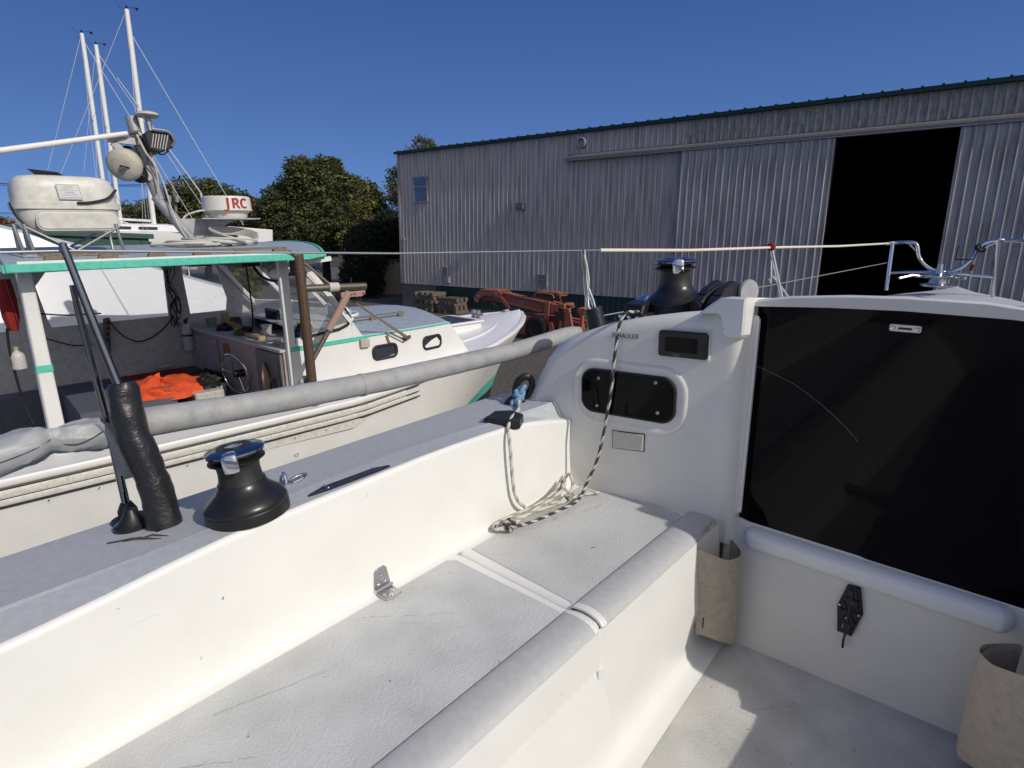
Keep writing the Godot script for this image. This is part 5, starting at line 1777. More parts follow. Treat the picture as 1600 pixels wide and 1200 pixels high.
	b.tube(spline([L(2.3, 5.8, -0.21), L(2.32, 5.8, -0.6), L(2.38, 5.7, -0.95)], 6), 0.006, 6)
	obj("hanging_cable", b, M.black, r, 60)
	b = MB.new()
	b.box(L(2.0, 5.95, -0.245), Vector3(0.85, 0.07, 0.2)); b.box(L(1.9, 7.0, -0.26), Vector3(0.6, 0.11, 0.25))
	obj("overhead_set", b, M.black, r)
	b = MB.new()
	b.box(L(0.9, 6.3, -1.62), Vector3(1.3, 0.55, 0.9))
	obj("engine_box", b, M.lobfloor, r)
	b = MB.new()
	b.box(L(0.9, 7.3, -1.68), Vector3(0.25, 0.55, 2.4))
	obj("side_locker", b, M.lobfloor, r)
	lobster_items()

func roof_gear(r: Node3D):
	var b := MB.new()
	var ms := Node3D.new()
	ms.name = "mast"
	r.add_child(ms)
	b.tube([L(1.755, LC, -0.10), L(1.46, LC, 0.36)], [0.058, 0.056], 18)
	obj("leg", b, M.alu, ms, 60)
	b = MB.new()
	b.tube([L(1.49, LC, 0.33), L(1.445, LC, 0.55), L(1.40, LC, 0.80), L(1.37, LC, 1.02)], [0.06, 0.075, 0.062, 0.060], 18)
	obj("upper_tube", b, M.alu, ms, 60)
	b = MB.new()
	b.beam(L(1.16, LC - 0.05, 0.815), L(1.44, LC - 0.05, 0.805), 0.05, 0.07)
	b.beam(L(1.19, LC - 0.05, 0.79), L(1.44, LC - 0.05, 0.50), 0.05, 0.065)
	obj("bracket", b, M.alu, ms)
	# radar on its plate
	var rd := Node3D.new()
	rd.name = "radar_scanner"
	r.add_child(rd)
	b = MB.new()
	b.slab([Vector2(1.62, 0.165), Vector2(2.30, 0.163), Vector2(2.30, 0.155), Vector2(2.12, 0.150), Vector2(2.03, 0.11), Vector2(1.94, 0.03), Vector2(1.91, -0.09), Vector2(1.80, -0.09)], -0.03, 0.03, func(x, y, d): return L(x, LC + d, y))
	b.box(L(2.02, LC, 0.16), Vector3(0.62, 0.012, 0.66))
	obj("bracket", b, M.alu, rd)
	b = MB.new()
	var o := L(2.066, LC, 0.165)
	b.lathe([Vector2(0.20, 0.0), Vector2(0.215, 0.02), Vector2(0.225, 0.055), Vector2(0.262, 0.085), Vector2(0.275, 0.09)], 44, o)
	obj("base", b, M.radome, rd, 30)
	b = MB.new()
	b.lathe([Vector2(0.27, 0.088), Vector2(0.279, 0.092), Vector2(0.277, 0.12), Vector2(0.272, 0.23), Vector2(0.266, 0.25), Vector2(0.25, 0.258), Vector2(0.0, 0.268)], 44, o)
	obj("dome", b, M.radome, rd, 35)
	b = MB.new()
	b.lathe([Vector2(0.02, 0), Vector2(0.03, 0.05), Vector2(0, 0.06)], 10, o + Vector3(0.02, 0.03, 0.21), Vector3(0, 0, 1))
	b.slab([Vector2(-0.06, 0.0), Vector2(0.06, 0.0), Vector2(0.0, 0.035)], 0.2, 0.24, func(x, y, d): return o + Vector3(x - 0.06, y, d))
	obj("cable_gland", b, M.plasticw, rd)
	# red letters wrapped on the drum: seen from the sailboat
	var xl := "JRC"
	for i in 3:
		var t: float = deg_to_rad([15.0, -2.5, -23.0][i])
		var nrm := Vector3(cos(t), 0, sin(t))
		var x := Vector3.UP.cross(nrm)
		lettering(rd, xl[i], 0.118, Transform3D(Basis(x, Vector3.UP, nrm), o + nrm * 0.2745 + Vector3(0, 0.170, 0)), M.redink, "letter", true, 0.012)
	# satellite dome, spotlight, loudhailer, lamp box
	b = MB.new()
	b.lathe([Vector2(0.02, -0.16), Vector2(0.028, -0.02), Vector2(0.10, -0.006), Vector2(0.118, 0.015), Vector2(0.105, 0.036), Vector2(0.05, 0.052), Vector2(0, 0.056)], 28, L(1.475, LC - 0.1, 1.015))
	obj("gps_dome", b, M.plasticw, r, 40)
	b = MB.new()
	b.tube([L(1.48, LC - 0.1, 0.88), L(1.475, LC - 0.1, 0.98)], 0.03, 10)
	obj("gps_stalk", b, M.galv, r)
	b = MB.new()
	var nt := Vector3(0.85, -0.32, 0.55).normalized()
	b.lathe([Vector2(0.0, 0.10), Vector2(0.06, 0.10), Vector2(0.13, 0.09), Vector2(0.165, 0.05), Vector2(0.17, 0.0), Vector2(0.15, -0.07), Vector2(0.09, -0.13), Vector2(0, -0.15)], 28, L(1.235, LC - 0.15, 0.605), nt)
	obj("searchlight", b, M.speaker, r, 50)
	b = MB.new()
	b.lathe([Vector2(0.035, 0.10), Vector2(0.03, 0.11), Vector2(0, 0.112)], 12, L(1.235, LC - 0.15, 0.605) + nt * 0.002 + Vector3(0.0, -0.03, 0), nt)
	obj("searchlight_knob", b, M.galv, r)
	b = MB.new()
	b.lathe([Vector2(0.05, 0.0), Vector2(0.16, 0.06), Vector2(0.17, 0.09), Vector2(0.15, 0.09), Vector2(0.03, 0.01)], 20, L(1.36, LC, 0.62), Vector3(0.3, -0.5, 0.6).normalized())
	b.lathe([Vector2(0.0, -0.1), Vector2(0.10, -0.08), Vector2(0.12, 0.02), Vector2(0.0, 0.06)], 16, L(1.30, LC, 0.68), Vector3(0.8, 0.1, 0.5).normalized())
	obj("loudhailer", b, M.black, r, 40)
	b = MB.new()
	b.slab([Vector2(1.40, 0.86), Vector2(1.45, 0.89), Vector2(1.60, 0.88), Vector2(1.63, 0.83), Vector2(1.61, 0.76), Vector2(1.50, 0.71), Vector2(1.42, 0.73)], -0.14, 0.10, func(x, y, d): return L(x, LC - 0.08 + d, y), 0.01)
	obj("floodlamp_housing", b, M.black, r)
	b = MB.new()
	for i in 6: b.beam(L(1.44 + 0.02 * i, LC - 0.225, 0.75 - 0.003 * i), L(1.47 + 0.022 * i, LC - 0.225, 0.86), 0.014, 0.008)
	b.tube(spline([L(1.46, LC - 0.24, 0.895), L(1.58, LC - 0.24, 0.885), L(1.62, LC - 0.24, 0.82), L(1.60, LC - 0.22, 0.77)], 4), 0.014, 6)
	obj("floodlamp_guard", b, M.galv, r)
	# white spar resting in the fork
	b = MB.new()
	b.tube([L(-2.4, 5.2, 0.16), L(0.43, 6.0, 0.645), L(1.30, LC - 0.1, 0.862)], [0.034, 0.030, 0.026], 12)
	obj("spar", b, M.mastwhite, r, 60)
	b = MB.new()
	b.tube([L(1.24, LC - 0.11, 0.848), L(1.40, LC - 0.08, 0.886)], 0.018, 8)
	obj("spar_tip", b, M.rust, r, 60)
	# cables on the mast
	b = MB.new()
	b.tube(spline([L(1.38, LC - 0.12, 0.88), L(1.43, LC - 0.14, 0.80), L(1.45, LC - 0.14, 0.68), L(1.52, LC - 0.1, 0.45), L(1.56, LC - 0.09, 0.20), L(1.62, LC - 0.1, 0.02), L(1.68, LC - 0.1, -0.06)], 6), 0.011, 6)
	b.tube(spline([L(1.37, LC - 0.1, 0.86), L(1.40, LC - 0.16, 0.72), L(1.46, LC - 0.15, 0.60), L(1.47, LC - 0.1, 0.42)], 6), 0.012, 6)
	b.tube(spline([L(1.90, LC, 0.24), L(1.80, LC - 0.05, 0.235), L(1.70, LC, 0.20), L(1.66, LC, 0.16)], 5), 0.012, 6)
	obj("mast_cable", b, M.plasticw, r, 60)
	b = MB.new()
	b.tube(spline([L(1.17, LC - 0.28, 0.58), L(1.30, LC - 0.20, 0.57), L(1.40, LC - 0.15, 0.62), L(1.44, LC - 0.15, 0.75), L(1.52, LC - 0.18, 0.70), L(1.58, LC - 0.18, 0.74)], 6), 0.009, 6)
	obj("black_cable", b, M.black, r, 60)
	# whip aerial
	b = MB.new()
	b.tube([L(1.96, LC + 0.3, -0.09), L(1.935, LC + 0.3, 0.42)], 0.014, 8)
	b.tube([L(1.935, LC + 0.3, 0.42), L(1.55, LC + 1.1, 1.55)], [0.009, 0.004], 6)
	obj("aerial", b, M.plasticw, r, 60)
	# cradle of the raft
	b = MB.new()
	for f in [0.375, 0.43, 0.95]:
		b.tube(spline([L(f, 5.18, -0.12), L(f - 0.02, 5.16, 0.0), L(f - 0.03, 5.16, 0.10)], 4), 0.014, 8)
		b.tube(spline([L(f, 5.60, -0.10), L(f, 5.62, 0.0), L(f, 5.62, 0.10)], 4), 0.014, 8)
	b.tube([L(0.40, 5.16, 0.085), L(0.66, 5.18, -0.085), L(0.95, 5.16, 0.085)], 0.012, 8)
	b.tube([L(0.40, 5.60, 0.085), L(0.66, 5.6, -0.07), L(0.95, 5.6, 0.085)], 0.012, 8)
	b.beam(L(0.36, 5.18, -0.108), L(0.97, 5.18, -0.108), 0.03, 0.02)
	obj("raft_cradle", b, M.galv, r, 60)

func lobster_items():
	var b := MB.new()
	# life raft canister: two shells with a flange
	var r := thing("life_raft", "white life raft canister with a blue bordered label strapped on the roof", "life raft", node_at(TL, L(0.68, 5.40, 0.03)))
	var base := L(0.68, 5.40, 0.03)
	var rings := []
	var lp := func(x, y, z): return L(x, z, y) - base
	var shell := func(y0: float, y1: float, up: bool) -> MB:
		var m := MB.new()
		var rgs := []
		var prof := [[0.0, 1.0], [0.55, 0.985], [0.82, 0.93], [0.95, 0.83], [1.0, 0.62]] if up else [[0.0, 1.0], [0.45, 0.97], [0.78, 0.90], [0.94, 0.80], [1.0, 0.60]]
		for e in prof:
			var q := PackedVector3Array()
			var sx: float = e[1]
			for k in 40:
				var t := TAU * k / 40.0
				var cx := signf(cos(t)) * pow(abs(cos(t)), 0.45)
				var cz := signf(sin(t)) * pow(abs(sin(t)), 0.55)
				q.append(lp.call(0.675 + 0.305 * sx * cx, lerp(y0, y1, e[0]), 5.40 + 0.225 * sx * cz))
			rgs.append(q)
		m.loft(rgs, true, false, true)
		return m
	obj("upper_shell", shell.call(0.235, 0.425, true), M.raft, r, 50)
	obj("lower_shell", shell.call(0.205, 0.042, false), M.raft, r, 50)
	b = MB.new()
	rings = []
	for e in [[0.200, 1.0], [0.200, 1.045], [0.243, 1.045], [0.243, 1.0]]:
		var q := PackedVector3Array()
		for k in 40:
			var t := TAU * k / 40.0
			q.append(lp.call(0.675 + 0.305 * e[1] * signf(cos(t)) * pow(abs(cos(t)), 0.45), e[0], 5.40 + 0.225 * e[1] * signf(sin(t)) * pow(abs(sin(t)), 0.55)))
		rings.append(q)
	b.loft(rings)
	obj("flange", b, M.raft, r)
	b = MB.new()
	b.slab(rrect(0.47, 0.055, 0.945, 0.185, 0.05, 5), 0.0, 0.02, func(x, y, d): return lp.call(x, y, 5.40 - 0.2135 - (y - 0.055) * 0.06 - d), 0.014)
	obj("lower_panel", b, M.raft, r, 40)
	b = MB.new()
	var lab := [lp.call(0.612, 0.362, 5.1655), lp.call(0.742, 0.362, 5.1655), lp.call(0.755, 0.262, 5.1625), lp.call(0.622, 0.262, 5.1625)]
	b.p = PackedVector3Array([lab[0], lab[1], lab[2], lab[0], lab[2], lab[3]])
	b.uv = PackedVector2Array([Vector2(0, 0), Vector2(1, 0), Vector2(1, 1), Vector2(0, 0), Vector2(1, 1), Vector2(0, 1)])
	obj("label", b, M.raftlabel, r, 0)
	b = MB.new()
	b.tube(spline([lp.call(0.715, 0.240, 5.155), lp.call(0.80, 0.246, 5.155), lp.call(0.90, 0.275, 5.16), lp.call(0.965, 0.335, 5.20)], 6), 0.012, 6)
	b.tube(spline([lp.call(0.362, 0.24, 5.3), lp.call(0.375, 0.15, 5.22), lp.call(0.44, 0.06, 5.19), lp.call(0.52, -0.0, 5.18)], 6), 0.010, 6)
	obj("strap", b, M.black, r, 60)
	# little panel leaning on the raft
	b = MB.new()
	b.slab([Vector2(0.50, 0.475), Vector2(0.672, 0.462), Vector2(0.745, 0.425), Vector2(0.565, 0.428)], 0.0, 0.012, func(x, y, d): return L(x, 5.44 + (0.46 - y) * 1.6 + d, y))
	lone("solar_panel", b, M.blackplastic, "thin dark panel propped up on top of the life raft canister", "panel", TL)
	# rope coil on the roof
	b = MB.new()
	rng.seed = 9
	var p := []
	for i in 110:
		var t := i / 109.0
		var a := t * TAU * 9.0
		p.append(L(1.50 + 0.36 * t + (0.24 + 0.06 * sin(a * 0.37)) * cos(a) * 0.9, 5.75 + 0.25 * sin(a) + rng.randf_range(-0.02, 0.02), -0.065 + 0.05 * t * abs(sin(a * 0.5)) + 0.012 * sin(i * 0.9)))
	b.tube(spline(p, 3), 0.013, 6)
	lone("rope_coil", b, M.ropew, "loose coil of whitish rope at the foot of the slanted mast on the roof", "rope", TL, "", 60)
	b = MB.new()
	p = []
	for i in 60:
		var t := i / 59.0
		var a := t * TAU * 5.0
		p.append(L(2.02 + 0.22 * cos(a) * (1.0 - 0.3 * t), 6.0 + 0.2 * sin(a), -0.07 + 0.16 * abs(sin(a * 0.5 + 0.6)) * (1.0 - 0.5 * t)))
	b.tube(spline(p, 3), 0.010, 6)
	lone("rope_coil", b, M.ropew, "springy tangle of thin white rope under the radar bracket", "rope", TL, "", 60)
	# orange oilskins heaped on the engine box
	b = MB.new()
	var n := FastNoiseLite.new()
	n.seed = 31; n.frequency = 2.6; n.fractal_octaves = 2
	rings = []
	for i in 22:
		var v := i / 21.0
		var q := PackedVector3Array()
		for j in 44:
			var u := TAU * j / 44.0
			var rr := sin(v * PI * 0.5)
			var h := cos(v * PI * 0.5)
			var fold := 1.0 + 0.22 * n.get_noise_3d(cos(u) * 0.6, sin(u) * 0.6, v * 0.6) + 0.03 * sin(u * 5.0 + v * 4.0)
			q.append(L(1.22 + 0.40 * rr * cos(u) * fold, 6.10 + 0.34 * rr * sin(u) * fold, -1.42 + h * (0.15 + 0.05 * n.get_noise_2d(cos(u) * 0.7, v * 0.8) + 0.03 * cos(u * 2.0))))
		rings.append(q)
	b.loft(rings)
	lone("oilskin_heap", b, M.orange, "heap of orange oilskin cloth lying in the lobster boat cockpit", "clothing", TL, "", 60)
	b = MB.new()
	for q in [[1.16, 5.86, -1.30], [1.19, 5.84, -1.31], [1.20, 5.80, -1.34]]:
		var c := L(q[0], q[1], q[2])
		for k in 3:
			var a: float = TAU * k / 3.0 + q[0] * 9.0
			b.tri(c + Vector3(0, 0.02, 0), c + Vector3(cos(a) * 0.05, 0.028, sin(a) * 0.05), c + Vector3(cos(a + 0.7) * 0.04, 0.024, sin(a + 0.7) * 0.04))
	lone("dry_leaf", b, M.tan, "few dry brown leaves lying on the orange oilskins", "leaves", TL)
	# clutter: pale tray, bucket, black jacket near the wheel
	b = MB.new()
	b.slab(rrect(1.40, 5.75, 1.66, 6.15, 0.03), -1.52, -1.40, func(x, y, d): return L(x, y, d), 0.01)
	lone("fish_tray", b, M.plasticw, "pale tray beside the orange oilskins below the wheel", "tray", TL)
	b = MB.new()
	b.lathe([Vector2(0.075, 0), Vector2(0.095, 0.20), Vector2(0.102, 0.20), Vector2(0.102, 0.215), Vector2(0.09, 0.215), Vector2(0.07, 0.02), Vector2(0, 0.02)], 20, L(1.78, 6.35, -1.66))
	lone("bucket", b, M.lobin, "grey bucket standing left of the steering wheel", "bucket", TL)
	for q in [[1.74, 6.62, -1.50, 0.22, "black jacket slumped beside the grey bucket"], [1.58, 5.95, -1.36, 0.13, "small dark bundle of gear on the pale tray"]]:
		b = MB.new()
		var rg := []
		for i in 12:
			var v := i / 11.0
			var w := PackedVector3Array()
			for j in 20:
				var u := TAU * j / 20.0
				var fold := 1.0 + 0.5 * n.get_noise_3d(cos(u) * 2.0 + q[0] * 5.0, sin(u) * 2.0, v * 2.0)
				w.append(L(q[0], q[1], q[2]) + Vector3(cos(u) * sin(v * PI), cos(v * PI) * 0.7, sin(u) * sin(v * PI)) * q[3] * fold)
			rg.append(w)
		b.loft(rg)
		lone("jacket" if q[3] > 0.2 else "gear_bundle", b, M.black, q[4], "jacket" if q[3] > 0.2 else "bundle", TL, "", 60)
	# fire extinguisher
	var fe := thing("fire_extinguisher", "white fire extinguisher hung on the far wall by the console", "extinguisher", node_at(TL, L(1.80, 7.30, -1.25)))
	b = MB.new()
	b.lathe([Vector2(0.065, 0), Vector2(0.07, 0.02), Vector2(0.07, 0.30), Vector2(0.05, 0.36), Vector2(0.02, 0.38)], 20, Vector3.ZERO)
	obj("cylinder", b, M.plasticw, fe)
	b = MB.new()
	b.lathe([Vector2(0.024, 0.375), Vector2(0.024, 0.42), Vector2(0, 0.42)], 10, Vector3.ZERO)
	b.beam(Vector3(-0.02, 0.42, 0), Vector3(0.12, 0.46, 0), 0.03, 0.015)
	b.lathe([Vector2(0.072, 0.2), Vector2(0.072, 0.225)], 20, Vector3.ZERO)
	obj("valve", b, M.black, fe)
	b = MB.new()
	b.slab(rrect(1.45, 7.20, 1.60, 7.32, 0.03), -1.40, -1.37, func(x, y, d): return L(x, y, d), 0.006)
	lone("white_cup_lid", b, M.plasticw, "white plastic lid lying on the dark side locker", "lid", TL)
	b = MB.new()
	b.slab(rrect(1.05, 6.9, 1.65, 7.2, 0.02), -1.66, -1.42, func(x, y, d): return L(x, y, d), 0.01)
	lone("red_crate", b, M.redcloth, "dark red crate on the floor behind the oilskins", "crate", TL)
	# on the console
	var tub := func(f, l, rad, h, m, label, cat, nm):
		var t := MB.new()
		t.lathe([Vector2(rad * 0.8, 0), Vector2(rad, h), Vector2(rad * 1.06, h), Vector2(rad * 1.06, h - 0.012), Vector2(rad * 0.93, h - 0.012), Vector2(rad * 0.75, 0.012), Vector2(0, 0.012)], 22, L(f, l, -0.984))
		lone(nm, t, m, label, cat, TL)
	tub.call(2.00, 7.05, 0.075, 0.12, M.greentub, "pale green tub at the far end of the console", "tub", "green_tub")
	tub.call(2.30, 6.75, 0.105, 0.20, M.clearplastic, "larger clear bucket standing under the windshield on the console", "bucket", "clear_bucket")
	tub.call(2.22, 6.02, 0.065, 0.13, M.clearplastic, "small clear cup in front of the black screen", "cup", "clear_cup")
	tub.call(2.40, 5.90, 0.055, 0.15, M.redplastic, "red tub on the console right of the black screen", "tub", "red_tub")
	var mo := thing("chart_screen", "black switched-off chart screen standing on the console", "screen", node_at(TL, L(2.40, 6.35, -0.985)))
	b = MB.new()
	b.slab(rrect(-0.20, 0.03, 0.20, 0.27, 0.015), 0.0, 0.05, func(x, y, d): return Vector3(x, y, -d), 0.006)
	obj("casing", b, M.blackplastic, mo)
	b = MB.new()
	b.slab(rrect(-0.18, 0.05, 0.18, 0.25, 0.004), -0.003, 0.002, func(x, y, d): return Vector3(x, y, -d))
	obj("glass", b, M.acrylic, mo)
	b = MB.new()
	b.box(Vector3(0, 0.015, -0.03), Vector3(0.16, 0.03, 0.1))
	obj("foot", b, M.black, mo)
	var heap := func(f, l, s, m, seed_, label, cat, nm):
		var t := MB.new()
		var nz := FastNoiseLite.new()
		nz.seed = seed_; nz.frequency = 2.2
		var rg := []
		for i in 9:
			var v := i / 8.0 * 0.55
			var w := PackedVector3Array()
			for j in 18:
				var u := TAU * j / 18.0
				var fold := 1.0 + 0.7 * nz.get_noise_3d(cos(u) * 1.5, sin(u) * 1.5, v * 3.0)
				w.append(L(f, l, -0.984) + Vector3(cos(u) * sin(v * PI) * s.x, cos(v * PI) * s.y, sin(u) * sin(v * PI) * s.z) * fold)
			rg.append(w)
		t.loft(rg)
		lone(nm, t, m, label, cat, TL, "", 50)
	heap.call(2.12, 6.85, Vector3(0.16, 0.07, 0.09), M.yellow, 3, "yellow gloves thrown on the console beside the clear bucket", "gloves", "work_gloves")
	heap.call(2.03, 6.72, Vector3(0.16, 0.08, 0.10), M.black, 4, "black cloth heap at the front of the console left of centre", "cloth", "dark_cloth")
	heap.call(2.35, 5.45, Vector3(0.20, 0.16, 0.14), M.navycloth, 5, "dark blue jacket piled at the near end of the console", "jacket", "blue_jacket")
	heap.call(2.40, 5.62, Vector3(0.12, 0.17, 0.08), M.yellow, 6, "yellow and dark gear behind the blue jacket", "gear", "yellow_gear")
	heap.call(2.5, 5.72, Vector3(0.20, 0.20, 0.10), M.plasticw, 7, "crumpled whitish bag against the windshield near the front post", "bag", "white_bag")
	heap.call(2.10, 5.35, Vector3(0.17, 0.06, 0.08), M.papergrey, 8, "grey tangle of tools at the near corner of the console", "tools", "tool_tangle")
	heap.call(2.02, 6.25, Vector3(0.11, 0.06, 0.06), M.greendull, 9, "dull green cloth on the console edge above the wheel", "cloth", "green_cloth")
	heap.call(2.16, 6.45, Vector3(0.16, 0.05, 0.07), M.black, 10, "black cables bundled at the foot of the chart screen", "cable", "cable_bundle")
	b = MB.new()
	b.slab(rrect(2.02, 5.72, 2.10, 6.02, 0.02), -0.984, -0.945, func(x, y, d): return L(x, y, d), 0.006)
	lone("wood_block", b, M.tan, "flat light wooden piece lying on the console edge", "wood", TL)
	b = MB.new()
	b.slab(rrect(2.16, 7.18, 2.24, 7.24, 0.01), -0.984, -0.86, func(x, y, d): return L(x, y, d), 0.006)
	lone("paper_box", b, M.tan, "small upright tan box by the far window corner", "box", TL)
	# aft, at the left edge of the picture
	b = MB.new()
	var rg2 := []
	for e in [[-0.26, 0.10], [-0.40, 0.13], [-0.52, 0.12], [-0.61, 0.07]]:
		var w := PackedVector3Array()
		for j in 14:
			var u := TAU * j / 14.0
			w.append(L(0.235 - (e[0] + 0.26) * -0.02, 5.28, e[0]) + Vector3(cos(u) * e[1] * (0.5 + 0.1 * sin(u * 3)), 0, sin(u) * e[1] * 0.5))
		rg2.append(w)
	b.loft(rg2, true, true, true)
	lone("red_rag", b, M.redcloth, "dark red cloth hanging under the aft corner of the roof", "cloth", TL)
	var jg := thing("bleach_jug", "translucent white jug hung behind the aft post", "jug", node_at(TL, L(0.215, 5.26, -0.875)))
	b = MB.new()
	b.lathe([Vector2(0.05, 0), Vector2(0.055, 0.01), Vector2(0.055, 0.11), Vector2(0.04, 0.14), Vector2(0.018, 0.155), Vector2(0.018, 0.175)], 18, Vector3.ZERO)
	obj("body", b, M.plasticw, jg)
	b = MB.new()
	b.lathe([Vector2(0.02, 0.17), Vector2(0.02, 0.195), Vector2(0, 0.195)], 12, Vector3.ZERO)
	obj("cap", b, M.tan, jg)
	b = MB.new()
	b.slab(rrect(0.0, 0.03, 0.05, 0.10, 0.004), 0.054, 0.057, func(x, y, d): return Vector3(x, y, d))
	obj("label", b, M.bottom, jg)
	b = MB.new()
	b.tube(spline([L(0.20, 5.22, -0.58), L(0.19, 5.24, -0.62), L(0.18, 5.25, -0.8), L(0.19, 5.25, -1.1), L(0.22, 5.22, -1.32), L(0.23, 5.2, -1.42)], 6), 0.012, 6)
	b.tube([L(0.228, 5.20, -1.34), L(0.23, 5.2, -1.45)], 0.024, 8)
	lone("black_hose", b, M.black, "black hose hanging down beside the jug at the left edge", "hose", TL, "", 60)
	b = MB.new()
	b.slab([Vector2(-0.3, -1.44), Vector2(0.18, -1.43), Vector2(0.2, -1.40), Vector2(-0.3, -1.40)], 5.0, 5.2, func(x, y, d): return L(x, d, y), 0.005)
	lone("bait_board", b, M.plasticw, "white board lying on the washboard at the left edge", "board", TL)
	b = MB.new()
	b.beam(L(0.10, 5.02, -1.385), L(0.27, 5.12, -1.31), 0.03, 0.022)
	lone("knife_handle", b, M.tan, "light wooden handle leaning across the white board", "handle", TL)
	b = MB.new()
	b.beam(L(0.12, 4.98, -1.39), L(0.35, 5.0, -1.37), 0.05, 0.02)
	lone("pink_sponge", b, M.pinkwrap, "pinkish strip lying on the white board", "sponge", TL)
# ------------------------------------------------------------------ the yard
func build_ground():
	var b := MB.new()
	b.box(Vector3(0, -0.25, 0), Vector3(900, 0.5, 900))
	var g := obj("ground", b, M.gravel)
	struct(g)
	b = MB.new()
	b.slab([Vector2(-90, -80), Vector2(-19, -70), Vector2(-16, -80), Vector2(-22, -112), Vector2(-90, -125)], 0.0, 0.008, func(x, y, d): return Vector3(x, d, y))
	struct(obj("road", b, M.road))
	b = MB.new()
	b.slab([Vector2(-21.5, -66.5), Vector2(-15.6, -58.5), Vector2(-8.6, -49), Vector2(-6, -52), Vector2(-14, -82), Vector2(-17.5, -74)], 0.0, 0.012, func(x, y, d): return Vector3(x, d, y))
	var o := obj("grass_verge", b, M.grass)
	o.set_meta("kind", "stuff"); tag(o, "strip of dark grass in front of the hedge by the warehouse corner", "grass")

func build_warehouse():
	var d := Vector3(0.809, 0, 0.5878)
	var nrm := Vector3(-0.5878, 0, 0.809)
	var TW := Transform3D(Basis(d, Vector3.UP, nrm), Vector3(-7.29, 0, -38.64))
	var r := thing("warehouse", "large grey metal clad boat warehouse with an open sliding door and green roof trim", "building", TW)
	var b := MB.new()
	var ribbed := func(x0: float, x1: float, y0: float, y1: float, z: float, pitch: float, m: MB):
		var prof := []
		var x: float = x0
		while x < x1:
			for e in [[0.0, 0.0], [0.022, 0.042], [0.050, 0.042], [0.108, 0.0], [0.165, 0.0], [0.171, 0.012], [0.181, 0.012], [0.203, 0.0], [0.235, 0.0], [0.241, 0.012], [0.251, 0.012], [0.273, 0.0]]:
				if x + e[0] < x1: prof.append(Vector2(x + e[0] * pitch / 0.305, z + e[1]))
			x += pitch
		prof.append(Vector2(x1, z))
		for i in prof.size() - 1:
			m.quad(Vector3(prof[i].x, y0, prof[i].y), Vector3(prof[i].x, y1, prof[i].y), Vector3(prof[i + 1].x, y1, prof[i + 1].y), Vector3(prof[i + 1].x, y0, prof[i + 1].y))
	ribbed.call(0.0, 18.42, 1.52, 9.40, 0.0, 0.305, b)
	obj("wall_siding", b, M.siding, r, 0)
	b = MB.new()
	ribbed.call(18.42, 46.0, 8.20, 9.40, 0.0, 0.305, b)
	obj("upper_siding", b, M.fascia, r, 0)
	b = MB.new()
	ribbed.call(3.0, 18.42, 0.25, 1.50, -0.05, 0.305, b)
	obj("green_skirt", b, M.greensid, r, 0)
	b = MB.new()
	b.box(Vector3(1.5, 0.76, -0.17), Vector3(3.0, 1.52, 0.30)); b.box(Vector3(10.7, 0.125, -0.17), Vector3(15.4, 0.25, 0.31))
	obj("foundation", b, M.concrete, r)
	# shell
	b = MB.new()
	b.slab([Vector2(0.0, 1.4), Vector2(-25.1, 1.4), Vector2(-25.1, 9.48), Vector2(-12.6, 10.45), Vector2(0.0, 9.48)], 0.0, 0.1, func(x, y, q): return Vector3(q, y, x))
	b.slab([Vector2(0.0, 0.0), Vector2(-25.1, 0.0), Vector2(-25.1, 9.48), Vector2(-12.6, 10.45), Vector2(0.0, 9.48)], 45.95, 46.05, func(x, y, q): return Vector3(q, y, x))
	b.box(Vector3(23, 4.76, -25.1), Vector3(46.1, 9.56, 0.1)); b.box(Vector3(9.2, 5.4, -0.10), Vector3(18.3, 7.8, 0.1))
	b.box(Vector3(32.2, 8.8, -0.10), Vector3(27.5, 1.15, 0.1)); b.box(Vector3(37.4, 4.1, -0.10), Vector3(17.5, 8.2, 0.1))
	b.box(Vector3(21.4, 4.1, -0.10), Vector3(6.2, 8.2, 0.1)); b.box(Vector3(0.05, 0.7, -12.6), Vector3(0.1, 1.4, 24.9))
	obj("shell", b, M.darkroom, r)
	b = MB.new()
	b.slab([Vector2(0.17, 9.42), Vector2(-12.6, 10.4), Vector2(-25.2, 9.42), Vector2(-25.2, 9.54), Vector2(-12.6, 10.52), Vector2(0.17, 9.54)], -0.12, 46.2, func(x, y, q): return Vector3(q, y, x))
	obj("roof", b, M.greentrim, r)
	b = MB.new()
	b.box(Vector3(23.0, 9.47, 0.183), Vector3(46.3, 0.16, 0.02))
	obj("eave_trim", b, M.greentrim, r)
	b = MB.new()
	for i in 76:
		b.slab([Vector2(-0.055, 0.0), Vector2(0.055, 0.0), Vector2(0.03, 0.075), Vector2(-0.03, 0.075)], 0.195, -12.5, func(x, y, q): return Vector3(0.2 + 0.61 * i + x, 9.535 + y + 0.98 * (0.10 - q) / 12.7, q))
	obj("roof_ribs", b, M.greentrim, r, 0)
	b = MB.new()
	b.box(Vector3(0.06, 5.45, 0.045), Vector3(0.16, 7.9, 0.03)); b.box(Vector3(9.2, 1.51, 0.035), Vector3(18.4, 0.05, 0.02))
	obj("corner_trim", b, M.siding, r)
	# sliding door track hood
	b = MB.new()
	b.slab([Vector2(0.002, 8.44), Vector2(0.30, 8.30), Vector2(0.33, 8.22), Vector2(0.33, 8.13), Vector2(0.31, 8.11), Vector2(0.002, 8.11)], 12.42, 46.0, func(x, y, q): return Vector3(q, y, x))
	obj("track_hood", b, M.trackhood, r, 20)
	b = MB.new()
	b.box(Vector3(29.2, 8.115, 0.335), Vector3(33.6, 0.03, 0.012))
	obj("hood_lip", b, M.alu, r)
	b = MB.new()
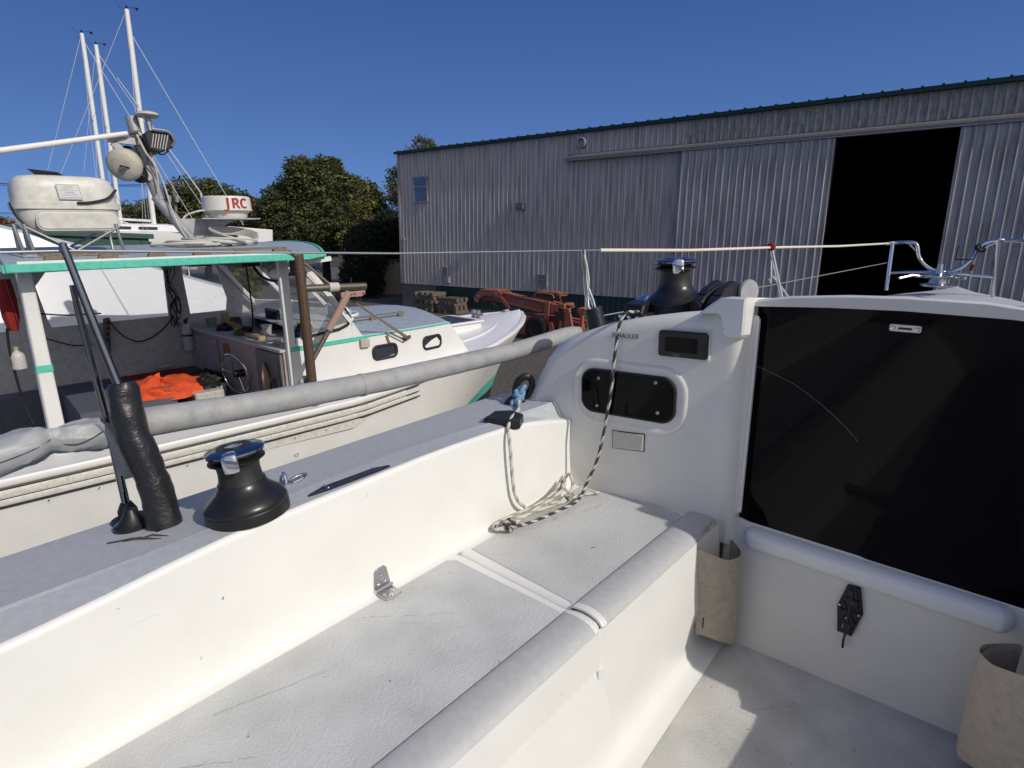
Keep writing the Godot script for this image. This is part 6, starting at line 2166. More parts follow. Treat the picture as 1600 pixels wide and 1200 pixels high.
	ribbed.call(18.42, 24.46, 0.12, 8.09, 0.255, 0.305, b)
	b.quad(Vector3(18.42, 0.12, 0.13), Vector3(18.42, 8.09, 0.13), Vector3(18.42, 8.09, 0.255), Vector3(18.42, 0.12, 0.255))
	b.quad(Vector3(24.46, 0.12, 0.13), Vector3(24.46, 8.09, 0.13), Vector3(24.46, 8.09, 0.255), Vector3(24.46, 0.12, 0.255))
	b.quad(Vector3(18.42, 0.12, 0.13), Vector3(18.42, 8.09, 0.13), Vector3(24.46, 8.09, 0.13), Vector3(24.46, 0.12, 0.13))
	obj("sliding_door", b, M.doorsid, r, 0)
	b = MB.new()
	ribbed.call(28.42, 46.0, 0.12, 8.09, 0.255, 0.305, b)
	b.quad(Vector3(28.42, 0.12, 0.13), Vector3(28.42, 8.09, 0.13), Vector3(28.42, 8.09, 0.255), Vector3(28.42, 0.12, 0.255))
	b.quad(Vector3(28.42, 0.12, 0.13), Vector3(28.42, 8.09, 0.13), Vector3(46.0, 8.09, 0.13), Vector3(46.0, 0.12, 0.13))
	obj("sliding_door", b, M.doorsid, r, 0)
	b = MB.new()
	b.box(Vector3(24.46, 4.1, 0.20), Vector3(0.06, 7.96, 0.17)); b.box(Vector3(28.40, 4.1, 0.20), Vector3(0.06, 7.96, 0.17))
	obj("door_edge", b, M.doorsid, r)
	# upstairs window
	var w := Node3D.new()
	w.name = "window"
	r.add_child(w)
	b = MB.new()
	for e in [[1.97, 7.97, 1.22, 0.09], [1.97, 6.50, 1.22, 0.09], [1.97, 7.40, 1.10, 0.05]]: b.box(Vector3(e[0], e[1], 0.045), Vector3(e[2], e[3], 0.07))
	b.box(Vector3(1.40, 7.235, 0.045), Vector3(0.07, 1.40, 0.07)); b.box(Vector3(2.54, 7.235, 0.045), Vector3(0.07, 1.40, 0.07))
	obj("frame", b, M.fascia, w)
	b = MB.new()
	b.box(Vector3(1.97, 7.235, 0.056), Vector3(1.08, 1.40, 0.012))
	obj("pane", b, M.skyglass, w)
	b = MB.new()
	b.box(Vector3(9.58, 6.02, 0.16), Vector3(0.50, 0.30, 0.26)); b.box(Vector3(9.58, 5.98, 0.30), Vector3(0.44, 0.18, 0.04))
	obj("wall_lamp", b, M.trackhood, r)
	b = MB.new()
	b.lathe([Vector2(0.24, 0.0), Vector2(0.24, 0.22), Vector2(0.20, 0.24), Vector2(0.18, 0.10), Vector2(0, 0.10)], 20, Vector3(13.25, 8.92, 0.03), Vector3(0, 0, 1))
	obj("vent_pipe", b, M.alu, r)
	for e in [[3.72, 4.10, 2.08, 2.62], [10.72, 11.32, 1.80, 2.42]]:
		var v := Node3D.new()
		v.name = "louvre"
		r.add_child(v, true)
		b = MB.new()
		b.box(Vector3((e[0] + e[1]) / 2, e[3], 0.06), Vector3(e[1] - e[0] + 0.08, 0.05, 0.08)); b.box(Vector3((e[0] + e[1]) / 2, e[2], 0.06), Vector3(e[1] - e[0] + 0.08, 0.05, 0.08))
		b.box(Vector3(e[0], (e[2] + e[3]) / 2, 0.06), Vector3(0.05, e[3] - e[2], 0.08)); b.box(Vector3(e[1], (e[2] + e[3]) / 2, 0.06), Vector3(0.05, e[3] - e[2], 0.08))
		obj("frame", b, M.alu, v)
		for i in 5:
			b = MB.new()
			var y: float = lerp(e[2], e[3], (i + 0.6) / 5.2)
			b.obox(Vector3((e[0] + e[1]) / 2, y, 0.07), Vector3((e[1] - e[0]) / 2 - 0.03, 0, 0), Vector3(0, 0.035, 0.03), Vector3(0, -0.004, 0.004))
			obj("slat", b, M.alu, v)
	b = MB.new()
	b.box(Vector3(4.12, 1.86, 0.09), Vector3(0.30, 0.34, 0.16))
	obj("meter_box", b, M.alu, r)
	b = MB.new()
	b.tube([Vector3(0.42, 1.6, 0.08), Vector3(0.42, 4.2, 0.08)], 0.03, 6); b.box(Vector3(0.42, 4.3, 0.08), Vector3(0.12, 0.18, 0.1))
	obj("conduit", b, M.alu, r)
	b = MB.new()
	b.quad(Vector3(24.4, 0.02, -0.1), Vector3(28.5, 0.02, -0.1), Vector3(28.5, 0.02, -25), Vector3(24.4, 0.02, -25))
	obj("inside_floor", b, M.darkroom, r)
	# timber cribbing by the wall
	rng.seed = 60
	for e in [[2.75, 4.35, 5, "taller stack of weathered timber blocks against the warehouse wall"], [4.75, 6.15, 4, "lower stack of weathered timber blocks beside the orange trailer"]]:
		var x0: float = e[0]
		var x1: float = e[1]
		var s := thing("timber_stack", e[3], "timber stack", TW * Transform3D(Basis(), Vector3((x0 + x1) / 2, 0, 1.1)), "cribbing stacks by the wall")
		for k in e[2]:
			var y: float = 0.12 + 0.235 * k
			var cnt := 4 if k % 2 == 0 else 3
			for i in cnt:
				var t := MB.new()
				var c: Vector3
				var sz: Vector3
				if k % 2 == 0:
					c = Vector3(lerp(-(x1 - x0) / 2 + 0.16, (x1 - x0) / 2 - 0.16, i / float(cnt - 1)) + rng.randf_range(-0.03, 0.03), y, rng.randf_range(-0.06, 0.06))
					sz = Vector3(0.26, 0.225, 1.15 + rng.randf_range(-0.1, 0.1))
				else:
					c = Vector3(rng.randf_range(-0.06, 0.06), y, lerp(-0.42, 0.42, i / float(cnt - 1)))
					sz = Vector3(x1 - x0 + rng.randf_range(-0.12, 0.10), 0.225, 0.25)
				var a := rng.randf_range(-0.04, 0.04)
				t.slab(rrect(-sz.x / 2, -sz.y / 2, sz.x / 2, sz.y / 2, 0.02, 1), -sz.z / 2, sz.z / 2, func(x, yy, dd): return c + Vector3(x * cos(a) + dd * sin(a), yy, dd * cos(a) - x * sin(a)))
				obj("timber", t, M.timber, s, 20)
	build_machine(TW)

func build_machine(TW: Transform3D):
	var TM := TW * Transform3D(Basis(), Vector3(15.05, 0, 6.59))
	var r := thing("boat_mover", "rusty orange hydraulic boat trailer with a long boom parked by the warehouse", "trailer", TM)
	var fl := func(x, y, d): return Vector3(x, y, -d)
	var b := MB.new()
	b.slab([Vector2(-3.5, 1.62), Vector2(-2.35, 1.92), Vector2(0.25, 1.58), Vector2(0.25, 1.08), Vector2(-2.3, 1.44)], 0.5, 1.0, fl, 0.02)
	obj("boom", b, M.machine, r, 25)
	b = MB.new()
	b.slab([Vector2(-2.3, 1.47), Vector2(0.22, 1.13), Vector2(0.22, 1.20), Vector2(-2.3, 1.54)], 0.44, 0.5, fl)
	b.slab([Vector2(-2.3, 1.88), Vector2(0.22, 1.545), Vector2(0.22, 1.60), Vector2(-2.3, 1.94)], 0.44, 0.5, fl)
	obj("boom_flange", b, M.machine, r)
	b = MB.new()
	for d in [0.35, 1.05]:
		b.slab([Vector2(-3.72, 1.40), Vector2(-3.74, 1.62), Vector2(-3.55, 1.84), Vector2(-3.3, 1.98), Vector2(-2.3, 1.97), Vector2(-2.1, 1.86), Vector2(-2.35, 1.62), Vector2(-2.6, 1.70), Vector2(-3.1, 1.72), Vector2(-3.4, 1.58), Vector2(-3.52, 1.38)], d, d + 0.08, fl, 0.01)
	b.slab([Vector2(-3.4, 1.96), Vector2(-2.3, 1.955), Vector2(-2.3, 1.985), Vector2(-3.35, 1.99)], 0.35, 1.13, fl)
	obj("boom_head", b, M.machine, r, 25)
	for e in [[V(-2.35, 1.80, -0.46), V(-1.75, 1.2, -0.46), 0.09], [V(-3.2, 1.62, -0.8), V(-2.7, 1.25, -0.8), 0.10]]:
		b = MB.new()
		b.beam(e[0], e[1], e[2], 0.14)
		obj("brace", b, M.machine, r)
	for q in [[-3.62, 1.52], [-3.45, 1.68], [-2.45, 1.85]]:
		b = MB.new()
		b.lathe([Vector2(0.05, 0), Vector2(0.05, 0.03), Vector2(0, 0.03)], 10, Vector3(q[0], q[1], -0.35), Vector3(0, 0, 1))
		obj("pin", b, M.galv, r)
	lettering(r, "L", 0.28, Transform3D(Basis(Vector3(0.99, -0.13, 0), Vector3(0.13, 0.99, 0), Vector3(0, 0, 1)), Vector3(-1.05, 1.42, -0.497)), M.papergrey, "letter", false, 0.004)
	# chassis
	b = MB.new()
	b.slab([Vector2(-3.2, 0.55), Vector2(-3.0, 0.95), Vector2(0.4, 0.98), Vector2(1.9, 0.85), Vector2(1.9, 0.55)], 0.55, 0.75, fl, 0.02)
	b.slab([Vector2(-3.2, 0.55), Vector2(-3.0, 0.95), Vector2(0.4, 0.98), Vector2(1.9, 0.85), Vector2(1.9, 0.55)], 1.35, 1.55, fl, 0.02)
	b.box(Vector3(-2.6, 0.7, -1.05), Vector3(0.3, 0.3, 0.6)); b.box(Vector3(0.9, 0.7, -1.05), Vector3(0.3, 0.3, 0.6))
	obj("chassis", b, M.machine, r)
	b = MB.new()
	var pl := rrect(-1.28, 0.18, -0.72, 1.02, 0.05, 2)
	b.slab(pl, 0.28, 0.36, fl, 0.01)
	b.slab([Vector2(-0.72, 0.72), Vector2(0.3, 0.78), Vector2(0.3, 1.02), Vector2(-0.72, 1.02)], 0.32, 0.40, fl)
	obj("side_plate", b, M.machine, r)
	for e in [[0.10, -1.0, 0.78, -0.279], [0.06, 1.62, 1.32, -0.119]]:
		b = MB.new()
		b.lathe([Vector2(e[0], 0), Vector2(e[0], 0.004), Vector2(0, 0.004)], 16, Vector3(e[1], e[2], e[3]), Vector3(0, 0, 1))
		obj("plate_hole", b, M.black, r)
	# uprights at the right end
	for d in [0.25, 1.15]:
		b = MB.new()
		b.slab([Vector2(0.18, 0.55), Vector2(0.20, 1.68), Vector2(0.44, 1.68), Vector2(0.40, 0.55)], d, d + 0.12, fl, 0.01)
		obj("upright", b, M.machine, r)
	b = MB.new()
	for e in [[0.46, 1.18, 0.62, 1.62], [0.64, 1.15, 0.84, 1.58], [0.88, 1.40, 1.15, 1.62]]: b.slab([Vector2(e[0], e[1]), Vector2(e[2], e[1]), Vector2(e[2], e[3]), Vector2(e[0], e[3])], 0.3, 1.1, fl, 0.02)
	b.tube([Vector3(0.5, 1.66, -0.5), Vector3(1.5, 1.52, -0.5)], 0.05, 8)
	obj("valve_block", b, M.machine, r)
	b = MB.new()
	b.slab([Vector2(0.78, 0.95), Vector2(1.30, 0.95), Vector2(1.30, 1.32), Vector2(0.78, 1.32)], 0.12, 0.7, fl, 0.02)
	obj("battery_box", b, M.machdark, r)
	for e in [[[0.50, 0.1], [0.56, 0.85], [0.68, 0.85], [0.92, 0.2]], [[0.98, 0.15], [1.02, 0.95], [1.14, 0.95], [1.10, 0.15]], [[1.30, 0.35], [1.20, 1.46], [1.48, 1.46], [1.75, 0.40], [1.60, 0.38]]]:
		b = MB.new()
		var poly := []
		for q in e: poly.append(Vector2(q[0], q[1]))
		b.slab(poly, 0.12, 0.24, fl, 0.01)
		obj("leg_plate", b, M.machine, r)
	b = MB.new()
	b.slab([Vector2(1.1, 0.15), Vector2(1.4, 0.42), Vector2(1.35, 0.55), Vector2(1.05, 0.40)], 0.0, 0.3, fl, 0.02)
	b.slab([Vector2(1.0, 0.5), Vector2(1.8, 0.42), Vector2(1.9, 0.52), Vector2(1.0, 0.62)], 0.3, 0.8, fl, 0.02)
	obj("step", b, M.machine, r)
	b = MB.new()
	b.slab([Vector2(1.78, 0.6), Vector2(1.84, 1.22), Vector2(1.72, 1.28), Vector2(1.72, 1.48), Vector2(2.10, 1.48), Vector2(2.10, 1.28), Vector2(1.98, 1.22), Vector2(1.94, 0.6)], 0.4, 0.55, fl, 0.01)
	b.box(Vector3(1.91, 1.34, -0.9), Vector3(0.42, 0.04, 0.7)); b.box(Vector3(1.74, 1.40, -0.9), Vector3(0.04, 0.18, 0.7)); b.box(Vector3(2.09, 1.40, -0.9), Vector3(0.04, 0.18, 0.7))
	obj("tray_post", b, M.machine, r)
	b = MB.new()
	for i in 7: b.tube([Vector3(1.5 + 0.11 * i, 0.25, -0.15), Vector3(1.5 + 0.11 * i, 0.68, -0.15)], 0.022, 6)
	b.tube([Vector3(1.45, 0.68, -0.15), Vector3(2.2, 0.70, -0.15)], 0.028, 6); b.tube([Vector3(1.45, 0.30, -0.15), Vector3(2.2, 0.30, -0.15)], 0.028, 6)
	obj("guard_rail", b, M.machine, r, 60)
	# seat guard frame above
	b = MB.new()
	for z in [-1.2, -1.7]:
		b.tube(spline([Vector3(-1.0, 1.65, z), Vector3(-0.9, 1.86, z), Vector3(-0.7, 1.92, z), Vector3(-0.1, 1.90, z), Vector3(0.05, 1.80, z), Vector3(0.08, 1.55, z)], 4), 0.035, 7)
		b.tube([Vector3(-0.7, 1.92, z), Vector3(-0.2, 2.0, z - 0.1), Vector3(0.40, 1.88, z - 0.1)], 0.03, 7)
	for i in 3: b.tube([Vector3(0.05 + 0.15 * i, 1.85 - 0.03 * i + 0.06, -1.2), Vector3(0.05 + 0.15 * i, 1.85 - 0.03 * i + 0.06, -1.8)], 0.028, 6)
	b.slab([Vector2(-0.9, 1.95), Vector2(0.3, 1.93), Vector2(0.3, 1.97), Vector2(-0.8, 2.0)], 1.2, 1.75, fl)
	obj("guard_frame", b, M.machine, r, 60)
	b = MB.new()
	for k in 4:
		b.tube(spline([Vector3(-1.5, 1.80 - 0.02 * k, -0.55 - 0.1 * k), Vector3(-0.6, 1.76, -0.6 - 0.1 * k), Vector3(0.4, 1.68 + 0.02 * k, -0.6 - 0.1 * k), Vector3(0.9, 1.70, -0.5), Vector3(1.25, 1.45, -0.4 - 0.1 * k)], 4), 0.02, 6)
	obj("hydraulic_hose", b, M.rubber, r, 60)
	# wheels
	for e in [[-0.12, -0.08], [-0.12, -1.75], [-2.6, -0.2], [-2.6, -1.75]]:
		var w := Node3D.new()
		w.name = "wheel"
		r.add_child(w, true)
		w.position = Vector3(e[0], 0.52, e[1])
		b = MB.new()
		b.lathe([Vector2(0.27, -0.30), Vector2(0.30, -0.31), Vector2(0.42, -0.32), Vector2(0.50, -0.28), Vector2(0.52, -0.22), Vector2(0.52, -0.08), Vector2(0.50, -0.02), Vector2(0.42, 0.02), Vector2(0.30, 0.01), Vector2(0.27, 0.0)], 36, Vector3.ZERO, Vector3(0, 0, 1))
		for i in 22:
			var t := TAU * i / 22.0
			var rd := Vector3(cos(t), sin(t), 0)
			b.obox(rd * 0.515 + Vector3(0, 0, -0.09), rd * 0.022, rd.cross(Vector3(0, 0, 1)) * 0.025, Vector3(0, 0, 0.075) + rd.cross(Vector3(0, 0, 1)) * 0.03)
			b.obox(rd * 0.515 + Vector3(0, 0, -0.21), rd * 0.022, rd.cross(Vector3(0, 0, 1)) * 0.025, Vector3(0, 0, 0.075) - rd.cross(Vector3(0, 0, 1)) * 0.03)
		obj("tyre", b, M.tyre, w)
		b = MB.new()
		b.lathe([Vector2(0.28, -0.01), Vector2(0.25, -0.03), Vector2(0.22, -0.10), Vector2(0.10, -0.10), Vector2(0.08, -0.04), Vector2(0, -0.04)], 24, Vector3.ZERO, Vector3(0, 0, 1))
		obj("rim", b, M.machdark, w)

# ------------------------------------------------------------------ trees
var clusters := {}
func cluster(kind: String) -> ArrayMesh:
	if clusters.has(kind): return clusters[kind]
	rng.seed = kind.hash()
	var b := MB.new()
	var conif := kind == "leafconif"
	for i in 34:
		var d := Vector3(rng.randf_range(-1, 1), rng.randf_range(-0.8, 0.9), rng.randf_range(-1, 1))
		d = d.normalized() * pow(rng.randf(), 0.5)
		var x := Vector3(rng.randf_range(-1, 1), rng.randf_range(-0.7, 0.4), rng.randf_range(-1, 1)).normalized()
		if conif: x = (d * 0.6 + Vector3(0, 0.8, 0) + x * 0.4).normalized()
		var y := x.cross(Vector3(rng.randf_range(-1, 1), rng.randf_range(-1, 1), rng.randf_range(-1, 1)).normalized()).normalized()
		var s := rng.randf_range(0.17, 0.32)
		var c := d * 0.85
		# a leafy spray: a pointed, folded diamond
		var mid := c + y * s * 0.12
		b.tri(c - x * s, mid + x.cross(y) * s * 0.15 + y * s * 0.42, c + x * s)
		b.tri(c - x * s, c + x * s, mid + x.cross(y) * s * 0.15 - y * s * 0.48)
	var m := to_mesh(b, 0.0)
	clusters[kind] = m
	return m

# lobes: [centre, radii]
func tree(called: String, label: String, base: Vector3, lobes: Array, count: int, kinds: Array, scale: float, seed_: int, group := "trees beyond the yard", cat := "tree"):
	var r := thing(called, label, cat, Transform3D(Basis(), base), group)
	rng.seed = seed_
	var nz := FastNoiseLite.new()
	nz.seed = seed_; nz.frequency = 0.35
	var b := MB.new()
	var h: float = lobes[0][0].y
	b.tube([Vector3.ZERO, Vector3(0.15, h * 0.4, 0.1), Vector3(0, h, 0)], [h * 0.045 + 0.06, h * 0.033 + 0.04, 0.05], 9)
	for e in lobes:
		var c: Vector3 = e[0]
		var st := Vector3(0.1, min(h * 0.45, c.y * 0.6), 0.05)
		b.tube([st, st.lerp(c, 0.55) + Vector3(rng.randf_range(-0.3, 0.3), 0.2, 0.1), c], [h * 0.018 + 0.03, h * 0.012 + 0.02, 0.02], 6)
	obj("trunk", b, M.bark, r, 60)
	var vol := 0.0
	for e in lobes: vol += pow(e[1].x * e[1].y * e[1].z, 0.67)
	for ki in kinds.size():
		var mm := MultiMesh.new()
		mm.transform_format = MultiMesh.TRANSFORM_3D
		mm.use_colors = true
		mm.mesh = cluster(kinds[ki][0])
		var xs := []
		var cs := []
		for e in lobes:
			var n := int(count * kinds[ki][1] * pow(e[1].x * e[1].y * e[1].z, 0.67) / vol)
			for i in n:
				var d := Vector3(rng.randfn(), rng.randfn(), rng.randfn()).normalized()
				var k := nz.get_noise_3dv(d * 3.0 + e[0])
				var q: Vector3 = e[0] + d * e[1] * (pow(rng.randf(), 0.30) * (1.0 + 0.30 * k))
				if q.y < 0.3: continue
				var s := scale * rng.randf_range(0.6, 1.15)
				xs.append(Transform3D(Basis.from_euler(Vector3(rng.randf_range(-0.5, 0.5), rng.randf() * TAU, rng.randf_range(-0.5, 0.5))).scaled(Vector3.ONE * s), q))
				var v := rng.randf_range(0.65, 1.35) * (1.0 + 0.5 * nz.get_noise_3dv(q * 1.5))
				cs.append(Color(v * rng.randf_range(0.88, 1.15), v, v * rng.randf_range(0.8, 1.1)))
		mm.instance_count = xs.size()
		for i in xs.size():
			mm.set_instance_transform(i, xs[i])
			mm.set_instance_color(i, cs[i])
		var o := MultiMeshInstance3D.new()
		o.multimesh = mm
		o.material_override = M[kinds[ki][0]]
		o.name = "crown" if ki == 0 else "crown_%03d" % ki
		o.set_meta("kind", "stuff")
		r.add_child(o)

func V(x: float, y: float, z: float) -> Vector3: return Vector3(x, y, z)
func build_trees():
	tree("broadleaf_tree", "large broad dark green tree left of the warehouse", V(-18.3, 0, -58), [[V(-0.5, 8.6, 0), V(3.2, 3.0, 3.2)], [V(-3.6, 6.8, 0.5), V(2.1, 2.6, 2.6)], [V(2.6, 7.6, 0), V(2.8, 2.8, 2.8)], [V(4.4, 5.4, 0.3), V(2.0, 2.4, 2.4)], [V(0, 5.6, 1.6), V(4.2, 2.4, 2.8)], [V(-3.2, 4.9, 1.2), V(2.6, 1.7, 2.4)], [V(2.0, 4.6, 2.0), V(3.6, 1.6, 2.2)], [V(-0.6, 4.5, 2.2), V(3.6, 1.4, 2.0)], [V(-1.8, 10.6, 0), V(1.3, 1.3, 1.3)], [V(0.9, 10.5, 0.2), V(1.3, 1.2, 1.3)]], 3600, [["leafdark", 0.5], ["leafmid", 0.5]], 0.78, 101)
	tree("cedar_tree", "yellow green tree between the big dark tree and the warehouse", V(-12.3, 0, -51), [[V(0, 5.4, 0), V(1.9, 2.6, 1.9)], [V(-0.9, 4.2, 0.5), V(1.5, 2.0, 1.5)], [V(1.0, 4.4, 0.4), V(1.5, 2.4, 1.5)], [V(0.3, 2.8, 0.4), V(1.7, 1.6, 1.8)], [V(0.4, 7.2, 0), V(1.0, 1.4, 1.0)]], 1100, [["leafyel", 0.6], ["leafmid", 0.4]], 0.55, 102)
	tree("dense_tree", "wide round topped tree far behind the radar scanner", V(-35.5, 0, -69), [[V(-0.5, 8.0, 0), V(4.2, 2.9, 3.5)], [V(3.6, 6.9, 0.3), V(3.2, 2.8, 3)], [V(-4.0, 6.5, 0), V(3.0, 2.6, 3)], [V(0, 4.6, 1.5), V(5.2, 2.8, 3)], [V(4.8, 4.2, 0.8), V(2.6, 2.8, 2.5)]], 2000, [["leafdark", 0.5], ["leafmid", 0.5]], 0.9, 103)
	tree("autumn_tree", "tree with rust coloured foliage behind the radar scanner", V(-27.5, 0, -64), [[V(0, 6.0, 0), V(2.0, 2.2, 2.0)], [V(-0.9, 4.0, 0.3), V(2.2, 2.0, 2.0)], [V(0.8, 3.2, 0.3), V(2.0, 2.0, 2.0)]], 800, [["leafrust", 0.35], ["leafmid", 0.65]], 0.75, 104)
	tree("dense_tree", "lower dark tree behind the utility pole", V(-44.0, 0, -72), [[V(0, 6.0, 0), V(3.8, 2.4, 3)], [V(4.0, 5.4, 0), V(3.2, 2.4, 3)], [V(-3.2, 4.6, 0), V(3.0, 2.0, 3)], [V(0, 3.0, 1.0), V(5.0, 2.2, 3)]], 1200, [["leafdark", 0.7], ["leafmid", 0.3]], 0.85, 105)
	tree("poplar_tree", "tall sparse tree rising behind the warehouse corner", V(-8.6, 0, -49.5), [[V(0.6, 9.8, 0), V(1.3, 1.7, 1.4)], [V(-0.2, 7.8, 0), V(1.5, 1.6, 1.4)], [V(0.4, 5.6, 0), V(1.9, 2.0, 1.6)], [V(1.6, 11.2, 0), V(1.0, 1.2, 1.0)], [V(-1.0, 9.0, 0), V(0.7, 0.9, 0.7)]], 620, [["leaflight", 0.6], ["leafmid", 0.4]], 0.48, 106)
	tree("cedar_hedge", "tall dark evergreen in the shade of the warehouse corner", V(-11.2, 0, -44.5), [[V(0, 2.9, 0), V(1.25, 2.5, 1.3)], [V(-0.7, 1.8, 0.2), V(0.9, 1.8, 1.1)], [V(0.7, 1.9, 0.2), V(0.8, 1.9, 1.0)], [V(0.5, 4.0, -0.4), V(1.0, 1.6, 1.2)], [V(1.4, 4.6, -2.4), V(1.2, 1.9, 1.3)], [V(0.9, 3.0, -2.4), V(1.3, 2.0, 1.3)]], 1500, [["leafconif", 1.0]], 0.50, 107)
	tree("round_shrub", "round green shrub below the radar scanner", V(-20.0, 0, -44.3), [[V(0, 3.2, 0), V(1.25, 1.7, 1.2)], [V(0, 1.8, 0.2), V(1.3, 1.6, 1.3)], [V(-1.0, 2.9, -0.2), V(0.8, 1.2, 0.8)]], 700, [["leafmid", 0.8], ["leafyel", 0.2]], 0.36, 108, "", "shrub")
	tree("autumn_tree", "small reddish autumn tree at the far left beyond the green shed", V(-52, 0, -61), [[V(0, 4.6, 0), V(1.6, 1.7, 1.6)], [V(0.8, 3.0, 0.4), V(1.7, 1.7, 1.6)]], 420, [["leafrust", 0.7], ["leafyel", 0.3]], 0.6, 109)
	tree("dense_tree", "olive green tree at the far left edge beside the reddish tree", V(-48.5, 0, -64.5), [[V(0, 4.7, 0), V(1.8, 1.7, 1.6)], [V(-1.0, 3.0, 0.4), V(2.0, 1.7, 1.6)]], 420, [["leafmid", 0.7], ["leafyel", 0.3]], 0.6, 110)
	for e in [[-24.5, -88, 7.5, 111, "dark background tree behind the fence, left of the road sign"], [-17.5, -84, 8.0, 112, "dark background tree behind the fence and hedge"], [-58, -84, 8.5, 113, "distant tree at the far end of the yard behind the white masts"], [-30.5, -84, 8.0, 114, "dark background tree behind the parked blue car"]]:
		tree("dense_tree", e[4], V(e[0], 0, e[1] - 24.0), [[V(0, e[2] * 0.62, 0), V(5.0, e[2] * 0.36, 3.0)], [V(-3, e[2] * 0.42, 0.8), V(4.0, e[2] * 0.36, 3)], [V(3, e[2] * 0.40, 0.8), V(4.0, e[2] * 0.34, 3)]], 700, [["leafdark", 1.0]], 1.1, e[3])

# ------------------------------------------------------------------ background boats and yard things
func rigged_boat(called: String, label: String, top: Vector3, foot_y: float, deck_y: float, heading: Vector3, length: float, at_: float, bs: Vector3, fs_: Vector3, fs_from: float, rad: float):
	var f := heading.normalized()
	var s := f.cross(Vector3.UP)
	var base := Vector3(top.x, 0, top.z)
	var r := thing(called, label, "sailboat", Transform3D(Basis(), base), "rigged sailboats ashore behind the lobster boat")
	var b := MB.new()
	var rings := []
	for i in 14:
		var t := i / 13.0
		var h := (1.45 * sin(PI * clampf(t * 0.62 + 0.36, 0, 1)) * (1.0 if t < 0.98 else 0.4)) if t < 1.0 else 0.05
		var c := f * ((t - at_) * length)
		var sh := deck_y + 0.25 * t * t
		var q := PackedVector3Array()
		for e in [[1.0, 0.0], [0.97, -0.5], [0.8, -1.1], [0.4, -1.5], [0.0, -1.65], [-0.4, -1.5], [-0.8, -1.1], [-0.97, -0.5], [-1.0, 0.0]]:
			q.append(c + s * (h * e[0]) + Vector3(0, sh + e[1], 0) + f * (e[1] * 0.25 * t))
		rings.append(q)
	b.loft(rings, true, true, true)
	obj("hull", b, M.boatwhite, r, 60)
	b = MB.new()
	b.slab([Vector2(-0.6, deck_y - 1.5), Vector2(0.9, deck_y - 1.5), Vector2(0.7, 0.1), Vector2(-0.4, 0.1)], -0.1, 0.1, func(x, y, d): return f * x + s * d + Vector3(0, y, 0))
	obj("keel", b, M.bottom, r)
	b = MB.new()
	rings = []
	for e in [[-0.30, 0.0], [-0.28, 0.42], [0.05, 0.45], [0.18, 0.22], [0.26, 0.02]]:
		var q := PackedVector3Array()
		var c: Vector3 = f * (e[0] * length) + Vector3(0, deck_y + 0.05, 0)
		for k in [[1.0, 0.0], [0.85, 0.85], [0.5, 1.0], [-0.5, 1.0], [-0.85, 0.85], [-1.0, 0.0]]:
			q.append(c + s * (0.95 * k[0]) + Vector3(0, e[1] * k[1], 0))
		rings.append(q)
	b.loft(rings, false)
	obj("cabin", b, M.boatwhite, r, 40)
	b = MB.new()
	for sg in [-1.0, 1.0]:
		for k in 3:
			var c0: Vector3 = f * ((-0.22 + 0.10 * k) * length) + Vector3(0, deck_y + 0.24, 0) + s * (sg * 0.93)
			b.obox(c0, f * (0.036 * length), Vector3(0, 0.07, 0) - s * sg * 0.02, s * 0.012)
	obj("cabin_windows", b, M.glassdark, r)
	# mast and rig
	var tl := top - base
	b = MB.new()
	b.tube([Vector3(0, foot_y, 0), Vector3(0, tl.y * 0.9, 0), tl], [rad, rad, rad * 0.85], 12)
	obj("mast", b, M.mastwhite, r, 60)
	b = MB.new()
	var spy: float = lerp(foot_y, tl.y, 0.60)
	b.tube([s * 0.75 + Vector3(0, spy + 0.03, 0) - f * 0.15, Vector3(0, spy, 0), s * -0.75 + Vector3(0, spy + 0.03, 0) - f * 0.15], 0.022, 6)
	obj("spreader", b, M.wire, r)
	b = MB.new()
	b.tube([tl, bs - base], 0.012, 5)
	b.tube([tl - Vector3(0, fs_from, 0), fs_ - base], 0.020, 5)
	for sg in [-1.0, 1.0]:
		b.tube([tl - Vector3(0, fs_from, 0), s * (0.75 * sg) + Vector3(0, spy + 0.03, 0) - f * 0.15, s * (1.3 * sg) + Vector3(0, deck_y, 0) - f * 0.3], 0.009, 5)
		b.tube([Vector3(0, spy - 0.1, 0), s * (1.2 * sg) + Vector3(0, deck_y, 0) - f * 0.5], 0.008, 5)
	obj("rigging", b, M.wirewhite, r, 60)
	b = MB.new()
	b.tube([tl, tl + Vector3(0, 0.10, 0), tl + f * 0.45 + Vector3(0, 0.14, 0)], 0.014, 5)
	b.tube([tl, tl - f * 0.35 + Vector3(0, 0.06, 0), tl - f * 0.40 + Vector3(0, 0.30, 0)], 0.010, 5)
	b.box(tl + f * 0.47 + Vector3(0, 0.10, 0), Vector3(0.1, 0.1, 0.1))
	b.box(tl + Vector3(0, 0.12, 0), Vector3(0.07, 0.12, 0.07))
	obj("wind_gauge", b, M.black, r)
	b = MB.new()
	b.tube([Vector3(0, foot_y + 0.9, 0), -f * 0.38 * length * 0.6 + Vector3(0, foot_y + 1.0, 0)], 0.07, 10)
	b.tube([Vector3(0, foot_y + 0.3, 0), -f * 0.14 * length + Vector3(0, foot_y + 0.93, 0)], 0.025, 6)
	obj("boom", b, M.mastwhite, r, 60)
	b = MB.new()
	for k in 2:
		for sg in [-1.0, 1.0]:
			var c0: Vector3 = f * ((-0.2 + 0.4 * k) * length * 0.6)
			b.tube([c0 + s * (2.2 * sg), c0 + s * (1.0 * sg) + Vector3(0, deck_y - 1.0, 0)], 0.04, 6)
	obj("stand", b, M.galv, r, 60)

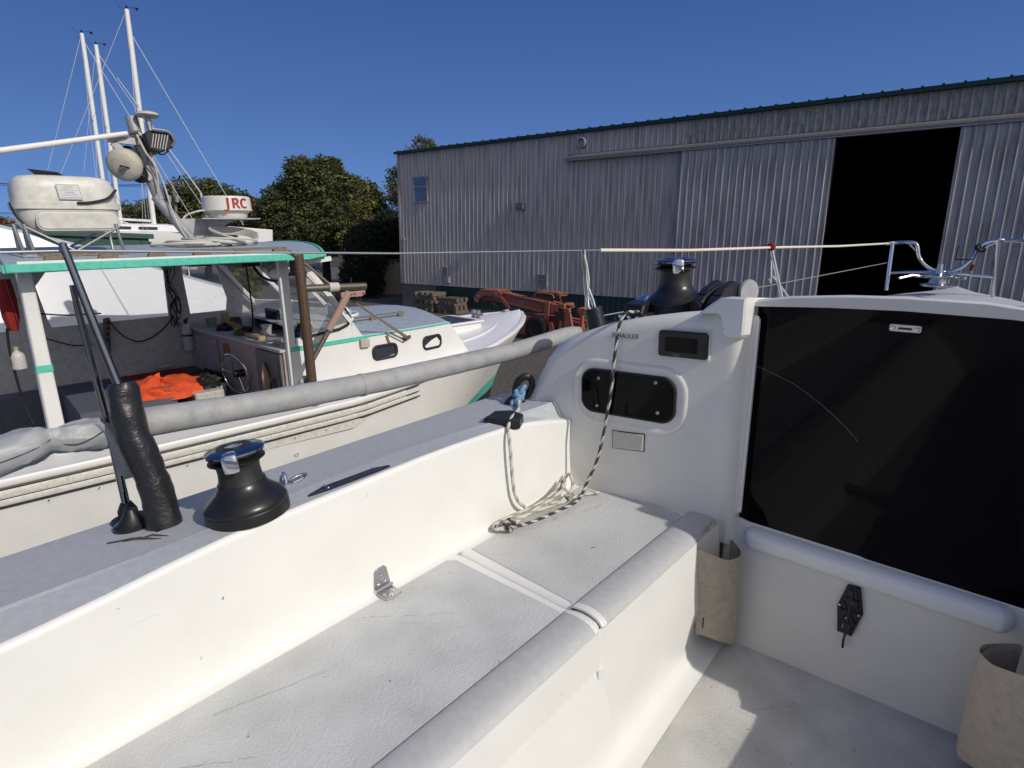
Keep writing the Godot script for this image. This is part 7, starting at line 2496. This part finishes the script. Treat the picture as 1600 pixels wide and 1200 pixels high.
func build_yard():
	var hd := Vector3(0.88, 0, -0.47)
	rigged_boat("rigged_sailboat", "sailboat ashore with the leftmost of the three white masts", V(-25.1, 15.65, -37.4), 3.8, 3.6, hd, 11.0, 0.55, V(-27.3, 8.0, -36.0), V(-20.5, 4.0, -40.0), 0.3, 0.125)
	rigged_boat("rigged_sailboat", "sailboat ashore with the middle and shortest of the three white masts", V(-27.3, 16.4, -41.9), 3.8, 3.6, hd, 12.0, 0.55, V(-29.6, 3.9, -40.6), V(-21.5, 4.0, -45.0), 0.4, 0.14)
	rigged_boat("rigged_sailboat", "white sailboat ashore with the tallest rightmost mast and visible cabin windows", V(-20.5, 15.85, -34.35), 4.2, 4.45, hd, 12.5, 0.60, V(-25.2, 4.4, -31.8), V(-16.4, 5.0, -36.6), 1.0, 0.135)
	# furled sail or outboard cover: a dark round thing at the boat's end
	var b := MB.new()
	b.lathe([Vector2(0.0, -0.6), Vector2(0.48, -0.42), Vector2(0.62, 0.0), Vector2(0.48, 0.42), Vector2(0.0, 0.6)], 18, V(-16.8, 4.25, -35.2))
	lone("dark_fender", b, M.rubber, "dark round cover standing behind the radar bracket beside the white hull", "cover", Transform3D(), "", 60)
	b = MB.new()
	b.slab([V2(-1.3, 3.0), V2(1.0, 3.0), V2(1.15, 3.9), V2(1.2, 4.75), V2(-1.3, 4.9)], -1.0, 1.0, func(x, y, d): return Vector3(-16.3 + 0.87 * x + 0.48 * d, y, -37.2 - 0.48 * x + 0.87 * d), 0.05)
	lone("work_boat", b, M.boatwhite, "square white stern of a boat standing behind the radar bracket", "boat")
	# shrink wrapped boat beyond the lobster boat
	b = MB.new()
	var rings := []
	for e in [[-2.2, 0.26, 1.15], [-1.0, 0.22, 1.3], [0.5, 0.13, 1.35], [1.2, -0.10, 1.35], [2.3, -0.53, 1.25], [2.8, -0.72, 1.0], [3.06, -0.82, 0.7], [3.14, -0.98, 0.35]]:
		var q := PackedVector3Array()
		for k in [[1.0, -3.0], [1.02, -1.55], [0.98, -1.35], [0.5, 0.0], [0.0, 0.06], [-0.5, 0.0], [-0.98, -1.35], [-1.02, -1.55], [-1.0, -3.0]]:
			var u: float = e[1] + k[1]
			if k[1] > -1.4 and k[1] < -1.0: u = min(-1.25, e[1] - 0.3)
			if k[1] < -1.5: u = -1.45
			if k[1] < -2.0: u = -2.6
			q.append(L(e[0], 9.8 - e[2] * 0.9 * k[0], u))
		rings.append(q)
	b.loft(rings, true, true, true)
	lone("wrapped_boat", b, M.shrink, "boat under smooth white shrink wrap seen through the lobster boat windows", "boat", TL, "", 30)
	# green sheds
	for e in [[-8.05, -11.45, 1.0, 4.12, "dark green shed with a tan end behind the roof of the lobster boat"], [-11.4, -11.4, 1.6, 4.28, "dark green shed roof at the far left behind the wrapped boat"]]:
		var c := V(e[0], 0, e[1])
		var sx := Vector3(0.79, 0, -0.61)
		var sz := Vector3(0.61, 0, 0.79)
		var s := thing("green_shed", e[4], "shed", Transform3D(Basis(sx, Vector3.UP, sz), c))
		var m := MB.new()
		m.slab([V2(-e[2] * 0.9, 0), V2(e[2], 0), V2(e[2] * 0.93, e[3] - 0.14), V2(-e[2] * 0.9, e[3] - 0.1)], -0.8, 0.0, func(x, y, d): return Vector3(x, y, d), 0.02)
		obj("wall", m, M.greenbox, s)
		m = MB.new()
		for i in 5: m.box(Vector3(lerp(-e[2] * 0.8, e[2] * 0.8, i / 4.0), e[3] / 2, 0.01), Vector3(0.02, e[3] - 0.3, 0.02))
		obj("board_joint", m, M.greentrim, s)
		m = MB.new()
		m.slab([V2(-e[2] * 0.95, e[3] - 0.10), V2(e[2] * 1.02, e[3] - 0.14), V2(e[2] * 1.02, e[3] - 0.05), V2(-e[2] * 0.95, e[3])], -0.85, 0.06, func(x, y, d): return Vector3(x, y, d))
		obj("roof", m, M.greenbox, s)
		m = MB.new()
		m.slab([V2(-0.8, 0), V2(0.0, 0), V2(-0.06, e[3] - 0.2), V2(-0.74, e[3] - 0.2)], 0.0, 0.03, func(x, y, d): return Vector3(e[2] * lerp(1.0, 0.95, y / e[3]) + d, y, x))
		obj("end_panel", m, M.tan, s)
	# utility pole
	var p := thing("utility_pole", "wooden utility pole with crossarms in front of the far trees", "utility pole", Transform3D(Basis(), V(-29.2, 0, -52.4)))
	b = MB.new()
	b.tube([Vector3.ZERO, V(0, 9.0, 0)], [0.17, 0.12], 10)
	obj("pole", b, M.wood, p, 60)
	b = MB.new()
	b.beam(V(-1.1, 8.75, -0.3), V(1.1, 8.65, 0.3), 0.10, 0.12); b.beam(V(-1.0, 6.5, -0.3), V(1.0, 6.45, 0.3), 0.10, 0.12)
	obj("crossarm", b, M.wood, p)
	b = MB.new()
	for x in [-1.0, -0.6, 0.6, 1.0]: b.lathe([Vector2(0.05, 0), Vector2(0.07, 0.1), Vector2(0.04, 0.2), Vector2(0, 0.22)], 8, V(x, 8.75, x * 0.27))
	b.lathe([Vector2(0.16, 0), Vector2(0.18, 0.06), Vector2(0.18, 0.55), Vector2(0, 0.62)], 12, V(0.3, 7.3, 0.2)); b.lathe([Vector2(0.16, 0), Vector2(0.18, 0.06), Vector2(0.18, 0.55), Vector2(0, 0.62)], 12, V(-0.35, 7.3, 0.2))
	obj("insulators", b, M.signback, p)
	b = MB.new()
	for e in [[-0.9, 8.85], [0.0, 8.7], [0.9, 8.8], [-0.5, 6.6], [0.3, 6.5]]:
		var w := []
		for i in 15:
			var t := i / 14.0
			w.append(V(e[0] - 30.0 * t, e[1] - 3.2 * t * (1.0 - t) + 0.8 * t, 9.0 * t + e[0] * 0.27))
		b.tube(w, 0.016, 4, false)
		w = []
		for i in 15:
			var t := i / 14.0
			w.append(V(e[0] - 6.0 * t, e[1] - 3.0 * t * (1.0 - t) - 0.3 * t, -36.0 * t + e[0] * 0.27))
		b.tube(w, 0.016, 4, false)
	obj("power_lines", b, M.black, p, 60)
	# road sign, seen from behind
	var s2 := thing("road_sign", "octagonal road sign seen from behind by the far road", "sign", Transform3D(Basis(), V(-21.3, 0, -68.7)))
	b = MB.new()
	b.box(V(0, 1.45, 0), V(0.10, 2.9, 0.10)); b.box(V(0.12, 1.5, 0.02), V(0.16, 0.7, 0.12))
	obj("post", b, M.wood, s2)
	b = MB.new()
	var oc := []
	for i in 8: oc.append(Vector2(0.42 * cos(TAU * (i + 0.5) / 8.0), 2.35 + 0.42 * sin(TAU * (i + 0.5) / 8.0)))
	b.slab(oc, -0.09, -0.07, func(x, y, d): return Vector3(x, y, d))
	obj("plate", b, M.signback, s2)
	# fence
	var fc := thing("board_fence", "grey board fence beyond the far road", "fence", Transform3D(Basis(), V(-29.0, 0, -104)))
	b = MB.new()
	b.slab([V2(-0.07, 0), V2(0.07, 0), V2(0.07, 2.45), V2(0.0, 2.5), V2(-0.07, 2.45)], -0.02, 0.02, func(x, y, d): return Vector3(x, y, d))
	var first := obj("board", b, M.fencegrey, fc)
	first.position = V(-9.0, 0, -1.0)
	rng.seed = 71
	for i in range(1, 110):
		again(first, Transform3D(Basis(), V(-9.0 + 0.155 * i, rng.randf_range(-0.03, 0.03), -1.0 + 0.02 * i + rng.randf_range(-0.01, 0.01))))
	b = MB.new()
	b.beam(V(-9, 0.6, -1.08), V(8.0, 0.6, 1.2), 0.06, 0.1); b.beam(V(-9, 1.9, -1.08), V(8.0, 1.9, 1.2), 0.06, 0.1)
	obj("rail", b, M.fencegrey, fc)
	# cone
	var cn := thing("traffic_cone", "orange traffic cone standing alone on the gravel far off", "cone", Transform3D(Basis(), V(-38.5, 0, -79)))
	b = MB.new()
	b.lathe([Vector2(0.20, 0.04), Vector2(0.12, 0.5), Vector2(0.05, 0.95), Vector2(0.03, 0.97), Vector2(0, 0.97)], 16, Vector3.ZERO)
	b.box(V(0, 0.02, 0), V(0.55, 0.05, 0.55))
	obj("body", b, M.coneorange, cn)
	b = MB.new()
	b.lathe([Vector2(0.153, 0.36), Vector2(0.118, 0.56)], 16, Vector3.ZERO)
	obj("white_band", b, M.plasticw, cn)
	# cabinet beside the warehouse
	var cb := thing("utility_cabinet", "tall beige cabinet with double doors beside the warehouse corner", "cabinet", Transform3D(Basis(Vector3.UP, 0.2), V(-9.55, 0, -46.4)))
	b = MB.new()
	b.slab(rrect(-0.75, 0.15, 0.75, 2.75, 0.03, 2), -0.5, 0.5, func(x, y, d): return Vector3(x, y, d), 0.02)
	obj("body", b, M.beigebox, cb)
	for sg in [-1.0, 1.0]:
		b = MB.new()
		b.slab(rrect(-0.35, 0.9, 0.35, 2.6, 0.02, 2), 0.0, 0.02, func(x, y, d): return Vector3(x + 0.365 * sg, y, 0.5 + d), 0.005)
		obj("door", b, M.beigebox, cb)
	b = MB.new()
	b.box(V(0.12, 1.55, 0.53), V(0.05, 0.12, 0.04)); b.box(V(0, 0.07, 0), V(1.8, 0.15, 1.2)); b.box(V(0, 2.80, 0.05), V(1.65, 0.07, 1.2))
	obj("trim", b, M.concrete, cb)
	b = MB.new()
	b.box(V(0.32, 1.75, 0.525), V(0.16, 0.10, 0.01))
	obj("notice", b, M.plasticw, cb)
	build_car()

func V2(x: float, y: float) -> Vector2: return Vector2(x, y)

func build_car():
	var r := thing("parked_car", "small dark blue car parked by the far road", "car", Transform3D(Basis(Vector3.UP, 0.25), V(-29.0, 0, -86.0)))
	var b := MB.new()
	var prof := [V2(-2.1, 0.35), V2(-2.12, 0.75), V2(-2.0, 0.95), V2(-1.3, 1.02), V2(0.9, 0.98), V2(1.6, 0.88), V2(2.05, 0.72), V2(2.1, 0.40), V2(1.9, 0.28), V2(-1.9, 0.28)]
	b.slab(prof, -0.85, 0.85, func(x, y, d): return Vector3(x, y, d), 0.10)
	obj("body", b, M.bluecar, r, 40)
	b = MB.new()
	var q := [V2(-1.75, 0.98), V2(-1.35, 1.40), V2(-0.5, 1.48), V2(0.3, 1.42), V2(1.05, 0.97)]
	var rings := []
	for e in [[-0.80, 0.0], [-0.62, 1.0], [0.62, 1.0], [0.80, 0.0]]:
		var w := PackedVector3Array()
		for p in q: w.append(Vector3(p.x, p.y, lerp(e[0], signf(e[0]) * 0.62, clampf((p.y - 0.98) / 0.5, 0, 1)) if e[1] < 0.5 else e[0] * (1.0 if p.y > 1.3 else 1.25)))
		rings.append(w)
	b.loft(rings, false, true, true)
	obj("cabin_glass", b, M.glassdark, r, 30)
	b = MB.new()
	b.slab([V2(-1.38, 1.40), V2(-0.5, 1.49), V2(0.32, 1.43), V2(0.3, 1.47), V2(-0.5, 1.535), V2(-1.36, 1.45)], -0.62, 0.62, func(x, y, d): return Vector3(x, y, d), 0.01)
	for z in [-0.72, 0.72]:
		b.beam(V(-0.45, 0.98, z * 1.08), V(-0.48, 1.47, z * 0.88), 0.05, 0.10); b.beam(V(1.02, 0.96, z * 1.08), V(0.3, 1.44, z * 0.88), 0.05, 0.07); b.beam(V(-1.72, 0.98, z * 1.08), V(-1.34, 1.42, z * 0.88), 0.05, 0.16)
	obj("roof", b, M.bluecar, r, 40)
	for e in [[-1.3, -0.84], [1.3, -0.84], [-1.3, 0.84], [1.3, 0.84]]:
		var w := Node3D.new()
		w.name = "wheel"
		r.add_child(w, true)
		w.position = V(e[0], 0.33, e[1])
		b = MB.new()
		b.lathe([Vector2(0.2, -0.1), Vector2(0.31, -0.1), Vector2(0.33, -0.06), Vector2(0.33, 0.06), Vector2(0.31, 0.1), Vector2(0.2, 0.1)], 20, Vector3.ZERO, Vector3(0, 0, 1))
		obj("tyre", b, M.tyre, w)
		b = MB.new()
		b.lathe([Vector2(0.0, -0.085), Vector2(0.2, -0.08), Vector2(0.2, 0.08), Vector2(0.0, 0.085)], 16, Vector3.ZERO, Vector3(0, 0, 1))
		obj("rim", b, M.alu, w)
	b = MB.new()
	for z in [-0.62, 0.62]: b.box(V(2.04, 0.72, z), V(0.10, 0.14, 0.34))
	obj("headlight", b, M.plasticw, r)
	b = MB.new()
	for z in [-0.62, 0.62]: b.box(V(-2.06, 0.82, z), V(0.08, 0.16, 0.30))
	obj("tail_light", b, M.redplastic, r)
func more_materials():
	var seat := scuffed(1024, 0.90, [[0.10, 0.55, 0.42, 0.30, 0.5], [0.2, 0.62, 0.30, 0.56, 0.35], [0.42, 0.42, 0.62, 0.36, 0.45], [0.55, 0.7, 0.75, 0.62, 0.3], [0.30, 0.86, 0.45, 0.80, 0.4], [0.70, 0.45, 0.82, 0.32, 0.25]], 60, 201)
	uvmat("lidpad", 0.66, 0.675, 0.67, 0.7, seat, "ngrain")
	uvmat("seatpad", 0.66, 0.67, 0.655, 0.7, scuffed(512, 0.90, [[0.3, 0.4, 0.5, 0.35, 0.35], [0.5, 0.6, 0.7, 0.5, 0.3]], 40, 202), "ngrain")
	uvmat("floorpad", 0.70, 0.69, 0.645, 0.6, scuffed(1024, 0.86, [[0.25, 0.62, 0.32, 0.55, 0.5], [0.60, 0.4, 0.72, 0.36, 0.4], [0.75, 0.7, 0.80, 0.62, 0.5], [0.5, 0.5, 0.56, 0.47, 0.4], [0.8, 0.45, 0.88, 0.38, 0.4]], 110, 203), "ngrain")
	mat("cabin", 0.78, 0.76, 0.685, 0.38, 0.0, "soft", 1.0)
	mat("skyglassdark", 0.035, 0.042, 0.055, 0.25)
	mat("navypane", 0.012, 0.02, 0.05, 0.15)
	mat("lobgreymid", 0.16, 0.17, 0.165, 0.6, 0.0, "dirt", 1.2)
	mat("stickerorange", 0.30, 0.12, 0.01, 0.6)
	mat("papergrey", 0.40, 0.39, 0.37, 0.7, 0.0, "dirt", 3.0)
	mat("ruststain", 0.36, 0.18, 0.07, 0.8, 0.0, "worn", 3.0)
	mat("navycloth", 0.012, 0.014, 0.03, 0.85)
	mat("greendull", 0.10, 0.13, 0.06, 0.85, 0.0, "dirt", 3.0)
	mat("wirewhite", 0.55, 0.57, 0.60, 0.4)
	# label on the life raft: print too small to read, in a blue border
	var im := Image.create(192, 160, false, Image.FORMAT_RGB8)
	im.fill(Color(0.90, 0.90, 0.88))
	var blue := Color(0.22, 0.36, 0.62)
	im.fill_rect(Rect2i(4, 4, 184, 3), blue); im.fill_rect(Rect2i(4, 153, 184, 3), blue); im.fill_rect(Rect2i(4, 4, 3, 152), blue); im.fill_rect(Rect2i(185, 4, 3, 152), blue)
	rng.seed = 4
	for row in [[18, 0.25, 0.75, 4], [34, 0.30, 0.70, 7], [50, 0.12, 0.60, 3], [60, 0.12, 0.85, 3], [70, 0.12, 0.72, 3], [84, 0.30, 0.72, 7], [100, 0.12, 0.85, 3], [110, 0.12, 0.8, 3], [120, 0.12, 0.9, 3], [138, 0.08, 0.92, 7]]:
		var x := int(192 * row[1])
		while x < 192 * row[2]:
			var w := rng.randi_range(4, 14)
			im.fill_rect(Rect2i(x, row[0], min(w, int(192 * row[2]) - x), row[3]), blue.lerp(Color(0.9, 0.9, 0.9), rng.randf() * 0.4))
			x += w + 3
	uvmat("raftlabel", 0.8, 0.8, 0.8, 0.5, tex(im))

func _ready():
	# camera
	var R := Vector3(0.99995, 0.009732, -0.002299)
	var U := Vector3(-0.01, 0.973158, -0.229922)
	var F := Vector3(0, -0.229933, -0.973206)
	frame_cam = Basis(R, U, -F).orthonormalized()
	var cam := Camera3D.new()
	cam.name = "camera"
	cam.transform = Transform3D(frame_cam, CAM)
	cam.fov = rad_to_deg(2.0 * atan(600.0 / 910.0))
	cam.near = 0.05
	cam.far = 1500.0
	add_child(cam)
	# sky, sun, exposure
	var sky := ProceduralSkyMaterial.new()
	sky.sky_top_color = Color(0.19, 0.31, 0.555)
	sky.sky_horizon_color = Color(0.44, 0.61, 0.86)
	sky.sky_curve = 0.13
	sky.ground_bottom_color = Color(0.30, 0.29, 0.27)
	sky.ground_horizon_color = Color(0.42, 0.44, 0.46)
	sky.sun_angle_max = 80.0
	sky.sun_curve = 0.8
	sky.energy_multiplier = 1.0
	var we := WorldEnvironment.new()
	we.name = "environment"
	var e := Environment.new()
	e.background_mode = Environment.BG_SKY
	e.sky = Sky.new()
	e.sky.sky_material = sky
	e.tonemap_mode = Environment.TONE_MAPPER_LINEAR
	e.tonemap_exposure = 1.0
	e.sdfgi_enabled = true
	e.ssao_enabled = true
	e.ssil_enabled = true
	we.environment = e
	add_child(we)
	var sun := DirectionalLight3D.new()
	sun.name = "sun"
	sun.light_color = Color(1.0, 0.972, 0.93)
	sun.light_energy = 0.92
	sun.light_angular_distance = 0.5
	sun.shadow_enabled = true
	var az := deg_to_rad(128.5)
	var el := deg_to_rad(34.0)
	var to_sun := Vector3(sin(az) * cos(el), sin(el), -cos(az) * cos(el))
	sun.transform = Transform3D(Basis.looking_at(-to_sun, Vector3.UP), Vector3(0, 60, 0))
	add_child(sun)
	# frames of the two boats
	BF = Vector3(0.669238, 0.051299, -0.741275); BL = Vector3(-0.742253, 0, -0.67012); BU = BF.cross(BL)
	LF = Vector3(0.724903, 0.035357, -0.687943); LL = Vector3(-0.688374, 0, -0.725356); LU = LF.cross(LL)
	TS = Transform3D(Basis(-BL, BU, -BF), CAM - BU * HC)
	TL = Transform3D(Basis(-LL, LU, -LF), CAM - LU * HC)
	make_materials()
	more_materials()
	build_ground()
	build_warehouse()
	build_sailboat()
	build_lobster()
	build_yard()
	build_trees()
	ropes()
